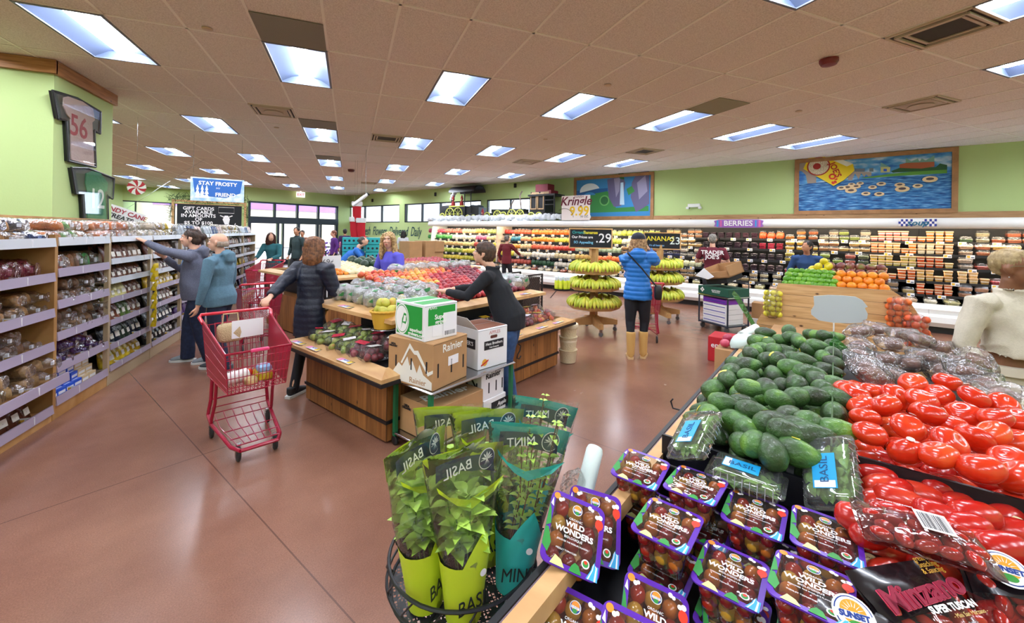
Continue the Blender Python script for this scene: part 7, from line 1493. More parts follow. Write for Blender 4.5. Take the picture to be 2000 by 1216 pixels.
# script lettering on the flower wall
t = M60('wall_lettering', 'dark teal script on the green wall: Fresh Flowers Delivered Daily', 'lettering', 12.06, uvz(W(703, 455, v=12.06))[1], W(760, 452, v=12.06).z); w_ = uvz(W(703, 455, v=12.06))[1]-uvz(W(826, 455, v=12.06))[1]
text('Fresh  Flowers  Delivered  Daily', .62, mat('#174a50', .6), t, (w_/2, -.004, 0), sh=.35, sx=w_/8.6, bold=.004)
# hanging frosty sign, peppermint, candy sign, gift card board
def Wd(px, py, f): return Vector((0, 0, 1.7))+(CF+CR*((px-1000)/798.2)-CU*((py-453.9)/798.2))*f
def facing(name, label, cat, px, py, f, group=None): q = Wd(px, py, f); return thing(name, label, cat, q, math.atan2(q.y, q.x)-pi/2, group), f
t, f = facing('hanging_sign', 'blue winter sign reading STAY FROSTY MY FRIEND hanging from the ceiling', 'sign', 426, 371, 8.5); k = f/798.2*1.18
w2, h2 = 36*k, 19*k; obj('board', MB().box(-w2, w2, -.01, .01, -h2, h2), mat('#9cc4e8', .5, col2='#e4eef6', vs=7), t, smooth=False); obj('blue_field', MB().prism([(-w2*.93, h2*.9), (w2*.93, h2*.9), (w2*.85, -h2*.2), (w2*.3, -h2*.65), (-w2*.3, -h2*.6), (-w2*.85, -h2*.3)], -.013, -.0105, 0, 'xz'), mat('#2a66b8', .5), t, smooth=False)
text('STAY FROSTY', .2*h2*2.2, LETW, t, (0, -.016, h2*.52), bold=.003, sx=1.0); text('MY', .09*h2*2.4, LETW, t, (0, -.016, .03)); text('FRIEND', .2*h2*2.2, LETW, t, (w2*.28, -.016, -h2*.42), bold=.003)
tr_ = MB()
for x in (-.75, -.58, -.42): 
    for q_ in range(3): tr_.prism([(w2*x-w2*.1*(1-q_*.22), -h2*(.75-q_*.35)), (w2*x+w2*.1*(1-q_*.22), -h2*(.75-q_*.35)), (w2*x, -h2*(.25-q_*.33))], -.0155, -.013, 0, 'xz')
obj('tree_drawings', tr_, LETW, t, smooth=False); obj('wires', MB().tube([(-w2*.9, 0, h2), (-w2*.9, 0, CZ-t.location.z)], .003, 4).tube([(w2*.9, 0, h2), (w2*.9, 0, CZ-t.location.z)], .003, 4), STEEL, t)
t, f = facing('peppermint', 'round red and white peppermint swirl hanging from the ceiling', 'decoration', 267, 366, 7); r_ = 11*f/798.2*1.3; sw = MB()
for k in range(12): a0, a1 = 2*pi*k/12, 2*pi*(k+1)/12; sw.prism([(0, 0)]+[(r_*q_/4*cos(a0+(a1-a0)*0+q_*.12), r_*q_/4*sin(a0+q_*.12)) for q_ in range(1, 5)]+[(r_*q_/4*cos(a1+q_*.12), r_*q_/4*sin(a1+q_*.12)) for q_ in range(4, 0, -1)], -.025, .025, k % 2, 'xz')
obj('candy', sw, [mat('#c02838', .5), LETW], t, smooth=False); obj('string', MB().tube([(0, 0, 0), (0, 0, CZ-t.location.z)], .002, 4), STEEL, t)
t, f = facing('candy_sign', 'tilted white sign with candy-cane striped lettering hanging by the green column', 'sign', 238, 420, 7.5); t.rotation_euler.rotate_axis('Y', R(22)); k = f/798.2*1.3; w2, h2 = 25*k, 11*k
obj('board', MB().box(-w2, w2, -.008, .008, -h2, h2), mat('#e8e4ea', .5), t, smooth=False); text('CANDY CANE', h2*.8, mat('#a83848', .5), t, (0, -.012, h2*.4), bold=.003); text('TREATS', h2*.8, mat('#2a2a34', .5), t, (0, -.012, -h2*.4), bold=.003); obj('string', MB().tube([(0, 0, h2-.02), ((CZ-t.location.z)*.4, 0, (CZ-t.location.z)*.927)], .002, 4), STEEL, t)
t, f = facing('chalkboard', 'black gift card chalkboard in a pale wood frame with evergreen garland', 'sign', 411, 425, 12); k = f/798.2*1.18; w2, h2 = 43*k, 21*k
obj('board', MB().box(-w2, w2, -.01, .01, -h2, h2), mat('#14171c', .7), t, smooth=False); obj('frame', MB().box(-w2-.1, w2+.1, -.02, .02, h2+.06, h2+.12).box(-w2-.12, -w2-.06, -.02, .02, -t.location.z, h2+.12).box(w2+.06, w2+.12, -.02, .02, -t.location.z, h2+.12).box(-w2-.1, w2+.1, -.015, .015, h2, h2+.02), PLANK, t, smooth=False)
text('GIFT CARDS\nAVAILABLE\nIN AMOUNTS\nOF\n$5 TO $100', h2*.35, LETW, t, (-w2*.36, -.014, h2*.12), bold=.003); lw = MB(); disc_(lw, 0, 0, .001, 0, 0)
obj('chalk_drawing', MB().tube([(w2*.25, -.014, h2*.4), (w2*.75, -.014, h2*.4), (w2*.75, -.014, h2*.85), (w2*.25, -.014, h2*.85)], .008, 4, closed=True).etube([(w2*.5, -.014, h2*.2), (w2*.5, -.014, -h2*.1), (w2*.52, -.014, -h2*.5)], [(.04, .004), (.09, .004), (.05, .004)]).tube([(w2*.5, -.014, h2*.0), (w2*.3, -.014, h2*.2)], .015, 5).tube([(w2*.5, -.014, h2*.0), (w2*.7, -.014, h2*.2)], .015, 5).tube([(w2*.55, -.014, -h2*.5), (w2*.75, -.014, -h2*.7), (w2*.8, -.014, -h2*.4)], .01, 5), LETW, t)
gl = MB()
for k in range(420):
    a = rnd.random(); p = Vector((-w2-.2+(2*w2+.4)*a, rnd.uniform(-.06, .06), h2+.14+rnd.uniform(-.05, .1))) if k % 4 else Vector(((w2+.14)*(1 if k % 8 else -1), rnd.uniform(-.05, .05), h2-rnd.random()*.5)); d = rv_(); gl.tube([p, p+d*.16], [.006, .002], 4)
obj('garland', gl, mat('#3a5a30', .8, var=.4), t)
t = thing('exit_sign', 'white ceiling exit sign with red lettering above the entrance doors', 'sign', P(9.35, 20.8, 3.3), A30); obj('box', MB().box(-.2, .2, -.03, .03, -.02, .24).box(-.03, .03, -.02, .02, .24, .28), mat('#f0e0e0', .5, emit=.6), t, smooth=False); text('EXIT', .17, mat('#d02030', .5, emit=1), t, (0, -.034, .1), bold=.004)
# stockings and camera tube
for k, (px, py, lb) in enumerate(((697, 418, 'upper red stocking with white cuff'), (692, 448, 'lower hanging red stocking with white cuff, nearer the doors'), (705, 450, 'lower hanging red stocking with white cuff, nearer the cold case'))):
    t, f = facing('christmas_stocking', lb+', below the white ceiling tube', 'stocking', px, py, 11, 'hanging stockings'); s_ = 1.25; m_ = MB(); m_.etube([(0, 0, .2), (0, 0, .0), (.01, 0, -.12), (.06, 0, -.2), (.14, 0, -.22)], [(.09, .04), (.085, .05), (.08, .05), (.08, .05), (.04, .03)], side=(1, 0, 0)); obj('sock', m_, mat('#c41f2c', .9), t); obj('cuff', MB().etube([(0, 0, .17), (0, 0, .22), (0, 0, .27)], [(.1, .05), (.115, .06), (.105, .05)], side=(1, 0, 0)), mat('#eceaea', .95, bump=1, bs=60), t)
    t.scale = (s_,)*3; obj('string', MB().tube([(0, 0, .27), (0, 0, (CZ-t.location.z)/s_)], .002, 4), STEEL, t)
t, f = facing('ceiling_tube', 'white cylinder hanging at an angle above the stockings', 'tube light', 705, 389, 9.5); m_ = MB(); m_.tube([(-.18, 0, -.15), (.14, 0, .12)], .04, 14); obj('tube', m_, mat('#d8dade', .3), t); obj('hanger', MB().tube([(.1, 0, .08), (.1, 0, CZ-t.location.z)], .006, 5), STEEL, t); obj('end_cap', MB().tube([(.14, 0, .12), (.165, 0, .142)], .042, 14), BLK, t)
for px, py, lb in ((1005, 362, 'left of the snack price sign'), (849, 379, 'above the locomotive'), (726, 391, 'nearest the entrance corner')):
    q = W(px, py, v=12.0); one('wall_speaker', 'small black wall speaker high on the green wall, '+lb, 'speaker', MB().box(-.05, .05, -.06, .0, -.08, .08, 0, .01), BLK, loc=P(12.065, uvz(q)[1], q.z), rz=-R(60))
q = W(1355, 401, v=12.0); one('emergency_light', 'small white emergency light on the wall between the two murals', 'light', MB().box(-.16, .16, -.08, 0, -.05, .05, 0, .012).box(-.2, -.12, -.1, -.02, -.1, -.03, 0, .01).box(.12, .2, -.1, -.02, -.1, -.03, 0, .01), WHT, loc=P(12.065, uvz(q)[1], q.z), rz=-R(60))
# framed jerseys on the column
def jersey(label, outl, shirt, col, num, ncol, extra_):
    f = lambda pts: [(lambda q: (q.y, q.z))(W(X/3.377, 120+Y/3.377, x=-3.17)) for X, Y in pts]
    o_ = f(outl); cy = sum(p[0] for p in o_)/len(o_); cz = sum(p[1] for p in o_)/len(o_); t = thing('framed_jersey', label, 'framed jersey', (-3.178, cy, cz), 0)
    pr = lambda pts: [(a-cy, b-cz) for a, b in pts]
    o_ = pr(o_); obj('case', MB().prism(o_, .0, .03, 0, 'yz'), BLK, t, smooth=False); inn = [(a*.9, b*.93) for a, b in o_]; obj('backing', MB().prism(inn, .031, .033, 0, 'yz'), mat('#3e4640', .7), t, smooth=False)
    sh_ = pr(f(shirt)); obj('shirt', MB().prism(sh_, .034, .045, 0, 'yz'), mat(col, .8, bump=.8, bs=30), t, smooth=False)
    cx = sum(p[0] for p in sh_)/len(sh_); text(num, .36, mat(ncol, .7), t, (.047, cx, extra_), (pi/2, 0, pi/2), bold=.004, name='number')
    rm = MB(); n = len(o_)
    for k in range(n): a, b = o_[k], o_[(k+1) % n]; rm.tube([(.035, a[0], a[1]), (.035, b[0], b[1])], .014, 6)
    obj('frame', rm, BLK, t, smooth=False); obj('glass', MB().prism(inn, .05, .053, 0, 'yz'), film('frame_glass', gloss=.02, haze=0, bump=0, rough=.03, fres=.18), t, smooth=False)
jersey('white football jersey with red numerals in a black T-shaped case, upper one', [(325, 190), (490, 240), (645, 330), (642, 475), (603, 452), (612, 695), (430, 655), (415, 385), (360, 375)], [(395, 235), (425, 228), (520, 262), (590, 310), (602, 385), (585, 400), (598, 690), (445, 645), (440, 375), (415, 345), (392, 290)], '#c9b4ae', '56', '#a83040', -.03)
jersey('green jersey in a black T-shaped case, lower one on the column', [(450, 700), (560, 702), (735, 770), (725, 905), (690, 880), (697, 1115), (535, 1122), (520, 872), (478, 870)], [(545, 735), (590, 722), (640, 735), (690, 800), (685, 850), (668, 860), (688, 1105), (555, 1108), (552, 870), (540, 800)], '#2c7a58', '12', '#d8e0d8', -.05)
one('small_monitor', 'small dark box standing on the top board against the column', 'monitor', MB().prism([(0, 0), (.26, 0), (.26, .14), (.18, .15), (0, .06)], 0, .1, 0, 'yz'), mat('#28403a', .4), loc=(-2.76, 4.36, 1.77-.14))
# ---------- island goods ----------
def apbag_build():
    o = thing('apple_bag', 'x', 'bag of fruit', group='bagged fruit on the lower tier')
    for k, (x, y, z) in enumerate(((-.06, -.04, .035), (.02, -.05, .035), (.08, .0, .035), (-.03, .035, .035), (.045, .05, .035), (-.02, 0, .085), (.04, -.0, .085))):
        a = fruit('apple', 'apple', .036, MC['apple_bicolour'], 'x').b() if k == 0 else None
        if k == 0:
            for key in ('category', 'group', 'label'):
                if key in a: del a[key]
            a.parent = o; a.location = (x, y, z); me = a.data
        else: a2 = D.objects.new('apple', me); C.objects.link(a2); a2.parent = o; a2.location = (x, y, z); a2.rotation_euler = (k, k*2, 0)
    b = MB(); sbox(b, (0.01, 0, .06), (.26, .2, .13), .6, 16, 8); crumple(b, .02, 16, 5); obj('clear_bag', b, FILMS, o)
    obj('bag_print', MB().prism([(-.06, -.03), (.05, -.05), (.07, .02), (-.04, .045)], .128, .1295), mat('#b82038', .4), o, smooth=False)
    return o
AB = Kind(apbag_build); GA = fmat('apple_green', [(.3, '#7a9a34'), (.6, '#a8b84a'), (.8, '#c8804a')], 18); k = 0
def abag(v, u, z, m, lab, pc='#b82038', sc_=1):
    AB.put(lab, P(v, u, z), (rnd.uniform(-.1, .1), rnd.uniform(-.1, .1), rnd.uniform(-3, 3)), sc_)
    o = C.objects[-1] if False else None
n0 = 0
for i in range(6):
    for j in range(2):
        n0 += 1; kd = i > 1; mm_ = GA if kd else MC['apple_dark']
        AB.put('bag of %s apples, lower tier, %s from the near corner, %s row' % ('green' if kd else 'dark red', ORD[i], ('outer', 'inner')[j]), P(1.98+j*.17, 3.02+i*.19, .61+j*.05), (rnd.uniform(-.1, .1), -.1, rnd.uniform(-3, 3)), .95, mats={'apple': mm_, 'bag_print': mat('#b82038' if i % 2 else '#e8e4e0', .4)})
for i in range(6):
    for j in range(2):
        AB.put('bag of %s above the hooked front, %s from the worker, %s row' % ('pale apples' if i > 3 else 'red apples', ORD[i], ('outer', 'inner')[j]), P(3.3+i*.2, 2.83+j*.17, .61+j*.05), (.1, 0, rnd.uniform(-3, 3)), .95, mats={'apple': MC['apple_bicolour'] if i > 3 else MC['apple_dark'], 'bag_print': mat(('#e0b428', '#7a2038', '#d8d0d8', '#e8e0e8')[i % 4], .4)})
def green_build():
    o = thing('salad_bag', 'x', 'bag of greens', group='clear bags of pears and greens on the upper tier')
    a = MB(); sbox(a, (0, 0, .05), (.16, .12, .09), .7); crumple(a, .02, 20); obj('greens', a, cmat('#a9b868', .5, .35, 20), o)
    b = MB(); sbox(b, (0, 0, .085), (.22, .17, .17), .65, 16, 9); crumple(b, .03, 15, 7); obj('clear_bag', b, film('white_bag_film', gloss=.16, haze=.28, hazec='#e8eef0', bump=1.4, bs=24), o)
    obj('leaf_print', MB().prism([(-.04, .09), (-.01, .075), (.035, .085), (.045, .12), (.0, .115)], -.088, -.085, 0, 'xz').prism([(-.03, -.02), (.03, -.03), (.04, .02), (-.02, .03)], .168, .17), mat('#3d8a4e', .4), o, smooth=False)
    return o
GB = Kind(green_build)
for i in range(6):
    for j in range(3): GB.put('clear bag of greens, upper tier, %s back, %s from the edge' % (ORD[i], ORD[j]), P(2.3+j*.17, 3.12+i*.19, .955+.035*j), (rnd.uniform(-.2, .2), rnd.uniform(-.2, .2), A30+rnd.uniform(-.6, .6)-.7), 1)
for i in range(5):
    for j in range(2): GB.put('clear bag of fruit at the upper tier far end, %s along, %s row' % (ORD[i], ORD[j]), P(4.12+j*.12, 3.2+i*.2, .97+.02*j), (rnd.uniform(-.2, .2), 0, rnd.uniform(-3, 3)), 1, mats={'greens': cmat('#b8905a', .5)})
for i in range(7): GB.put('clear bag of produce behind the dark red apples, %s along' % ORD[i], P(3.0+i*.19, 4.16, 1.14-.0), (rnd.uniform(-.2, .2), 0, rnd.uniform(-3, 3)), .9, mats={'greens': cmat('#a87858', .5)})
WICK = mat('#d2a434', .6, bump=.0, key='wicker'); 
def basket(name, label, loc, r0, r1, h, m=WICK, wire=True):
    o = thing(name, label, 'basket', loc); b = MB(); n = 44; rows_ = int(h/.011)
    rings = []
    for k in range(rows_+1):
        t_ = k/rows_; r_ = r0+(r1-r0)*t_; rings.append([((r_+.004*(1 if (i+k) % 2 else -1))*cos(2*pi*i/n), (r_+.004*(1 if (i+k) % 2 else -1))*.8*sin(2*pi*i/n), h*t_) for i in range(n)])
    b.loft(rings, caps=False); b.add([rings[0][i] for i in range(n)], [tuple(range(n))]); b.loft([[(p[0]*.95, p[1]*.95, p[2]+.004) for p in r_] for r_ in rings[::4]], caps=False); obj('weave', b, m, o)
    rm = MB(); rm.tube([((r1+.004)*cos(2*pi*i/n), (r1+.004)*.8*sin(2*pi*i/n), h+.004*(i % 2)) for i in range(n)], .011, 7, closed=True); obj('rim', rm, m, o)
    if wire: obj('wire_holder', MB().tube([((r0+.03)*cos(2*pi*i/24), (r0+.03)*.8*sin(2*pi*i/24), -.004) for i in range(24)], .004, 5, closed=True).tube([(r0, 0, -.004), (-r0, 0, -.004)], .004, 5).tube([(0, r0*.8, -.004), (0, -r0*.8, -.004)], .004, 5), STEEL, o)
    return o
b1 = W(608, 628, u=4.32); basket('wicker_basket', 'empty yellow wicker basket hung at the far end of the upper tier', (b1.x, b1.y, b1.z), .11, .15, .115)
b2 = W(752, 640, z=.84); basket('wicker_basket', 'yellow wicker basket full of pears above the green box', (b2.x, b2.y, .84), .09, .12, .15)
PE = fruit('pear', 'pear', .038, fmat('pear_skin', [(.3, '#b0b038'), (.6, '#ccc452'), (.8, '#d09048')], 14, .45), 'pears in and above the basket', 1.25, .0)
for k, (x, y, z) in enumerate(((0, 0, .165), (.06, .0, .16), (-.06, .02, .16), (.02, .06, .165), (-.02, -.06, .16), (.04, -.05, .165), (.0, .0, .225), (.06, .04, .215), (-.04, .03, .215), (.1, .06, .2), (.13, .02, .19), (.17, .06, .2), (.2, .03, .19), (.15, .08, .24))):
    PE.put('yellow-green pear heaped over the wicker basket, %s counted from below' % ORD[k], (b2.x+x, b2.y+y, .84+z), (rnd.uniform(-1, 1), rnd.uniform(-1, 1), 0), 1)
one('paper_bundle', 'pale cloth bundle resting in the empty wicker basket', 'cloth', crumple(sbox(MB(), (0, 0, 0), (.12, .1, .09), .8), .01, 20), mat('#c9b8b0', .9), loc=(b1.x+.04, b1.y, b1.z+.11))
# price cards on the planks
def card_build():
    o = one('price_card', 'x', 'price card', MB().box(-.1, .1, -.05, .05, 0, .003), mat('#e6e8f4', .4), group='price cards on the planks')
    obj('picture', MB().box(-.095, -.04, -.045, .045, .003, .0038).box(.045, .095, -.045, .045, .003, .0038, 1), [mat('#e088b0', .5), mat('#ecc53a', .5)], o, smooth=False); text('2.99', .045, mat('#2a2a30', .5), o, (.07, 0, .0042), (0, 0, 0), ext=.0003); text('Organic\nApples', .03, mat('#3a58a8', .5), o, (0, .0, .0036), (0, 0, 0), ext=.0003)
    return o
PCd = Kind(card_build)
for k, (v, u, z, rz_, lb) in enumerate(((1.845, 3.2, .605, 60-90-30, 'on the lower plank nearest the brown box'), (1.845, 3.75, .605, -60, 'on the middle of the lower left plank'), (1.845, 4.05, .605, -60, 'on the far part of the lower left plank'), (2.15, 3.75, .95, -60, 'on the upper left plank below the greens'), (3.45, 2.69, .605, 30, 'on the lower front plank behind the worker'), (3.95, 2.69, .605, 30, 'on the lower front plank above the hook'), (4.3, 2.69, .605, 30, 'on the lower front plank at its far corner'), (3.6, 3.01, .95, 30, 'on the upper front plank below the dark apples'), (4.05, 3.01, .95, 30, 'on the upper front plank near its end'))):
    PCd.put('paper price card '+lb, P(v, u, z), (0, 0, R(rz_)), 1)
for px, py, u, w_, h_, lb, s in ((640, 512, 4.9, .34, .16, 'white card sign behind the woman in the dark coat', '69\u00a2'), (628, 590, 4.0, .0, .0, '', ''), (664, 572, 3.6, .22, .14, '', '')):
    if not lb: continue
    q = W(px, py, u=u); o = one('card_sign', lb, 'sign', MB().box(-w_/2, w_/2, -.004, .004, -h_/2, h_/2).box(-.005, .005, 0, .008, -h_/2-.35, -h_/2), mat('#e8e8ea', .5), loc=q, rz=A30, smooth=False); text(s, .1, mat('#5a5a60', .5), o, (0, -.006, 0))
q = Wd(832, 592, 3.7); 
o = one('card_sign', 'yellow and white price sign standing among the red apples', 'sign', MB().box(-.1, .1, -.003, .003, -.07, .07), mat('#eceae0', .5), loc=W(822, 570, u=3.35), rz=A30+.2, smooth=False); obj('price', MB().box(.03, .098, -.005, -.003, -.065, .03), mat('#e8b830', .5), o, smooth=False); text('Org Gala\nApples', .045, INK, o, (-.02, -.005, .03)); text('79\u00a2', .06, INK, o, (.062, -.007, -.02))
o = one('hook', 'black curly iron hook on the front of the island', 'hook', MB().tube([(0, -.012, .0), (.02, -.03, -.02), (.0, -.035, -.07), (-.04, -.035, -.1), (-.05, -.035, -.14), (-.01, -.035, -.155), (.02, -.035, -.13)], .007, 7), BLK, loc=P(3.62, 2.765, .46), rz=A30)
# round wire holder with yellow-green cans right of the island
q = W(1098, 566, u=3.3); t = thing('wire_holder', 'round wire tray at the island corner carrying yellow-green bottles', 'tray', q); obj('tray', MB().lathe([(.14, 0), (.145, .01), (.145, .03), (.14, .01)], 28).tube([(0, .14, 0), (-.1, .2, -.15)], .008, 6), WIREB, t)
def bottle_build():
    o = one('squeeze_bottle', 'x', 'bottle', MB().lathe([(.026, 0), (.028, .01), (.028, .12), (.02, .14)], 14), mat('#d3e02a', .35), group='yellow-green bottles on the round tray'); obj('cap', MB().lathe([(.02, .14), (.022, .15), (.022, .19), (.012, .2)], 14), mat('#dfe8ee', .3), o); obj('label', MB().lathe([(.0285, .03), (.0285, .1)], 14), mat('#e9f04a', .4), o); return o
BO = Kind(bottle_build)
for k in range(9): a = 2*pi*k/8; r_ = .095 if k < 8 else 0; BO.put('yellow-green bottle with pale cap, %s around the tray' % ORD[k], q+Vector((r_*cos(a), r_*sin(a), .012)), (0, 0, 0), 1)
q = W(1109, 706, z=0); t = thing('bushel_basket', 'cream wooden bushel baskets nested upright at the island corner', 'basket', q); 
for k in range(3): obj('basket', MB().lathe([(.085, .17*k), (.1, .17*k+.005), (.12, .17*k+.16), (.125, .17*k+.17), (.11, .17*k+.172)], 22), mat('#dccba6', .7, bump=.8, bs=60), t)
obj('band', MB().lathe([(.128, .46), (.132, .47), (.132, .5), (.128, .51)], 22).lathe([(.112, .27), (.116, .28), (.116, .3), (.112, .31)], 22), mat('#e6d8b8', .7), t); obj('contents', crumple(sbox(MB(), (0, 0, .5), (.2, .2, .07), .8), .015, 25), mat('#5a2030', .6), t)
# cartons, sign and fruit in front of the citrus stand
o = lowbox('apple_box', 'brown box of dark pink apples beside the left end of the plank stand', 4.3, 4.75, .52, .9, 0, .62, CARD)
PA = fruit('pink_apple', 'apple', .045, fmat('apple_pink', [(.3, '#a82a4a'), (.7, '#c84a62')], 16), 'pink apples in the box')
for i in range(3):
    for j in range(4): PA.put('dark pink apple in the open brown box, %s row, %s across' % (ORD[i], ORD[j]), P(4.38+i*.1, .57+j*.085, .665+.03*(i == 1)), (i, j, 0), 1)
lowbox('fruit_carton', 'tall brown carton behind the blank grey sign', 4.6, 5.1, .12, .5, 0, .78, CARD); lowbox('fruit_carton', 'brown carton under the blank grey sign, nearest the avocados', 4.3, 4.58, -.05, .5, 0, .6, CARD); lowbox('fruit_carton', 'brown and white carton right of the blank grey sign', 4.5, 4.95, -.75, -.25, 0, .62, CARD)
cl = MB(); f_ = lambda X, Y: (lambda q: (q[1], q[2]))(uvz(W(1420+X/4.348, 500+Y/4.348, v=4.25)))
cl.prism([f_(*p) for p in ((735, 340), (860, 330), (980, 335), (1090, 345), (1150, 375), (1195, 430), (1170, 440), (1195, 490), (1190, 530), (1140, 565), (1040, 570), (900, 565), (780, 545), (715, 495), (712, 460), (740, 420))], 4.25, 4.265, 0, 'yz')
o = one('cloud_sign', 'blank pale grey cloud-shaped sign standing in front of the planks', 'sign', cl, mat('#b9c2c2', .6), rz=A30, smooth=False); zb = f_(900, 565); obj('post', MB().box(4.255, 4.26, zb[0]-.01, zb[0]+.0, .58, zb[1]), WHT, o, smooth=False)
o = lowbox('apple_box', 'red envy apple carton standing on the floor', 6.05, 6.45, 1.02, 1.35, 0, .33, mat('#c0202c', .5)); text('envy', .1, LETW, o, (-.003, .2, .22), (pi/2, 0, -pi/2), bold=.001)
NETO = film('orange_net', '#ffffff', gloss=.05, haze=.02, bump=.8)
def net_bag(label, px, py, v, col, sx=1):
    q = W(px, py, v=v); o = thing('fruit_net', label, 'bag of fruit', q, A30, 'net bags hung on the plank stand'); me = None
    for k in range(15):
        p = Vector((-.03+.03*(k % 2), -.075+.072*(k % 3)+.012*(k//3 % 2), -.07*(k//3)))
        if me is None: a = obj('clementine', MB().ball((0, 0, 0), .04, 10), mat(col, .4), o); me = a.data
        else: a = D.objects.new('clementine', me); C.objects.link(a); a.parent = o
        a.location = p
    b = MB(); sbox(b, (-.03, 0, -.14), (.12, .19, .4), .7, 14, 8); crumple(b, .01, 20); obj('clear_net', b, NETO, o); o.scale = (.8, .8, .8)
net_bag('net of orange clementines hung at the right edge of the plank stand, upper', 1755, 588, 5.25, '#e8702a'); net_bag('net of orange clementines on the right slope of the plank stand, lower', 1790, 622, 5.2, '#dc5a2c'); net_bag('net of yellow lemons hung at the left edge of the plank stand', 1510, 572, 5.25, '#e0d440')
gs = MB(); gs.prism([(0, 0), (.05, .02), (.3, .42), (.28, .46), (.22, .4)], -.01, .01, 0, 'yz'); crumple(gs, .01, 8); one('green_bag', 'green plastic bag trailing down the left slope of the plank stand', 'plastic bag', gs, MC['green_bag'], loc=P(5.22, .62, .62), rz=A30)
o = one('produce_roll', 'white produce bag roll at the far rail corner by the avocados', 'bag roll', MB().lathe([(.001, 0), (.03, 0), (.03, .2), (.012, .2), (.012, .18), (.001, .18)], 18), mat('#e4f0ec', .5), loc=W(1448, 655, z=.98), rot=(R(80), 0, R(100)))
one('torn_plastic_bag', 'loose white plastic bag draped over the far end of the rail', 'plastic bag', crumple(sbox(MB(), (0, 0, 0), (.2, .16, .1), .7), .035, 12), mat('#d6e8e2', .4, alpha=.9), loc=W(1462, 668, z=.97))
# dark stock cart with berry crates by the worker in maroon
t = thing('stock_cart', 'dark blue stock cart loaded with white and purple berry crates', 'cart', (6.08, 5.80, 0), -pi/2); NV = mat('#1f2a3c', .4)
fr = MB()
for x in (0, .62):
    for y in (0, .5): fr.tube([(x, y, .1), (x, y, .61)], .014, 8)
for z in (.12, .61): fr.tube([(0, 0, z), (.62, 0, z), (.62, .5, z), (0, .5, z)], .014, 8, closed=True)
fr.tube([(0, .5, .61), (0, .5, .85), (.62, .5, .85), (.62, .5, .61)], .012, 8); obj('frame', fr, NV, t); obj('shelf', MB().box(0, .62, 0, .5, .11, .13), STEEL, t, smooth=False); obj('shelf', MB().box(-.02, .64, -.02, .52, .612, .63), STEEL, t, smooth=False)
for x, y in ((.05, .04), (.57, .04), (.05, .46), (.57, .46)): wl = MB(); wl.T = Matrix.Rotation(pi/2, 4, 'Y'); wl.lathe([(.02, -.014), (.05, -.012), (.052, 0), (.05, .012), (.02, .014)], 18); wl.T = None; obj('wheel', wl, mat('#4a4a4c', .5), t, loc=(x, y, .052))
TT = Matrix.Translation((6.08, 5.80, 0)) @ Matrix.Rotation(-pi/2, 4, 'Z')
for k in range(5):
    q = TT @ Vector((.06, .03, .132+k*.09)); o = one('berry_crate', '%s crate in the stock cart, %s from the floor' % ('purple topped' if k == 4 else 'white and blue', ORD[k]), 'crate', MB().box(0, .5, 0, .42, 0, .086, 0, .004), CARDW if k < 4 else mat('#7a2aa8', .5), loc=q, rz=-pi/2, group='crates in the stock cart', smooth=False); obj('blue_stripe', MB().box(.02, .48, -.002, -.0005, .035, .048).box(-.002, -.0005, .03, .39, .045, .06), mat('#2a3aa0', .5), o, smooth=False)
q = TT @ Vector((-.03, .0, .633)); o = one('produce_carton', 'dark green open carton on top of the dark stock cart', 'carton', MB().box(0, .66, 0, .5, 0, .14, 0, .004), mat('#14503e', .6), loc=q, rz=-pi/2, smooth=False); text('\u2756', .1, LETW, o, (.1, -.003, .07)); text('NORTHERN\nPRODUCE', .035, LETW, o, (.4, -.003, .07))
o = one('produce_carton', 'brown tilted open carton on the green one, with white paper hanging out', 'carton', MB().box(0, .5, 0, .4, 0, .02).box(0, .02, 0, .4, 0, .2).box(.48, .5, 0, .4, 0, .2).box(0, .5, .38, .4, 0, .2).box(0, .5, 0, .02, 0, .12), CARD, loc=TT @ Vector((.12, .03, .89)), rot=(R(14), R(-10), -pi/2), smooth=False); obj('base_carton', MB().box(-.02, .42, .02, .42, -.1, -.005), mat('#1c1c20', .7), o, smooth=False)
one('packing_paper', 'white sheet of packing paper draped over the open carton', 'paper', crumple(MB().prism([(0, 0), (.2, .16), (.42, .02), (.3, -.04)], -.004, .004, 0, 'xz'), .02, 6), mat('#e8eaee', .7), loc=TT @ Vector((-.05, -.06, .95)), rz=-pi/2, smooth=False)
o = lowbox('fruit_carton', 'small brown and white cartons stack beside the stock cart, lower', 8.5, 8.8, .85, 1.2, 0, .22, CARDW); lowbox('fruit_carton', 'small brown carton on the white one beside the stock cart', 8.52, 8.78, .88, 1.18, .222, .5, CARD)
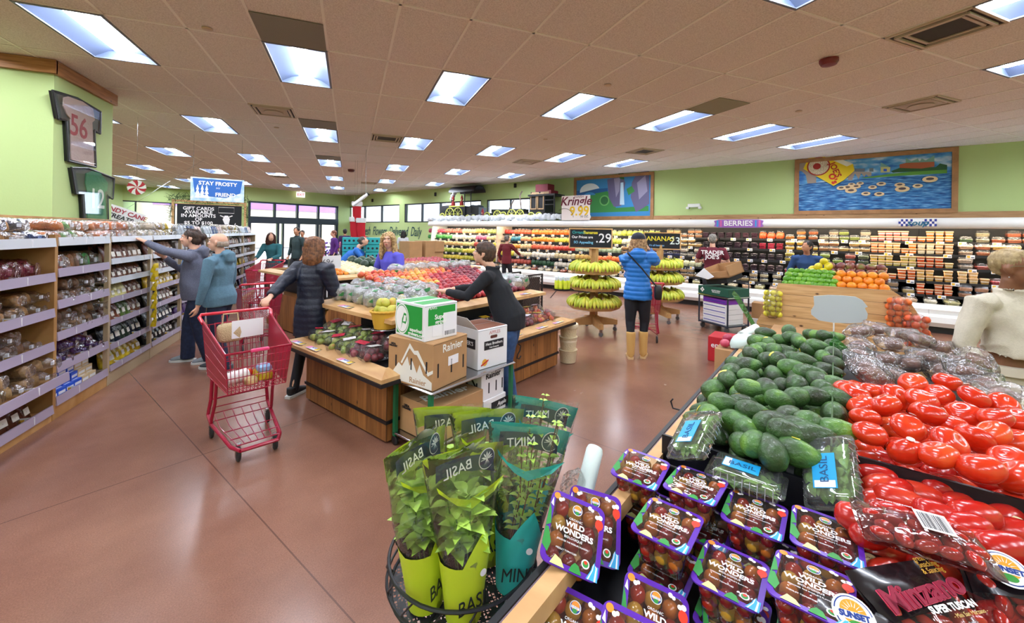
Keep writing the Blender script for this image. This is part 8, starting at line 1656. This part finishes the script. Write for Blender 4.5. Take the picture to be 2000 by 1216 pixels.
# chalk price boards on the banana stands
for (v, u), lb, tx_ in (((6.5, 3.3), 'black chalk board Organic Bananas .29 on the nearer banana stand', (('Organic', -.2, .1, .07, '#2a9a9a'), ('Bananas', -.0, .1, .075, '#e8dc30'), ('Our Prices are', -.14, .02, .06, '#f0f0f0'), ('SO Appealing', -.12, -.07, .06, '#7ac0e0'), ('.29', .22, .0, .22, '#f4f4f4'))), ((8.25, 2.75), 'black chalk board BANANAS 23 on the farther banana stand', (('BANANAS', -.07, .04, .13, '#e8d830'), ('23', .24, .0, .2, '#e0f0ec'), ("It's all bananas", -.1, -.09, .05, '#70a0d0')))):
    cq = P(v, u, 0); px_z = 1.62 if v < 7 else 1.58; ang_ = math.atan2(cq.y, cq.x)-pi/2; t = thing('price_board', lb, 'sign', (cq.x-.12 if v < 7 else cq.x, cq.y-.05, px_z), ang_)
    w2, h2 = (.35, .155) if v < 7 else (.33, .15); obj('board', MB().box(-w2, w2, -.012, .0, -h2, h2), mat('#12161c', .7), t, smooth=False); obj('frame', MB().box(-w2-.02, w2+.02, -.02, .005, -h2-.02, -h2).box(-w2-.02, w2+.02, -.02, .005, h2, h2+.02).box(-w2-.02, -w2, -.02, .005, -h2, h2).box(w2, w2+.02, -.02, .005, -h2, h2).box(-.02, .02, .005, .02, -.3, -h2), PLANK, t, smooth=False)
    for s, x, z, sz, c_ in tx_: text(s, sz, mat(c_, .6), t, (x, -.015, z), bold=.0015)
# stacked cartons and teal crates behind the second island
k = 0
for px, wv, hs in ((812, .42, (.62, .4, .42)), (838, .34, (.55, .45, .45)), (856, .34, (.5, .32, .34, .28))):
    z = 0; q = W(px, 500, u=8.4)
    vv = uvz(q)[0]
    for h_ in hs:
        k += 1; lowbox('shipping_carton', 'plain brown shipping carton, %s of the tall stacks behind the onions' % ORD[k], vv-wv/2-.12, vv+wv/2-.14, 8.2+.03*(k % 2), 8.65, z, z+h_-.002, CARD); z += h_
TE = mat('#2aa5a8', .4)
for k in range(12):
    q = Wd(735, 500, 10.2); o = one('egg_crate', 'teal crate with round holes in the stack behind the squash, %s %s' % (ORD[k//2], 'left' if k % 2 else 'right'), 'crate', MB().box(-.26, .26, -.2, .2, 0, .17, 0, .01), TE, loc=(q.x+(k % 2)*-.53, q.y+(k % 2)*.22, .45+.18*(k//2)), rz=R(0), group='teal crates', smooth=False)
    hl = MB(); [hl.prism(circ((-.2+.1*j, .09), .028, 10), -.204, -.201, 0, 'xz') for j in range(5)]; obj('holes', hl, INK, o, smooth=False)
q = Wd(735, 500, 10.2); one('pallet_table', 'low dark table under the teal crates', 'table', MB().box(-.9, .35, -.25, .45, 0, .45), BLK, loc=(q.x, q.y, 0), smooth=False)
for k in range(10):
    q = Wd(690+k*3, 492+((k*7) % 5), 11); one('carton_tray', 'small white egg tray piled near the teal crates, %s of the pile' % ORD[k], 'tray', MB().box(-.15, .15, -.1, .1, 0, .07, 0, .01), WHT, loc=(q.x, q.y, .6+.085*k), rz=k*.3, group='white trays by the teal crates', smooth=False)
q = Wd(705, 500, 11); one('pallet_table', 'low dark table under the white egg trays', 'table', MB().box(-.45, .45, -.3, .3, 0, .6), BLK, loc=(q.x, q.y, 0), smooth=False)
# flowers near the entrance
def bucket_build():
    o = thing('flower_bucket', 'x', 'flowers', group='flower buckets by the entrance'); obj('bucket', MB().lathe([(.1, 0), (.13, .3), (.12, .3)], 14), mat('#3a3f46', .5), o); f_ = MB()
    for k in range(16): a = k*2.4; r_ = .03*math.sqrt(k)+.02; f_.ball((r_*cos(a), r_*sin(a), .55+.12*cos(k)), .045, 7)
    obj('blooms', f_, mat('#8a5ab8', .7, var=.3), o); s_ = MB(); [s_.tube([(.02*cos(k), .02*sin(k), .2), (.1*cos(k), .1*sin(k), .52)], .006, 4) for k in range(8)]; obj('stems', s_, mat('#3f6a34', .7), o); return o
FB = Kind(bucket_build)
for k in range(12):
    q = P(8.4+.45*(k % 6), 18.6+.6*(k//6), .35*(k//6)+.0); FB.put('bucket of %s flowers near the entrance doors, %s of the display' % (('purple', 'white', 'pink')[k % 3], ORD[k]), q, (0, 0, k), 1.1, mats={'blooms': mat(('#7d4fc0', '#e8e4ea', '#d87aa8')[k % 3], .7)})
for k in range(6): one('flower_step', 'dark step block under the back row of flower buckets, %s' % ORD[k], 'stand', MB().box(-.2, .2, -.2, .2, 0, .345), BLK, loc=P(8.4+.45*k, 19.2, 0), rz=A30, group='steps under the flowers', smooth=False)
# fire alarm pull, poster frames outside glimpsed through the doors
struct('ground_outside', MB().box(-30, 50, 26, 60, -.12, -.05).box(12.4, 50, -12, 26, -.12, -.05), mat('#a8aab0', .9), rz=A30, smooth=False)
bo_ = thing('shop_building', 'pale shop building across the parking lot seen through the doors', 'building', P(8, 40), A30); obj('wall', MB().box(-12, 14, 0, 4, 0, 5), mat('#c9b79c', .9), bo_, smooth=False); obj('fascia', MB().box(-12, 14, -.3, 0, 3.4, 4.2), mat('#8a5ab0', .6), bo_, smooth=False)
